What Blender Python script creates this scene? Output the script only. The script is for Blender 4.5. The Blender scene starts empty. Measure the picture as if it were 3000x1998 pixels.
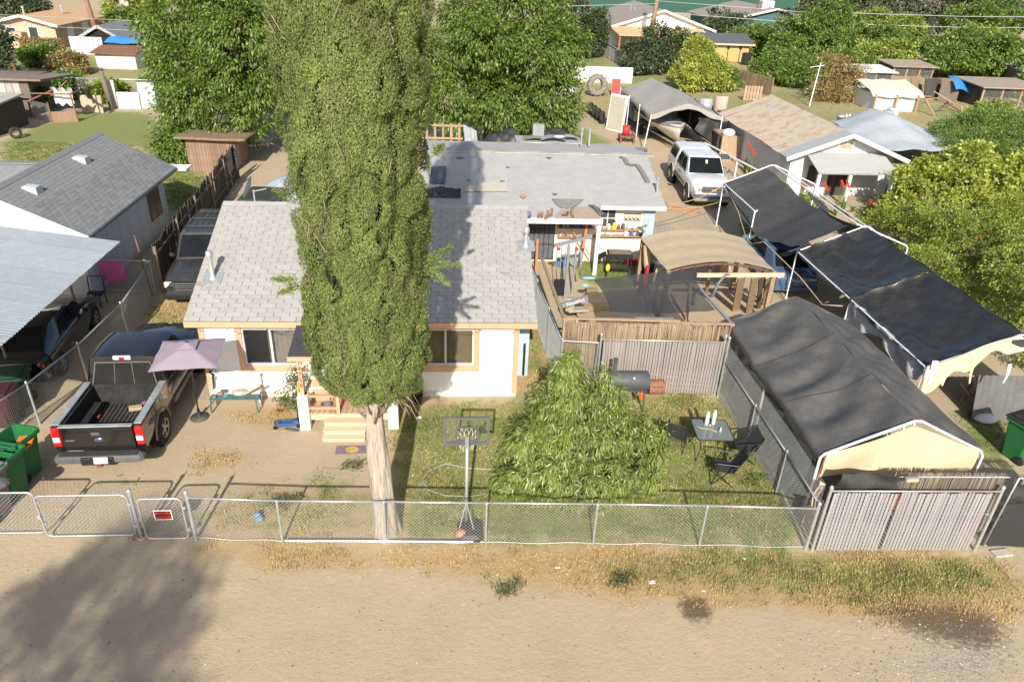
import bpy, math, random
import numpy as np
from mathutils import Vector, Matrix
random.seed(7); RNG = np.random.default_rng(11)
PI = math.pi; R = math.radians
SC = bpy.context.scene; COL = SC.collection

# ---------------------------------------------------------------- camera, sky, sun, exposure
cam_data = bpy.data.cameras.new('camera'); cam = bpy.data.objects.new('camera', cam_data); COL.objects.link(cam)
cam_data.sensor_width = 36.0; cam_data.lens = 36.0 * 2120 / 3000; cam_data.clip_end = 5000; cam_data.clip_start = 0.1
_p, _y, _r = R(28.5), R(4.9), R(-2.5)
_f = Vector((math.sin(_y) * math.cos(_p), math.cos(_y) * math.cos(_p), -math.sin(_p)))
_x = Vector((math.cos(_y), -math.sin(_y), 0)); _d = _f.cross(_x)
_rx = math.cos(_r) * _x + math.sin(_r) * _d; _ry = -(-math.sin(_r) * _x + math.cos(_r) * _d)
_m = Matrix((_rx, _ry, -_f)).transposed().to_4x4(); _m.translation = (0, 0, 11.2)
cam.matrix_world = _m
SC.camera = cam

SUN_EL = R(32.0); SUN_H = Vector((0.09, 1.0, 0)).normalized()        # horizontal direction the light travels
world = bpy.data.worlds.new('World'); SC.world = world; world.use_nodes = True
wn = world.node_tree; bg = wn.nodes['Background']
sky = wn.nodes.new('ShaderNodeTexSky'); sky.sky_type = 'NISHITA'; sky.sun_disc = False
sky.sun_elevation = SUN_EL; sky.sun_rotation = math.atan2(-SUN_H.x, -SUN_H.y)
sky.air_density = 1.0; sky.dust_density = 2.0; sky.ozone_density = 1.0
wn.links.new(sky.outputs[0], bg.inputs[0]); bg.inputs[1].default_value = 0.10
sun_d = bpy.data.lights.new('sun', 'SUN'); sun_d.energy = 4.9; sun_d.angle = R(0.53); sun_d.color = (1.0, 0.94, 0.84)
sun = bpy.data.objects.new('sun', sun_d); COL.objects.link(sun)
_l = Vector((SUN_H.x * math.cos(SUN_EL), SUN_H.y * math.cos(SUN_EL), -math.sin(SUN_EL)))
sun.rotation_euler = _l.to_track_quat('-Z', 'Y').to_euler(); sun.location = (-3, -30, 30)
SC.view_settings.view_transform = 'Standard'; SC.view_settings.look = 'None'; SC.view_settings.gamma = 1.0
SC.view_settings.use_curve_mapping = False; SC.view_settings.exposure = 0.44
SC.render.engine = 'CYCLES'; SC.cycles.use_denoising = True
SC.cycles.max_bounces = 6; SC.cycles.transparent_max_bounces = 12
SC.render.resolution_x = 1024; SC.render.resolution_y = 681


# ---------------------------------------------------------------- mesh helpers
class MB:
    def __init__(s): s.v = []; s.f = []
    def add(s, v, f):
        n = len(s.v); s.v.extend([tuple(p) for p in v]); s.f.extend([tuple(i + n for i in q) for q in f]); return s
    def box(s, x0, x1, y0, y1, z0, z1):
        return s.add([(x0,y0,z0),(x1,y0,z0),(x1,y1,z0),(x0,y1,z0),(x0,y0,z1),(x1,y0,z1),(x1,y1,z1),(x0,y1,z1)],
            [(3,2,1,0),(4,5,6,7),(0,1,5,4),(1,2,6,5),(2,3,7,6),(3,0,4,7)])
    def cbox(s, c, d, rz=0, rx=0, ry=0):
        m = Matrix.Rotation(rz,3,'Z') @ Matrix.Rotation(ry,3,'Y') @ Matrix.Rotation(rx,3,'X'); c = Vector(c)
        v = [c + m @ Vector((sx*d[0]/2, sy*d[1]/2, sz*d[2]/2)) for sz in (-1,1) for sx,sy in ((-1,-1),(1,-1),(1,1),(-1,1))]
        return s.add(v, [(3,2,1,0),(4,5,6,7),(0,1,5,4),(1,2,6,5),(2,3,7,6),(3,0,4,7)])
    def bevbox(s, c, d, b, rz=0, rx=0, ry=0):                      # box with chamfered vertical edges and top
        m = Matrix.Rotation(rz,3,'Z') @ Matrix.Rotation(ry,3,'Y') @ Matrix.Rotation(rx,3,'X'); c = Vector(c)
        x, y, z = d[0]/2, d[1]/2, d[2]/2
        def ring(k, zz): return [(x-k,y-k-b,zz),(x-k,-y+k+b,zz),(x-k-b,-y+k,zz),(-x+k+b,-y+k,zz),(-x+k,-y+k+b,zz),(-x+k,y-k-b,zz),(-x+k+b,y-k,zz),(x-k-b,y-k,zz)]
        rings = [ring(b,-z), ring(0,-z+b), ring(0,z-b), ring(b,z)]
        v = [c + m @ Vector(p) for r in rings for p in r]; f = []
        for i in range(3):
            for k in range(8): f.append((i*8+k, i*8+8+k, i*8+8+(k+1)%8, i*8+(k+1)%8))
        f.append(tuple(range(8))); f.append(tuple(range(31,23,-1)))
        return s.add(v, f)
    def beam(s, a, b, w, h, up=(0,0,1)):                            # rectangular bar from a to b
        a = Vector(a); b = Vector(b); d = (b-a).normalized(); u = Vector(up)
        if abs(d.dot(u)) > .98: u = Vector((0,1,0))
        x = d.cross(u).normalized(); z = x.cross(d).normalized()
        v = [p + x*sx*w/2 + z*sz*h/2 for p in (a,b) for sx,sz in ((-1,-1),(1,-1),(1,1),(-1,1))]
        return s.add(v, [(3,2,1,0),(4,5,6,7),(0,1,5,4),(1,2,6,5),(2,3,7,6),(3,0,4,7)])
    def tube(s, pts, r, n=6, closed=False):
        P = [Vector(p) for p in pts]; k = len(P); rs = r if isinstance(r,(list,tuple)) else [r]*k
        base = len(s.v); prev = None
        for i in range(k):
            if closed: d = P[(i+1)%k]-P[i-1]
            else: d = P[min(i+1,k-1)]-P[max(i-1,0)]
            d.normalize()
            if prev is None:
                u = Vector((0,0,1)) if abs(d.z) < .9 else Vector((1,0,0)); x = d.cross(u).normalized()
            else: x = (prev - d*prev.dot(d)).normalized()
            prev = x; y = d.cross(x)
            for j in range(n):
                a = 2*PI*j/n; s.v.append(tuple(P[i] + (x*math.cos(a)+y*math.sin(a))*rs[i]))
        m = k if closed else k-1
        for i in range(m):
            for j in range(n):
                a0 = base+i*n; b0 = base+((i+1)%k)*n
                s.f.append((a0+j, a0+(j+1)%n, b0+(j+1)%n, b0+j))
        if not closed:
            s.f.append(tuple(base+j for j in reversed(range(n)))); s.f.append(tuple(base+(k-1)*n+j for j in range(n)))
        return s
    def lathe(s, prof, n=12, c=(0,0,0), M=None, cap=True):
        base = len(s.v); c = Vector(c)
        for r,z in prof:
            for j in range(n):
                p = Vector((r*math.cos(2*PI*j/n), r*math.sin(2*PI*j/n), z))
                s.v.append(tuple(c + (M @ p if M else p)))
        for i in range(len(prof)-1):
            for j in range(n):
                s.f.append((base+i*n+j, base+i*n+(j+1)%n, base+(i+1)*n+(j+1)%n, base+(i+1)*n+j))
        if cap:
            s.f.append(tuple(base+j for j in reversed(range(n)))); s.f.append(tuple(base+(len(prof)-1)*n+j for j in range(n)))
        return s
    def poly(s, *pts): return s.add(pts, [tuple(range(len(pts)))])
    def prism(s, pts, vec):
        n = len(pts); v = [Vector(p) for p in pts]; w = [p+Vector(vec) for p in v]
        return s.add(v+w, [tuple(reversed(range(n))), tuple(range(n,2*n))] + [(i,(i+1)%n,n+(i+1)%n,n+i) for i in range(n)])
    def slab(s, pts, t):                                            # polygon thickened along its own normal
        v = [Vector(p) for p in pts]; n = (v[1]-v[0]).cross(v[2]-v[0]).normalized()
        return s.prism([p - n*t for p in v], n*t)
    def sheet(s, fn, nu, nv, t=0):
        base = len(s.v)
        for i in range(nu+1):
            for j in range(nv+1): s.v.append(tuple(fn(i/nu, j/nv)))
        for i in range(nu):
            for j in range(nv):
                a = base+i*(nv+1)+j; s.f.append((a, a+nv+1, a+nv+2, a+1))
        return s
    def ball(s, c, r, nu=12, nv=8):
        if not isinstance(r,(tuple,list)): r = (r,r,r)
        return s.sheet(lambda u,v: (c[0]+r[0]*math.sin(PI*v)*math.cos(2*PI*u), c[1]+r[1]*math.sin(PI*v)*math.sin(2*PI*u), c[2]-r[2]*math.cos(PI*v)), nu, nv)
    def shift(s, d): s.v = [(p[0]+d[0],p[1]+d[1],p[2]+d[2]) for p in s.v]; return s
    def xf(s, m): s.v = [tuple(m @ Vector(p)) for p in s.v]; return s

def mesh_of(name, mb, smooth=False, angle=None):
    me = bpy.data.meshes.new(name); me.from_pydata(mb.v, [], mb.f); me.update()
    if smooth: me.polygons.foreach_set('use_smooth', [True]*len(me.polygons))
    if angle: me.set_sharp_from_angle(angle=R(angle))
    return me
def root_loc(o):
    while o.parent: o = o.parent
    return o.location
def link(name, me, mat, parent=None):
    o = bpy.data.objects.new(name, me); COL.objects.link(o)
    if mat is not None and not me.materials: me.materials.append(mat)
    if parent: o.parent = parent
    return o
def obj(name, mb, mat, parent=None, smooth=False, W=False, angle=None, label=None):
    """one mesh object; W: vertices are world coordinates under an unrotated thing"""
    if W and parent: mb.shift(-root_loc(parent))
    o = link(name, mesh_of(name, mb, smooth, angle), mat, parent)
    if label: o['label'] = label
    return o
def thing(name, label, cat, loc=(0,0,0), rz=0, group=None):
    o = bpy.data.objects.new(name, None); COL.objects.link(o); o.location = loc; o.rotation_euler = (0,0,rz)
    o.empty_display_size = .3; tag(o, label, cat, group); return o
def tag(o, label, cat, group=None):
    o['label'] = label; o['category'] = cat; o['kind'] = 'thing'
    if group: o['group'] = group
    return o
def one(name, mb, mat, label, cat, group=None, smooth=False, angle=None):
    return tag(obj(name, mb, mat, None, smooth, angle=angle), label, cat, group)
def struct(name, mb, mat): o = obj(name, mb, mat); o['kind'] = 'structure'; return o
def copy_tree(o, parent=None):
    c = o.copy(); COL.objects.link(c); c.parent = parent
    for ch in list(o.children): copy_tree(ch, c)
    return c
def dup(root, loc, rz, label=None, group=None):
    c = copy_tree(root); c.location = loc; c.rotation_euler = (0,0,rz)
    if label: c['label'] = label
    if group: c['group'] = group
    return c
def subsurf(o, n=1):
    m = o.modifiers.new('s','SUBSURF'); m.levels = n; m.render_levels = n
_txt = {}
def text_mb(t, size, depth=.004, align='CENTER'):
    c = bpy.data.curves.new('lettering','FONT'); c.body = t; c.size = size; c.extrude = depth/2; c.align_x = align; c.align_y = 'CENTER'; c.resolution_u = 3
    o = bpy.data.objects.new('lettering', c); COL.objects.link(o); bpy.context.view_layer.update()
    me = bpy.data.meshes.new_from_object(o); mb = MB(); mb.v = [tuple(v.co) for v in me.vertices]; mb.f = [tuple(p.vertices) for p in me.polygons]
    bpy.data.objects.remove(o); bpy.data.curves.remove(c); bpy.data.meshes.remove(me); return mb
def lerp(a, b, t): return tuple(a[i]+(b[i]-a[i])*t for i in range(len(a)))

# ---------------------------------------------------------------- materials
MATS = {}
def mat(name, col, rough=.85, var=.12, scale=6, bump=0., metal=0., col2=None, stretch=(1,1,1), objvar=0., spec=.35, grime=0., alpha=1., coat=0., fine=0., grime_col=(.12,.09,.06)):
    if name in MATS: return MATS[name]
    m = bpy.data.materials.new(name); m.use_nodes = True; nt = m.node_tree; N = nt.nodes; L = nt.links; b = N['Principled BSDF']
    b.inputs['Roughness'].default_value = rough; b.inputs['Metallic'].default_value = metal; b.inputs['Specular IOR Level'].default_value = spec
    if coat: b.inputs['Coat Weight'].default_value = coat; b.inputs['Coat Roughness'].default_value = .05
    tc = N.new('ShaderNodeTexCoord'); mp = N.new('ShaderNodeMapping'); mp.inputs['Scale'].default_value = stretch; L.new(tc.outputs['Object'], mp.inputs[0])
    nz = N.new('ShaderNodeTexNoise'); nz.inputs['Scale'].default_value = scale; nz.inputs['Detail'].default_value = 6; nz.inputs['Roughness'].default_value = .65; L.new(mp.outputs[0], nz.inputs[0])
    rp = N.new('ShaderNodeValToRGB'); e = rp.color_ramp.elements; e[0].position = .32; e[1].position = .68
    c1 = [c*(1-var) for c in col]; c2 = col2 or [min(1,c*(1+var)) for c in col]
    e[0].color = (*c1,1); e[1].color = (*c2,1); L.new(nz.outputs[0], rp.inputs[0]); out = rp.outputs[0]
    def mul(sock, fac):
        x = N.new('ShaderNodeMix'); x.data_type = 'RGBA'; x.blend_type = 'MULTIPLY'; x.inputs[0].default_value = 1; L.new(sock, x.inputs[6]); L.new(fac, x.inputs[7]); return x.outputs[2]
    if objvar:
        oi = N.new('ShaderNodeObjectInfo'); mr = N.new('ShaderNodeMapRange'); mr.inputs[3].default_value = 1-objvar; mr.inputs[4].default_value = 1+objvar; L.new(oi.outputs['Random'], mr.inputs[0]); out = mul(out, mr.outputs[0])
    if fine:
        n3 = N.new('ShaderNodeTexNoise'); n3.inputs['Scale'].default_value = 90; n3.inputs['Detail'].default_value = 3; L.new(tc.outputs['Object'], n3.inputs[0])
        mr = N.new('ShaderNodeMapRange'); mr.inputs[3].default_value = 1-fine; mr.inputs[4].default_value = 1+fine; L.new(n3.outputs[0], mr.inputs[0]); out = mul(out, mr.outputs[0])
    if grime:
        n2 = N.new('ShaderNodeTexNoise'); n2.inputs['Scale'].default_value = 1.7; n2.inputs['Detail'].default_value = 8; n2.inputs['Roughness'].default_value = .7; L.new(tc.outputs['Object'], n2.inputs[0])
        mr = N.new('ShaderNodeMapRange'); mr.inputs[1].default_value = .48; mr.inputs[2].default_value = .72; mr.inputs[4].default_value = grime; L.new(n2.outputs[0], mr.inputs[0])
        x = N.new('ShaderNodeMix'); x.data_type = 'RGBA'; L.new(mr.outputs[0], x.inputs[0]); L.new(out, x.inputs[6]); x.inputs[7].default_value = (*grime_col,1); out = x.outputs[2]
    L.new(out, b.inputs['Base Color'])
    if bump:
        bp = N.new('ShaderNodeBump'); bp.inputs['Strength'].default_value = bump; bp.inputs['Distance'].default_value = .02; L.new(nz.outputs[0], bp.inputs['Height']); L.new(bp.outputs[0], b.inputs['Normal'])
    if alpha < 1: b.inputs['Alpha'].default_value = alpha
    MATS[name] = m; return m
def glass(name, col=(.02,.025,.03), rough=.06):
    return mat(name, col, rough, .3, 1.5, spec=.8)
def leafmat(name, c1, c2, c3=None, trans=.3, gloss=.04, tint=None):
    m = bpy.data.materials.new(name); m.use_nodes = True; nt = m.node_tree; N = nt.nodes; L = nt.links; N.remove(N['Principled BSDF'])
    ge = N.new('ShaderNodeNewGeometry'); rp = N.new('ShaderNodeValToRGB'); e = rp.color_ramp.elements
    e[0].color = (*c1,1); e[1].color = (*c2,1); e[1].position = .75
    if c3: k = rp.color_ramp.elements.new(1.); k.color = (*c3,1); e[1].position = .72
    L.new(ge.outputs['Random Per Island'], rp.inputs[0])
    tc = N.new('ShaderNodeTexCoord'); nz = N.new('ShaderNodeTexNoise'); nz.inputs['Scale'].default_value = 1.1; nz.inputs['Detail'].default_value = 3; L.new(tc.outputs['Object'], nz.inputs[0])
    mr = N.new('ShaderNodeMapRange'); mr.inputs[1].default_value = .3; mr.inputs[2].default_value = .7; mr.inputs[3].default_value = .72; mr.inputs[4].default_value = 1.28; L.new(nz.outputs[0], mr.inputs[0])
    x = N.new('ShaderNodeMix'); x.data_type = 'RGBA'; x.blend_type = 'MULTIPLY'; x.inputs[0].default_value = 1; L.new(rp.outputs[0], x.inputs[6]); L.new(mr.outputs[0], x.inputs[7])
    if tint:                                                         # clumps of older, browner foliage
        n2 = N.new('ShaderNodeTexNoise'); n2.inputs['Scale'].default_value = 1.9; n2.inputs['Detail'].default_value = 4; L.new(tc.outputs['Object'], n2.inputs[0])
        m2 = N.new('ShaderNodeMapRange'); m2.inputs[1].default_value = .52; m2.inputs[2].default_value = .75; m2.inputs[4].default_value = .55; L.new(n2.outputs[0], m2.inputs[0])
        y = N.new('ShaderNodeMix'); y.data_type = 'RGBA'; L.new(m2.outputs[0], y.inputs[0]); L.new(x.outputs[2], y.inputs[6]); y.inputs[7].default_value = (*tint,1); x = y
    d = N.new('ShaderNodeBsdfDiffuse'); t = N.new('ShaderNodeBsdfTranslucent'); g_ = N.new('ShaderNodeBsdfGlossy'); g_.inputs['Roughness'].default_value = .45
    tg = N.new('ShaderNodeMix'); tg.data_type = 'RGBA'; tg.blend_type = 'MULTIPLY'; tg.inputs[0].default_value = 1; L.new(x.outputs[2], tg.inputs[6]); tg.inputs[7].default_value = (1.25,1.3,.6,1)
    L.new(x.outputs[2], d.inputs[0]); L.new(tg.outputs[2], t.inputs[0])
    a = N.new('ShaderNodeMixShader'); a.inputs[0].default_value = trans; L.new(d.outputs[0], a.inputs[1]); L.new(t.outputs[0], a.inputs[2])
    c = N.new('ShaderNodeMixShader'); c.inputs[0].default_value = gloss; L.new(a.outputs[0], c.inputs[1]); L.new(g_.outputs[0], c.inputs[2])
    L.new(c.outputs[0], N['Material Output'].inputs[0]); MATS[name] = m; return m
def meshcloth(name, col, open_):
    """woven shade mesh: part of every ray passes through the open weave"""
    m = bpy.data.materials.new(name); m.use_nodes = True; nt = m.node_tree; N = nt.nodes; L = nt.links; b = N['Principled BSDF']
    b.inputs['Base Color'].default_value = (*col,1); b.inputs['Roughness'].default_value = .6
    t = N.new('ShaderNodeBsdfTransparent'); a = N.new('ShaderNodeMixShader')
    tc = N.new('ShaderNodeTexCoord'); nz = N.new('ShaderNodeTexNoise'); nz.inputs['Scale'].default_value = 2.2; nz.inputs['Detail'].default_value = 5; L.new(tc.outputs['Object'], nz.inputs[0])
    mr = N.new('ShaderNodeMapRange'); mr.inputs[1].default_value = .3; mr.inputs[2].default_value = .7; mr.inputs[3].default_value = open_*.7; mr.inputs[4].default_value = open_*1.3; L.new(nz.outputs[0], mr.inputs[0])
    L.new(mr.outputs[0], a.inputs[0]); L.new(b.outputs[0], a.inputs[1]); L.new(t.outputs[0], a.inputs[2]); L.new(a.outputs[0], N['Material Output'].inputs[0]); MATS[name] = m; return m
def seethru(name, col, tint, rough=.05):
    m = bpy.data.materials.new(name); m.use_nodes = True; nt = m.node_tree; N = nt.nodes; L = nt.links; b = N['Principled BSDF']
    b.inputs['Base Color'].default_value = (*col,1); b.inputs['Roughness'].default_value = rough; b.inputs['Specular IOR Level'].default_value = .6
    t = N.new('ShaderNodeBsdfTransparent'); a = N.new('ShaderNodeMixShader'); a.inputs[0].default_value = tint
    L.new(b.outputs[0], a.inputs[1]); L.new(t.outputs[0], a.inputs[2]); L.new(a.outputs[0], N['Material Output'].inputs[0]); MATS[name] = m; return m

white = mat('white_paint', (.78,.78,.76), .6, .05, 3, grime=.12, grime_col=(.45,.42,.36))
peach = mat('peach_trim', (.60,.355,.225), .65, .06, 4)
galv = mat('galvanized_steel', (.50,.52,.53), .42, .15, 10, metal=.55)
wire = mat('chain_wire', (.52,.53,.52), .5, .12, 20, metal=.4)
black = mat('black_plastic', (.018,.018,.02), .5, .3, 8)
rubber = mat('tyre_rubber', (.025,.024,.023), .85, .3, 14, bump=.3, grime=.5, grime_col=(.14,.11,.08))
chrome = mat('chrome', (.62,.63,.64), .18, .1, 4, metal=.95)
rustm = mat('rusty_steel', (.20,.085,.045), .85, .4, 9, bump=.3)
wood = mat('weathered_wood', (.34,.235,.15), .85, .22, 5, bump=.3, stretch=(6,6,.7), objvar=.16)
woodx = mat('weathered_board', (.36,.26,.17), .85, .22, 5, bump=.3, stretch=(.7,6,6), objvar=.16)
greyw = mat('grey_old_wood', (.17,.135,.105), .9, .35, 5, bump=.4, stretch=(7,7,.6), objvar=.25)
concrete = mat('concrete', (.42,.39,.34), .9, .12, 12, bump=.2, grime=.3)
fabric_w = mat('white_fabric', (.72,.72,.72), .9, .08, 8)
beigef = mat('beige_canvas', (.60,.475,.315), .85, .07, 5, bump=.15, grime=.25, grime_col=(.42,.29,.16))
pipew = mat('white_pipe', (.78,.78,.78), .45, .05, 6)


# ---------------------------------------------------------------- ground: one sheet, painted with what covers it (grass, straw, gravel, stains)
GX0, GX1, GY0, GY1, GS = -60., 75., 2., 120., .3
gx_ = np.arange(GX0, GX1+.01, GS); gy_ = np.arange(GY0, GY1+.01, GS)
def inpoly(px, py, poly):
    r = np.zeros(px.shape, bool); n = len(poly)
    for i in range(n):
        x0,y0 = poly[i][:2]; x1,y1 = poly[i-1][:2]
        if y0 == y1: continue
        r ^= ((y0 > py) != (y1 > py)) & (px < (x1-x0)*(py-y0)/(y1-y0)+x0)
    return r
XX, YY = np.meshgrid(gx_, gy_, indexing='ij')
def blur(a, n):
    for _ in range(n):
        b = a.copy(); b[1:-1] = (a[:-2]+2*a[1:-1]+a[2:])/4; a = b.copy(); a[:,1:-1] = (b[:,:-2]+2*b[:,1:-1]+b[:,2:])/4
    return a
def paint(regions):
    A = np.zeros(XX.shape)
    for poly, val, soft in regions: A = np.maximum(A, blur(inpoly(XX, YY, poly).astype(float)*val, soft))
    return A
def vnoise(x, y, s, seed=0):
    """smooth value noise"""
    T = np.random.default_rng(seed).random((64,64)); x = x*s; y = y*s; i = np.floor(x).astype(int); j = np.floor(y).astype(int); u = x-i; w = y-j
    u = u*u*(3-2*u); w = w*w*(3-2*w); g_ = lambda a,b: T[a%64,b%64]
    return (g_(i,j)*(1-u)+g_(i+1,j)*u)*(1-w)+(g_(i,j+1)*(1-u)+g_(i+1,j+1)*u)*w
GRASS = paint([
 ([(-1.75,16.87),(1.7,17.17),(2.58,18.48),(3.1,17.4),(7.71,17.37),(8.39,12.57),(7.63,11.16),(-1.34,11.52),(-1.57,13.86)], .72, 3),
 ([(-1.04,15.63),(-0.13,16.22),(1.14,15.7),(0.93,13.65),(0.09,13.83),(-0.7,14.26)], .78, 3),
 ([(0.48,12.59),(5.17,12.79),(7.55,12.44),(7.56,11.26),(0.64,11.5)], .95, 3),
 ([(5.41,17.5),(7.49,17.49),(7.19,16.15),(5.35,16.17)], .9, 2),
 ([(2.56,11.13),(7.01,11.1),(11.18,10.84),(12.03,10.44),(11.37,9.53),(7.39,9.82),(3.06,10.29)], .72, 3),
 ([(4.11,10.97),(11.19,10.71),(11.55,10.1),(7.97,10.09),(4.9,10.46)], .95, 2),
 ([(-0.45,10.91),(1.15,10.74),(1.42,9.74),(0.98,9.34),(0.6,10.19)], .55, 2),
 ([(-5.97,13.02),(-3.51,13.27),(-3.23,11.72),(-5.45,11.65)], .5, 2),
 ([(-4.5,13.28),(-3.61,13.27),(-3.57,12.54),(-4.33,12.55)], .85, 1),
 ([(-3.66,14.06),(-2.25,14.37),(-1.86,11.69),(-3.59,11.73)], .5, 2),
 ([(-6.62,14.78),(-5.31,14.94),(-4.99,14.08),(-6.36,13.94)], .45, 2),
 ([(-8.28,14.06),(-7.51,14.12),(-7.24,13.64),(-8.05,13.5)], .5, 1),
 ([(-10.7,23.44),(-8.99,23.11),(-8.04,20.9),(-8.69,20.04),(-9.98,20.04)], .5, 2),
 ([(-26.71,44.5),(-26.76,53.27),(-22.32,54.61),(-15.42,45.6),(-11.74,33.95),(-13.06,32.02),(-18.88,45.26),(-21.47,41.03),(-23.43,38.31)], .92, 12),
 ([(4.77,27.43),(8.3,28.51),(7.44,24.89),(5.67,24.46),(4.69,25.66)], .85, 1),
 ([(5.27,57.43),(8.16,56.18),(10.62,48.12),(9.59,45.71),(0.19,45.41),(2.93,51.16)], .75, 8),
 ([(13.35,91.92),(17.91,93.81),(16.8,82.21),(11.89,81.21)], .75, 8),
 ([(14.26,34.65),(15.13,33.35),(14.56,29.76),(13.34,28.67),(13.13,31.4)], .8, 1),
 ([(14.13,16.76),(15.79,16.08),(14.16,13.94),(13.34,13.95)], .8, 2),
 ([(31.45,73.67),(36.05,67.4),(30.98,62.63),(26.83,66.03)], .65, 8),
 ([(1.99,23.28),(3,23.29),(2.66,17.99),(1.82,17.06)], .6, 1),
 ([(-39.62,73.28),(-32.05,81.04),(-22.6,55.36),(-30.16,54.33)], .4, 20),
 ([(27.72,53.88),(44.87,55.76),(19.99,21.42),(19.76,29.95)], .6, 20)])
DRY = paint([
 ([(-5.74,11.72),(-1.38,11.55),(7.61,11.16),(11.26,10.97),(12.12,10.56),(11.07,9.12),(7.21,9.45),(3.85,9.87),(1.73,10.27),(-0.89,10.8),(-3.96,11),(-5.42,11.28)], 1.0, 3),
 ([(-1.83,17.08),(1.7,17.17),(3.1,17.4),(7.71,17.37),(8.39,12.57),(7.63,11.16),(-5.45,11.65),(-5.96,13.31),(-1.97,13.7)], .62, 3),
 ([(7.27,16.8),(7.45,15.14),(8.17,12.43),(7.78,11.32),(7.67,12.74),(7.13,14.23)], .9, 2),
 ([(-10.7,23.44),(-8.95,23.46),(-7.82,20.61),(-9.59,20.04)], .95, 2),
 ([(-6.5,16.9),(-4.17,16.88),(-4.06,15.66),(-5.99,15.88)], .75, 2),
 ([(-6.68,14.96),(-5.09,14.94),(-4.85,13.92),(-6.3,13.78)], .6, 2),
 ([(-26.71,44.5),(-26.76,53.27),(-22.32,54.61),(-15.42,45.6),(-11.74,33.95),(-13.06,32.02),(-18.88,45.26),(-21.47,41.03),(-23.43,38.31)], .55, 6),
 ([(1.99,23.28),(3.08,23.3),(2.73,17.99),(1.68,16.84)], .8, 1),
 ([(-45.4,88.49),(-36.34,95.41),(-22.31,55.39),(-29.06,54.48)], .6, 24),
 ([(42.03,68.28),(66.5,85.61),(44.87,55.76),(35.06,54.69)], .5, 20)])
GRAVEL = paint([
 ([(11.43,11.07),(12.67,11.33),(10.14,7.83),(3.42,8.08),(7.13,8.37),(10.02,8.95),(11.05,9.66)], 1.0, 7),
 ([(10.34,35.14),(14.51,35.37),(12.94,29.7),(10.03,30.7)], .5, 3),
 ([(8.05,31.78),(10.04,33.11),(10.93,29.63),(8.16,29.53)], .6, 3),
 ([(-9.3,14.15),(-6.46,13.94),(-6.78,13.18),(-8.87,13.22)], .5, 3),
 ([(7.17,20.7),(10.13,23.77),(12.98,25.85),(11.47,21.35)], .45, 3)])
STAIN = paint([
 ([(7.81,11.16),(9.54,11.08),(9.21,10.83),(7.74,10.81)], 1.2, 1),
 ([(7.34,9.71),(8.85,9.83),(11.08,9.44),(10.99,9.02),(9.95,8.46),(8.9,8.69),(8.15,9.21)], 1.15, 3),
 ([(4.43,10.02),(4.71,10.12),(4.92,9.79),(4.85,9.42),(4.39,9.46)], 1.6, 1),
 ([(6.63,51.57),(10.36,53.4),(9.51,46.83),(6.34,46.54)], .3, 2),
 ([(15.36,38.5),(15.29,32.09),(13.52,25.86),(12.8,25.84)], .3, 2)])
GRASS = np.maximum(GRASS, np.clip((YY-46)/12,0,1)*(.42+.32*vnoise(XX,YY,.16,3))); DRY = np.maximum(DRY, np.clip((YY-46)/12,0,1)*(.30+.40*vnoise(XX,YY,.21,4)))
def tails(lo, hi, a): return [-3000.,-1200.,-500.,-250.,-150.,-90.], [105.,160.,260.,500.,1200.,3000.]
lx, hx = tails(0,0,0); xs = np.array(lx + list(gx_) + hx); ys = np.array([-400.,-150.,-60.,-25.,-8.] + list(gy_) + [140.,180.,260.,400.,800.,1600.,3500.])
nx, ny = len(xs), len(ys); px_, py_ = np.meshgrid(xs, ys, indexing='ij')
def full_attr(A):
    B = np.zeros((nx, ny)); B[len(lx):len(lx)+len(gx_), 5:5+len(gy_)] = A; return B
co = np.zeros((nx*ny,3)); co[:,0] = px_.ravel(); co[:,1] = py_.ravel()
idx = np.arange(nx*ny).reshape(nx,ny); fq = np.stack([idx[:-1,:-1],idx[1:,:-1],idx[1:,1:],idx[:-1,1:]],-1).reshape(-1,4)
gme = bpy.data.meshes.new('ground'); gme.vertices.add(nx*ny); gme.vertices.foreach_set('co', co.ravel())
gme.loops.add(len(fq)*4); gme.loops.foreach_set('vertex_index', fq.ravel().astype(np.int32)); gme.polygons.add(len(fq))
gme.polygons.foreach_set('loop_start', np.arange(0,len(fq)*4,4,dtype=np.int32)); gme.polygons.foreach_set('loop_total', np.full(len(fq),4,dtype=np.int32)); gme.update()
for nm, A in (('grass',GRASS),('dry',DRY),('gravel',GRAVEL),('stain',STAIN)):
    at = gme.attributes.new(nm,'FLOAT','POINT'); at.data.foreach_set('value', full_attr(A).ravel().astype(np.float32))
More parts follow.
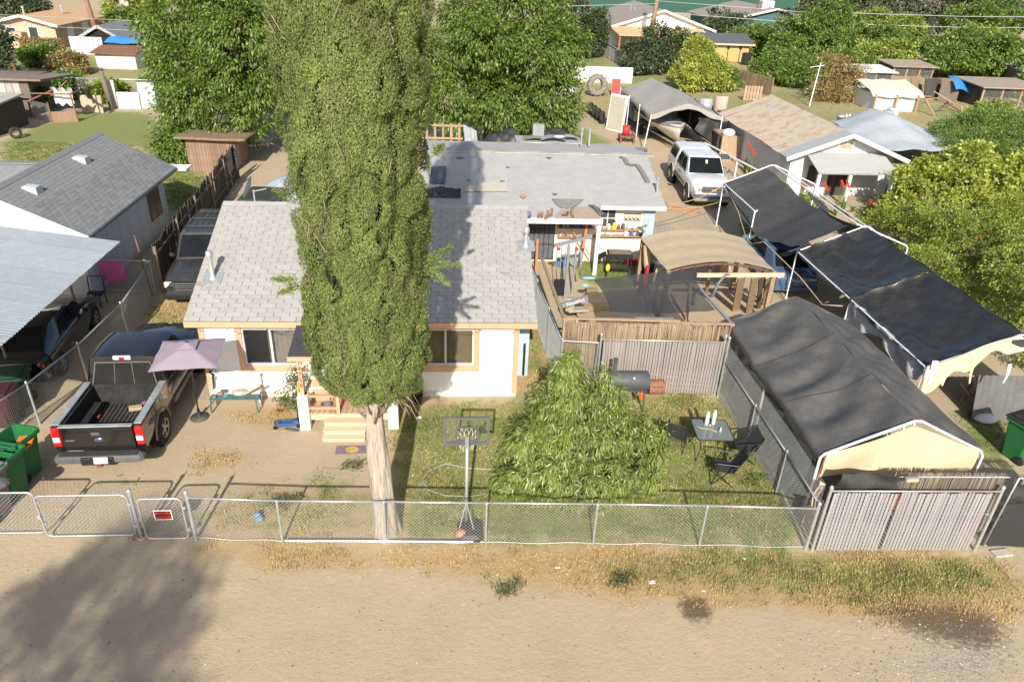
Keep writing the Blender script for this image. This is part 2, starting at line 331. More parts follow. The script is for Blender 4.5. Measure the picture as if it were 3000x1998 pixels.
def ground_material():
    m = bpy.data.materials.new('yard_ground'); m.use_nodes = True; nt = m.node_tree; N = nt.nodes; L = nt.links; b = N['Principled BSDF']; b.inputs['Roughness'].default_value = .95; b.inputs['Specular IOR Level'].default_value = .15
    tc = N.new('ShaderNodeTexCoord')
    def noise(sc, det=6, ro=.65):
        n = N.new('ShaderNodeTexNoise'); n.inputs['Scale'].default_value = sc; n.inputs['Detail'].default_value = det; n.inputs['Roughness'].default_value = ro; L.new(tc.outputs['Object'], n.inputs[0]); return n.outputs[0]
    def ramp(s, stops):
        r = N.new('ShaderNodeValToRGB'); e = r.color_ramp.elements
        e[0].position = stops[0][0]; e[0].color = (*stops[0][1],1); e[1].position = stops[-1][0]; e[1].color = (*stops[-1][1],1)
        for p,c in stops[1:-1]: k = e.new(p); k.color = (*c,1)
        L.new(s, r.inputs[0]); return r.outputs[0]
    def mth(op, a, bb):
        n = N.new('ShaderNodeMath'); n.operation = op
        for i,v in enumerate((a,bb)):
            if isinstance(v,(int,float)): n.inputs[i].default_value = v
            else: L.new(v, n.inputs[i])
        return n.outputs[0]
    def mapr(s, a, c): n = N.new('ShaderNodeMapRange'); n.inputs[1].default_value = a; n.inputs[2].default_value = c; n.clamp = True; L.new(s, n.inputs[0]); return n.outputs[0]
    def mix(f, a, c):
        x = N.new('ShaderNodeMix'); x.data_type = 'RGBA'; L.new(f, x.inputs[0])
        L.new(a, x.inputs[6]); L.new(c, x.inputs[7]); return x.outputs[2]
    def attr(n): a = N.new('ShaderNodeAttribute'); a.attribute_name = n; return a.outputs['Fac']
    n1, n2, n3, n4, n5 = noise(.35,8), noise(2.2,8,.7), noise(9,8,.7), noise(45,4,.7), noise(.9,8,.75)
    dirt = ramp(n5, [(.25,(.375,.295,.195)),(.5,(.47,.378,.255)),(.75,(.525,.42,.285))])
    dirt2 = ramp(n1, [(.35,(.445,.368,.262)),(.65,(.535,.42,.275))]); dirt = mix(mapr(n2,.35,.7), dirt, dirt2)
    speck = ramp(n4, [(.3,(.27,.205,.14)),(.42,(.45,.355,.25)),(.72,(.54,.44,.325))]); dirt = mix(mth('MULTIPLY', mapr(n3,.3,.8), .55), dirt, speck)
    v = N.new('ShaderNodeTexVoronoi'); v.inputs['Scale'].default_value = 34; L.new(tc.outputs['Object'], v.inputs[0])
    sep = N.new('ShaderNodeSeparateColor'); L.new(v.outputs['Color'], sep.inputs[0])
    grv = ramp(sep.outputs[0], [(0,(.15,.14,.125)),(.5,(.31,.29,.26)),(1,(.52,.49,.44))])
    col = mix(mapr(mth('ADD', attr('gravel'), mth('MULTIPLY', mth('SUBTRACT', n3, .5), 1.1)), .38, .75), dirt, grv)
    straw = ramp(n4, [(.3,(.29,.19,.08)),(.5,(.44,.31,.14)),(.72,(.54,.40,.20))])
    fd = mapr(mth('ADD', attr('dry'), mth('ADD', mth('MULTIPLY', mth('SUBTRACT', n2, .5), 1.1), mth('MULTIPLY', mth('SUBTRACT', n4, .5), .8))), .30, .68); col = mix(mth('MULTIPLY', fd, .85), col, straw)
    gr = ramp(n3, [(.3,(.13,.17,.045)),(.5,(.20,.24,.075)),(.72,(.285,.31,.12))])
    fg = mapr(mth('ADD', attr('grass'), mth('ADD', mth('MULTIPLY', mth('SUBTRACT', n2, .5), 1.3), mth('MULTIPLY', mth('SUBTRACT', n4, .5), .7))), .33, .72); col = mix(mth('MULTIPLY', fg, .9), col, gr)
    st = ramp(n3, [(.3,(.045,.03,.02)),(.7,(.15,.10,.06))])
    fs = mapr(mth('ADD', attr('stain'), mth('MULTIPLY', mth('SUBTRACT', n3, .5), 1.3)), .45, .85); col = mix(mth('MULTIPLY', fs, .85), col, st)
    L.new(col, b.inputs['Base Color'])
    bp = N.new('ShaderNodeBump'); bp.inputs['Strength'].default_value = .55; bp.inputs['Distance'].default_value = .05; L.new(mth('ADD', n3, mth('MULTIPLY', n4, .6)), bp.inputs['Height']); L.new(bp.outputs[0], b.inputs['Normal'])
    return m
ground = link('ground', gme, ground_material()); ground['kind'] = 'structure'

# low cover: every blade real, nobody could count them
def np_mesh(name, V, F, m, parent=None):
    """V (n,k,3) islands of k vertices, F faces of one island"""
    n, k, _ = V.shape; F = np.array(F); fl = F.shape[1]
    fi = (np.arange(n)[:,None,None]*k + F[None]).reshape(-1, fl)
    me = bpy.data.meshes.new(name); me.vertices.add(n*k); me.vertices.foreach_set('co', V.reshape(-1).astype(np.float32))
    me.loops.add(fi.size); me.loops.foreach_set('vertex_index', fi.ravel().astype(np.int32)); me.polygons.add(len(fi))
    me.polygons.foreach_set('loop_start', np.arange(0,fi.size,fl,dtype=np.int32)); me.polygons.foreach_set('loop_total', np.full(len(fi),fl,dtype=np.int32)); me.update()
    return link(name, me, m, parent)
def blades(name, A, n, h, m, label, seed, thr=.5, ymax=45, w=.012, lean=.5):
    rg = np.random.default_rng(seed); x = rg.uniform(-32,26,n*5); y = GY0+5+(ymax-GY0-5)*rg.random(n*5)**1.6
    ii = ((x-GX0)/GS).round().astype(int); jj = ((y-GY0)/GS).round().astype(int)
    a = A[ii,jj] + (vnoise(x,y,.9,seed)-.5)*.45 + (vnoise(x,y,3.3,seed+1)-.5)*.6
    keep = (a > thr) & (A[ii,jj] > .12) & (rg.random(len(x)) < (a-thr)*2.2+.15); x, y, a = x[keep][:n], y[keep][:n], a[keep][:n]; k = len(x)
    hh = h*(.5+rg.random(k))*(.6+.8*np.clip(a-thr,0,1)); th = rg.uniform(0,2*PI,k); ww = w*(.6+.8*rg.random(k))*(1+y/22); ln = lean*hh*rg.random(k); la = rg.uniform(0,2*PI,k)
    V = np.zeros((k,3,3)); V[:,0,0] = x-ww*np.cos(th); V[:,0,1] = y-ww*np.sin(th); V[:,1,0] = x+ww*np.cos(th); V[:,1,1] = y+ww*np.sin(th)
    V[:,2,0] = x+ln*np.cos(la); V[:,2,1] = y+ln*np.sin(la); V[:,2,2] = hh
    o = np_mesh(name, V, [(0,1,2)], m); o['kind'] = 'stuff'; o['label'] = label; o['category'] = 'grass'; return o
g_green = leafmat('grass_green', (.14,.19,.05), (.22,.275,.085), (.31,.34,.125), .35, .02)
g_dry = leafmat('grass_straw', (.40,.29,.14), (.55,.42,.22), (.64,.52,.32), .3, .02)
blades('green_grass', GRASS, 330000, .055, g_green, 'short patchy green grass over the yards and verge', 21, .45, w=.0075)
blades('dry_grass', DRY, 250000, .055, g_dry, 'dry straw coloured grass along the fence lines', 31, .45, w=.0075)
def pebbles(n, seed):
    rg = np.random.default_rng(seed); x = rg.uniform(-9,11,n*3); y = rg.uniform(7,11.4,n*3); ii = ((x-GX0)/GS).round().astype(int); jj = ((y-GY0)/GS).round().astype(int)
    k = rg.random(len(x)) < .04+GRAVEL[ii,jj]; x, y = x[k][:n], y[k][:n]; k = len(x); s = .008+.018*rg.random(k)**2
    base = np.array([(1,0,0),(0,1,0),(-1,0,0),(0,-1,0),(0,0,.8),(0,0,-.3)]); V = base[None]*s[:,None,None]*(.7+.6*rg.random((k,6,1))); V[:,:,0] += x[:,None]; V[:,:,1] += y[:,None]
    m = leafmat('pebble', (.13,.12,.10), (.34,.31,.27), (.6,.57,.5), 0, .02)
    o = np_mesh('gravel_stones', V, [(0,1,4),(1,2,4),(2,3,4),(3,0,4)], m); o['kind'] = 'stuff'; o['label'] = 'loose grey gravel stones on the dirt road'; o['category'] = 'gravel'
pebbles(5000, 5)


# ---------------------------------------------------------------- vegetation
def frame_from(d):
    """unit vectors across each direction d (n,3)"""
    up = np.tile(np.array([0,0,1.]),(len(d),1)); bad = np.abs(d[:,2]) > .95; up[bad] = (1,0,0)
    x = np.cross(d, up); x /= np.linalg.norm(x,axis=1)[:,None]+1e-9; return x, np.cross(x, d)
def leaf_cloud(name, m, parent, P, D, L, Wd, rg, fold=.25, roll=1.0, nrm=None):
    """one folded leaf per point P pointing along D"""
    k = len(P); D = D/(np.linalg.norm(D,axis=1)[:,None]+1e-9); X, Y = frame_from(D); a = rg.normal(0,roll,k)[:,None]
    S = X*np.cos(a)+Y*np.sin(a)
    if nrm is not None: S = np.cross(D, nrm+rg.normal(0,.28,(k,3))); S /= np.linalg.norm(S,axis=1)[:,None]+1e-9
    Nn = np.cross(S, D); Ls = (L*(.65+.7*rg.random(k)))[:,None]; Ws = (Wd*(.7+.6*rg.random(k)))[:,None]
    V = np.zeros((k,4,3)); V[:,0] = P; V[:,1] = P+D*Ls*.45+S*Ws-Nn*Ws*fold; V[:,2] = P+D*Ls-np.array([0,0,1.])*Ls*.12; V[:,3] = P+D*Ls*.45-S*Ws-Nn*Ws*fold
    return np_mesh(name, V - np.array(root_loc(parent))[None,None] if parent else V, [(0,1,2),(0,2,3)], m, parent)
def lobe_points(lobes, n, rg, shell=(.72,1.04), zmin=.05):
    """points over the outsides of overlapping ellipsoids, weighted by area"""
    lb = np.array(lobes, float); ar = (lb[:,3]*lb[:,4]*lb[:,5])**(2/3); w = ar/ar.sum(); k = rg.choice(len(lb), n, p=w)
    d = rg.normal(size=(n,3)); d /= np.linalg.norm(d,axis=1)[:,None]; r = rg.uniform(*shell,n)[:,None]; P = lb[k,:3]+d*lb[k,3:]*r
    nn = d/lb[k,3:]; nn /= np.linalg.norm(nn,axis=1)[:,None]; keep = P[:,2] > zmin
    for j in range(len(lb)):
        q = ((P-lb[j,:3])/lb[j,3:]); keep &= (np.linalg.norm(q,axis=1) > .78) | (k == j)
    return P[keep], nn[keep]
def trunk_mb(base, top, r0, r1, rg, n=7, seg=7, wob=.06):
    pts = [(base[0]+(top[0]-base[0])*t+rg.normal(0,wob)*(0 < t < 1), base[1]+(top[1]-base[1])*t+rg.normal(0,wob)*(0 < t < 1), base[2]+(top[2]-base[2])*t) for t in np.linspace(0,1,seg)]
    return pts, [r0+(r1-r0)*t for t in np.linspace(0,1,seg)]
bark = mat('bark', (.27,.215,.16), .95, .4, 7, bump=.9, stretch=(3,3,.5))
bark_d = mat('dark_bark', (.12,.09,.065), .95, .4, 8, bump=.8, stretch=(3,3,.6))
def tree(name, label, cat, base, lobes, leaf_m, n_cl, per, L, Wd, droop=.3, up=0., cl_r=.45, seed=1, group=None, trunk_r=.2, limbs=6, outward=.8, squash=.7, bark_m=None, shell=(.72,1.04), trunk_top=None):
    rg = np.random.default_rng(seed); t = thing(name, label, cat, base, 0, group); bm = bark_m or bark_d
    lb = np.array(lobes, float); cen = lb[:,:3].mean(0); top = trunk_top or (base[0]*.6+cen[0]*.4, base[1]*.6+cen[1]*.4, cen[2])
    mb = MB(); pts, rs = trunk_mb(base, top, trunk_r, trunk_r*.55, rg); mb.tube(pts, rs, 9); obj('trunk', mb, bm, t, True, W=True)
    mb = MB(); order = rg.permutation(len(lb))
    for i in range(min(limbs*2, max(limbs, len(lb)))):
        l = lb[order[i % len(lb)]]; s = pts[min(len(pts)-2, 3+i % 3)]; d = rg.normal(size=3)*.35; e = l[:3]+d*l[3:]
        mid = (np.array(s)+e)/2+np.array([0,0,.12*np.linalg.norm(e-np.array(s))]); mb.tube([s, tuple(mid), tuple(e)], [trunk_r*.4, trunk_r*.25, trunk_r*.07], 5)
    obj('limbs', mb, bm, t, True, W=True)
    C, Nn = lobe_points(lobes, n_cl, rg, shell); k = len(C); cr = cl_r*(.6+.8*rg.random(k))
    o = rg.normal(size=(k,per,3)); o /= np.linalg.norm(o,axis=2)[...,None]; o *= (rg.random((k,per,1))**.5); o[:,:,2] *= squash
    P = C[:,None]+o*cr[:,None,None]; D = outward*Nn[:,None]+o*.8+rg.normal(0,.35,(k,per,3)); D[:,:,2] += up-droop
    NN = (o*1.1+Nn[:,None]*.8+np.array([0,0,.25])).reshape(-1,3); NN /= np.linalg.norm(NN,axis=1)[:,None]+1e-9; NN += rg.normal(0,.30,NN.shape)
    P = P.reshape(-1,3); D = D.reshape(-1,3); z = P[:,2] > .03; leaf_cloud('crown', leaf_m, t, P[z], D[z], L, Wd, rg, nrm=NN[z]); return t

lf_walnut = leafmat('leaf_walnut', (.08,.135,.018), (.15,.23,.038), (.26,.33,.07), .38)
lf_peach = leafmat('leaf_peach', (.13,.185,.035), (.235,.295,.065), (.37,.41,.11), .35, .05)
lf_cyp = leafmat('leaf_cypress', (.155,.21,.06), (.235,.295,.098), (.32,.37,.145), .25, .02, (.30,.27,.15))
lf_dark = leafmat('leaf_dark', (.05,.075,.03), (.09,.12,.05), (.15,.17,.08), .25)
lf_grey = leafmat('leaf_greygreen', (.07,.085,.05), (.12,.135,.08), (.17,.17,.10), .2)
lf_mid = leafmat('leaf_mid', (.09,.155,.03), (.17,.26,.05), (.26,.35,.085), .35)
lf_yel = leafmat('leaf_yellowgreen', (.23,.29,.045), (.37,.41,.08), (.52,.50,.12), .35)
lf_shrub = leafmat('leaf_shrub', (.155,.22,.035), (.27,.33,.06), (.39,.42,.09), .3)
lf_brown = leafmat('leaf_brown', (.26,.17,.07), (.36,.26,.11), (.22,.24,.08), .25)

# the cypress in front of the house: a bare leaning trunk, then a dense spindle of upright sprays
def cypress(base, label, name, prof, seed, n_cl, per, leafL, leafW, trunk_h, tr, off=(0,0)):
    rg = np.random.default_rng(seed); t = thing(name, label, 'tree', base); H = prof[-1][1]
    mb = MB(); ptsn = 26
    def rad(z, a): return tr*(1.0-.42*min(1,z/trunk_h)+.30*math.exp(-z/.35))*(1+.10*math.sin(3*a+z*1.3)+.07*math.sin(7*a-z*2.1)+.05*math.sin(13*a+z*5)+ .22*max(0,z-trunk_h*.72)/trunk_h*math.sin(5*a))
    mb.sheet(lambda u,v: (math.cos(2*PI*u)*rad(v*trunk_h*1.25,2*PI*u)-.10*math.sin(v*2.2)+off[0]*v, math.sin(2*PI*u)*rad(v*trunk_h*1.25,2*PI*u)+off[1]*v, v*trunk_h*1.25-.1), 40, ptsn)
    obj('trunk', mb, mat('cypress_bark', (.37,.325,.27), .95, .35, 6, bump=1., stretch=(5,5,.45), fine=.15), t, True)
    mb = MB(); cx, cy = off[0]*.8-.1, off[1]*.8
    for i in range(26):
        a = rg.uniform(0,2*PI); z0 = trunk_h*rg.uniform(.78,1.02); r0 = tr*.55; l = rg.uniform(.3,.75); sa = (math.cos(a),math.sin(a))
        mb.tube([(cx+sa[0]*r0*.8, cy+sa[1]*r0*.8, z0), (cx+sa[0]*(r0+l*.4), cy+sa[1]*(r0+l*.4), z0+l*.55), (cx+sa[0]*(r0+l*.75), cy+sa[1]*(r0+l*.75), z0+l*1.3)], [.035,.022,.008], 5)
    for i in range(14):                                             # dead twigs hanging under the crown, right side
        a = rg.uniform(-.9,.5); z0 = trunk_h*rg.uniform(.85,1.1); r0 = tr*rg.uniform(.6,2.2); l = rg.uniform(.3,.6)
        mb.tube([(cx+math.cos(a)*r0, cy+math.sin(a)*r0, z0+.25), (cx+math.cos(a)*(r0+l*.6), cy+math.sin(a)*(r0+l*.6), z0+rg.uniform(-.05,.25)), (cx+math.cos(a)*(r0+l), cy+math.sin(a)*(r0+l), z0-rg.uniform(.1,.5))], [.012,.008,.004], 4)
    obj('branches', mb, mat('dead_twig', (.33,.26,.19), .95, .3, 9), t, True)
    zs = np.array([p[1] for p in prof]); rs = np.array([p[0] for p in prof])
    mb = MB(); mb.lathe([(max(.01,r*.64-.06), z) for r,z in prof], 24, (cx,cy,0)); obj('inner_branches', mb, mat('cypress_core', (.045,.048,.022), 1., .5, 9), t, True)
    # puffs of upright sprays: every leaf belongs to the nearest puff, the creases between puffs lie deeper
    nc = n_cl; cz = rg.uniform(zs[0]-.2, zs[-1], nc); ca = rg.uniform(0,2*PI,nc); cr = np.interp(cz, zs, rs); keep = rg.random(nc) < (cr/rs.max())**1; cz, ca, cr = cz[keep], ca[keep], cr[keep]; amp = rg.uniform(.06,.40,len(cz)); wid = rg.uniform(.20,.36,len(cz)); hue = rg.random(len(cz))
    N_ = per; z = rg.uniform(zs[0], zs[-1], N_*5); r = np.interp(z, zs, rs); a = rg.uniform(0,2*PI,len(z)); keep = rg.random(len(z)) < r/rs.max()*np.where(z > 11.5,.4,1.)*np.where(np.sin(a) > .45,.5,1.); z, r, a = z[keep][:N_], r[keep][:N_], a[keep][:N_]
    dd = np.zeros(len(z)); du = np.zeros(len(z)); dz = np.zeros(len(z)); am = np.zeros(len(z))
    for i0 in range(0, len(z), 20000):
        sl = slice(i0, i0+20000); da = (a[sl,None]-ca[None]+PI) % (2*PI)-PI; u = da*r[sl,None]/wid[None]; w = (z[sl,None]-cz[None])/(wid[None]*1.7); q = u*u+w*w-.25*w; j = q.argmin(1); ii = np.arange(len(j)); dd[sl] = np.clip(q[ii,j],0,1.6); du[sl] = u[ii,j]; dz[sl] = w[ii,j]; am[sl] = amp[j]
    inner = rg.random(len(z))**2.2; rr = r*.80+am*(1-dd*.95)-inner*.15+rg.normal(0,.012,len(z)); rr = np.maximum(rr,.03); out = np.stack([np.cos(a),np.sin(a),np.zeros(len(z))],1); tan = np.stack([-np.sin(a),np.cos(a),np.zeros(len(z))],1); up_ = np.array([0,0,1.])
    P = np.stack([cx+rr*np.cos(a), cy+rr*np.sin(a), z],1)+np.array(base); NV = out+tan*(du*1.0)[:,None]+up_[None]*(dz*.75+.05)[:,None]; NV /= np.linalg.norm(NV,axis=1)[:,None]
    D = up_[None]*1.0+out*.35+tan*(du*.35)[:,None]+rg.normal(0,.33,P.shape); leaf_cloud('crown', lf_cyp, t, P, D, leafL, leafW, rg, nrm=NV); return t, cx, cy
CYP = (-1.52,11.92,0)
cyp, _cx, _cy = cypress(CYP, 'tall dense cypress with a bare grey trunk behind the front chain-link fence', 'cypress_tree',
    [(.14,3.45),(.52,3.6),(.78,3.85),(.93,4.25),(1.0,4.9),(1.03,5.6),(1.0,6.6),(1.03,7.6),(1.10,8.6),(1.14,9.6),(1.12,10.8),(1.08,12.2),(1.0,13.8),(.85,15.2),(.55,16.4),(.12,17.4)], 3, 900, 430000, .050, .0098, 3.7, .26)
mb = MB(); _rt = random.Random(12)
for i in range(26):
    a = _rt.uniform(-PI*.95,-PI*.05); z = _rt.uniform(4.4,10.5); r_ = 1.05; l = _rt.uniform(.15,.4); c,s_ = math.cos(a),math.sin(a)
    mb.tube([(_cx+c*r_*.8,_cy+s_*r_*.8,z-.2),(_cx+c*(r_+.05),_cy+s_*(r_+.05),z),(_cx+c*(r_+.08)+_rt.uniform(-.15,.15),_cy+s_*(r_+.1),z+l)],[.012,.009,.003],4)
obj('dead_twigs', mb, mat('dead_twig', (.33,.26,.19)), cyp, True)['kind'] = 'stuff'
rg_ = np.random.default_rng(77); C_ = []; D_ = []
for (bx,by,bz,dx,dy,dz,ln) in [(1.12,-.1,6.35,.75,-.1,.55,.50),(1.12,-.1,6.3,.9,-.2,.05,.55),(1.1,-.15,6.25,.7,-.2,-.55,.45),(-1.15,-.2,6.0,-.9,-.2,.15,.40),(-1.15,-.1,5.85,-.8,-.2,-.25,.36),(1.2,0,8.2,.7,0,.5,.2),(-1.1,.0,7.35,-.7,-.1,.5,.35)]:
    d = np.array([dx,dy,dz]); d /= np.linalg.norm(d); tt = rg_.random(420)
    p = np.array(CYP)+np.array([_cx+bx,_cy+by,bz])+d[None]*(tt*ln)[:,None]+rg_.normal(0,.055,(420,3))*(1.1-tt)[:,None]; C_.append(p); D_.append(d[None]+rg_.normal(0,.5,(420,3)))
leaf_cloud('side_sprays', lf_cyp, cyp, np.concatenate(C_), np.concatenate(D_), .06, .009, rg_)
# the round-topped tree that stands across the dirt road, behind the photographer: only its shadow is in view
tree('roadside_tree', 'tall round-topped tree across the dirt road casting its shadow over the drive gate', 'tree', (-9.4,-15.2,0), [(-9.4,-15.2,11.5,2.9,2.8,3.0),(-8.9,-15,14.2,2.2,2.3,2.2),(-10.2,-15.4,12.5,2.0,2.2,2.0),(-8.0,-15,12.4,2.0,2.2,2.0),(-8.7,-15,16.0,1.2,1.3,1.0)], lf_dark, 1100, 34, .16, .05, seed=4, trunk_r=.32, cl_r=.42)

# peach tree inside the front fence
tree('peach_tree', 'bushy young fruit tree with long narrow drooping leaves behind the front fence', 'tree', (2.75,12.35,0),
  [(2.0,12.8,1.0,.9,.7,.62),(3.55,12.9,.95,.85,.7,.52),(4.3,12.8,.7,.45,.4,.3),(2.85,12.6,.8,.9,.6,.5),(2.7,13.2,1.6,.95,.8,.7),(3.55,13.3,1.75,.6,.55,.5),(4.2,13.1,1.5,.5,.45,.36),(1.65,13.0,1.65,.5,.5,.42),(2.5,13.4,2.35,.72,.6,.6),(2.45,13.5,3.0,.42,.4,.5),(2.5,13.5,3.45,.22,.22,.3),(3.35,13.5,2.35,.42,.4,.36),(1.25,12.9,.55,.42,.35,.3),(4.5,13.2,1.0,.35,.35,.3),(3.3,13.6,2.75,.25,.22,.3)],
  lf_peach, 1250, 44, .135, .0145, droop=.75, up=.0, cl_r=.15, seed=8, trunk_r=.075, limbs=9, outward=.25, squash=.8, bark_m=bark, trunk_top=(2.75,13.0,1.9), shell=(.55,1.22))


# ---------------------------------------------------------------- the white house with peach trim
roofm = mat('grey_shingle', (.365,.355,.335), .95, .10, 5, bump=.2, objvar=.05, fine=.14, grime=.22, grime_col=(.26,.235,.20))
underlay_butt_shade = mat('roof_underlay_butt_shade', (.15,.14,.13), .95, .2, 6)
rolled = mat('roll_roofing', (.40,.395,.385), .95, .07, 2.5, bump=.15, fine=.10, grime=.30, grime_col=(.29,.275,.25))
tarp_p = mat('tar_patch', (.16,.15,.145), .9, .2, 6)
siding_m = mat('white_siding', (.80,.80,.79), .6, .04, 3, objvar=.02, grime=.22, grime_col=(.55,.51,.45))
darkin = mat('dark_interior', (.03,.028,.026), .9, .2, 3)
decking = mat('cedar_deck', (.50,.335,.215), .8, .2, 5, bump=.25, stretch=(6,.7,6), objvar=.12, grime=.4, grime_col=(.42,.34,.26))
newwood = mat('fresh_lumber', (.66,.47,.32), .75, .12, 5, bump=.2, stretch=(.7,6,6), objvar=.08)
pane_m = seethru('window_pane', (.02,.025,.03), .72, .03)
HX0, HX1, HY, HB = -6.77, 1.65, 17.3, 25.9
house = thing('white_house', 'white clapboard house with peach trim and grey shingle roof behind the cypress', 'house', (-2.6,17.3,0))
def wall_with(mb, x0, x1, z0, z1, y0, y1, holes):
    xs_ = sorted({x0,x1}|{h[0] for h in holes}|{h[1] for h in holes})
    for a,b in zip(xs_[:-1],xs_[1:]):
        hs = [h for h in holes if h[0] <= a+1e-6 and h[1] >= b-1e-6]
        if not hs: mb.box(a,b,y0,y1,z0,z1)
        else:
            h = hs[0]; mb.box(a,b,y0,y1,z0,h[2]); mb.box(a,b,y0,y1,h[3],z1)
WIN = [(-5.70,-4.22,1.02,2.14),(-1.10,.45,1.02,2.14)]
mb = MB(); wall_with(mb, HX0, HX1, 0, 2.42, HY, HY+.14, WIN+[(-3.3,-2.4,.45,2.3)])
mb.box(HX0,HX0+.14,HY+.14,HB,0,2.42); mb.box(HX1-.14,HX1,HY+.14,HB,0,2.42); mb.box(HX0,HX1,HB-.14,HB,0,2.42)
for x in (HX0,HX1-.14): mb.prism([(x,HY,2.42),(x,HB,2.42),(x,21.5,4.05)], (.14,0,0))
mb.box(HX0+.14,HX1-.14,19.0,19.1,0,2.4); obj('wall', mb, white, house, W=True)
mb = MB(); mb.box(HX0+.02,HX1-.02,HY-.03,HY+.01,0,.16); obj('foundation', mb, mat('old_foundation',(.62,.60,.56),.9,.15,8,bump=.2,grime=.4,grime_col=(.4,.34,.26)), house, W=True)
proto = {}
def part_copy(key, make, m, name, parent, loc, rot=(0,0,0), scale=(1,1,1)):
    """a piece that shares its mesh with its like"""
    if key not in proto: proto[key] = make(); proto[key].materials.append(m) if m else None
    o = bpy.data.objects.new(name, proto[key]); COL.objects.link(o); o.parent = parent; o.location = Vector(loc)-Vector(root_loc(parent)); o.rotation_euler = rot; o.scale = scale; return o
def board_mesh(): return mesh_of('siding_board', MB().prism([(0,.0,0),(0,-.018,.0),(0,-.006,.147),(0,.0,.147)], (1,0,0)))
for i in range(16):
    z = .165+i*.142
    for a,b in ([(-6.64,-5.86),(-4.06,-3.42),(-2.28,-1.26),(.61,1.52)] if .72 < z < 2.26 else [(-6.64,-3.42),(-2.28,1.52)]):
        part_copy('siding', board_mesh, siding_m, 'siding_board', house, (a,HY-.001,z), scale=(b-a-.004,1,1))
for x0,x1 in ((HX0-.02,-6.64),(1.52,HX1+.02)): obj('corner_trim', MB().box(x0,x1,HY-.035,HY+.02,.1,2.40), peach, house, W=True)
lace = mat('lace_curtain', (.55,.50,.43), .95, .16, 5, bump=.2); tanc = mat('tan_curtain', (.45,.35,.215), .95, .12, 4, stretch=(5,1,.3))
for k,(x0,x1,z0,z1) in enumerate(WIN):
    w = obj('window', MB().box(x0,x1,HY-.012,HY+.05,z0,z0+.05).box(x0,x1,HY-.012,HY+.05,z1-.05,z1).box(x0,x0+.05,HY-.012,HY+.05,z0+.05,z1-.05).box(x1-.05,x1,HY-.012,HY+.05,z0+.05,z1-.05).box((x0+x1)/2-.03,(x0+x1)/2+.03,HY-.004,HY+.045,z0+.05,z1-.05), mat('aluminium_frame',(.60,.61,.61),.5,.08,6,metal=.2), house, W=True)
    xm = (x0+x1)/2
    for a,b,dy in ((x0+.05,xm-.03,.02),(xm+.03,x1-.05,.03)): obj('pane', MB().box(a,b,HY+dy,HY+dy+.006,z0+.05,z1-.05), pane_m, w, W=True)
    for a,b,m_ in (((x0+.62,xm-.02,lace),(xm+.0,x1-.03,lace)) if k == 0 else ((x0+.03,xm-.02,tanc),(xm+.02,x1-.03,tanc))):
        obj('curtain', MB().sheet(lambda u,v: (a+(b-a)*u, HY+.16+.018*math.sin(u*34), z0-.02+(z1-z0+.02)*v), 40, 2), m_, w, True, W=True)
    obj('window_trim', MB().box(x0-.15,x1+.15,HY-.045,HY-.013,z0-.20,z0).box(x0-.15,x1+.15,HY-.045,HY-.013,z1,z1+.16).box(x0-.15,x0,HY-.045,HY-.013,z0,z1).box(x1,x1+.15,HY-.045,HY-.013,z0,z1), peach, house, W=True)
d = obj('door', MB().box(-3.28,-2.42,HY+.02,HY+.07,.47,2.28), mat('door_paint',(.55,.50,.44),.6,.08,4), house, W=True)
obj('handle', MB().ball((-2.5,HY-.0,1.4),.035,8,6), chrome, d, W=True)
# roof: decking slab, then every shingle tab
RS = .378; RX0, RX1, RY0, RY1, RZ0 = -6.98, 2.10, 16.98, 21.5, 2.5
def rz_(y): return RZ0+RS*(y-17.0)
mb = MB(); zt = rz_(RY1)
mb.prism([(RX0,RY0,rz_(RY0)),(RX0,RY1,zt),(RX0,26.1,rz_(RY0)),(RX0,26.1,rz_(RY0)-.09),(RX0,RY1,zt-.09),(RX0,RY0,rz_(RY0)-.09)], (RX1-RX0,0,0))
roof = obj('roof', mb, underlay_butt_shade, house, W=True)
obj('fascia', MB().box(RX0-.01,RX1+.01,RY0-.035,RY0-.003,2.33,2.485), peach, house, W=True)
SL = math.hypot(1,RS); EXP = .160; TW = .405; ang = math.atan(RS)
def edge_dark(me, n=6):                                             # shadow line under each row painted onto the butts, over darker cut asphalt
    me.materials.append(roofm); me.materials.append(underlay_butt_shade)
    for i,p in enumerate(me.polygons): p.material_index = 1 if i % n == 2 else 0
    return me
def shingle_mesh(): return mesh_of('shingle', MB().prism([(0,-.010,.004),(0,-.010,.014),(0,.19,.0045),(0,.19,.001)], (TW-.015,0,0)))
rest = MB(); nsh = 0; rgs = random.Random(5)
rows = int((RY1-RY0)*SL/EXP)
for i in range(rows):
    y = RY0+i*EXP/SL; z = rz_(y); x = RX0-(.2 if i % 2 else 0)-rgs.uniform(0,.03)
    while x < RX1:
        a = max(x,RX0-.015); b = min(x+TW-.015,RX1+.015)
        if b-a > .06:
            if nsh < 300:
                o = part_copy('shingle', lambda: edge_dark(shingle_mesh()), None, 'shingle', roof, (a,y,z+rgs.uniform(0,.004)), (ang+rgs.uniform(-.004,.008),0,rgs.uniform(-.004,.004)), ((b-a)/(TW-.015),1,1)); nsh += 1
            else:
                m_ = Matrix.Translation((a,y,z)) @ Matrix.Rotation(ang+rgs.uniform(-.004,.006),4,'X'); s = MB().prism([(0,-.010,.004),(0,-.010,.010),(0,.19,.0045),(0,.19,.001)], (b-a,0,0)).xf(m_); rest.add(s.v, s.f)
        x += TW
rest.shift(-root_loc(roof)); o = link('upper_shingles', edge_dark(mesh_of('upper_shingles', rest)), None, roof); o['kind'] = 'stuff'
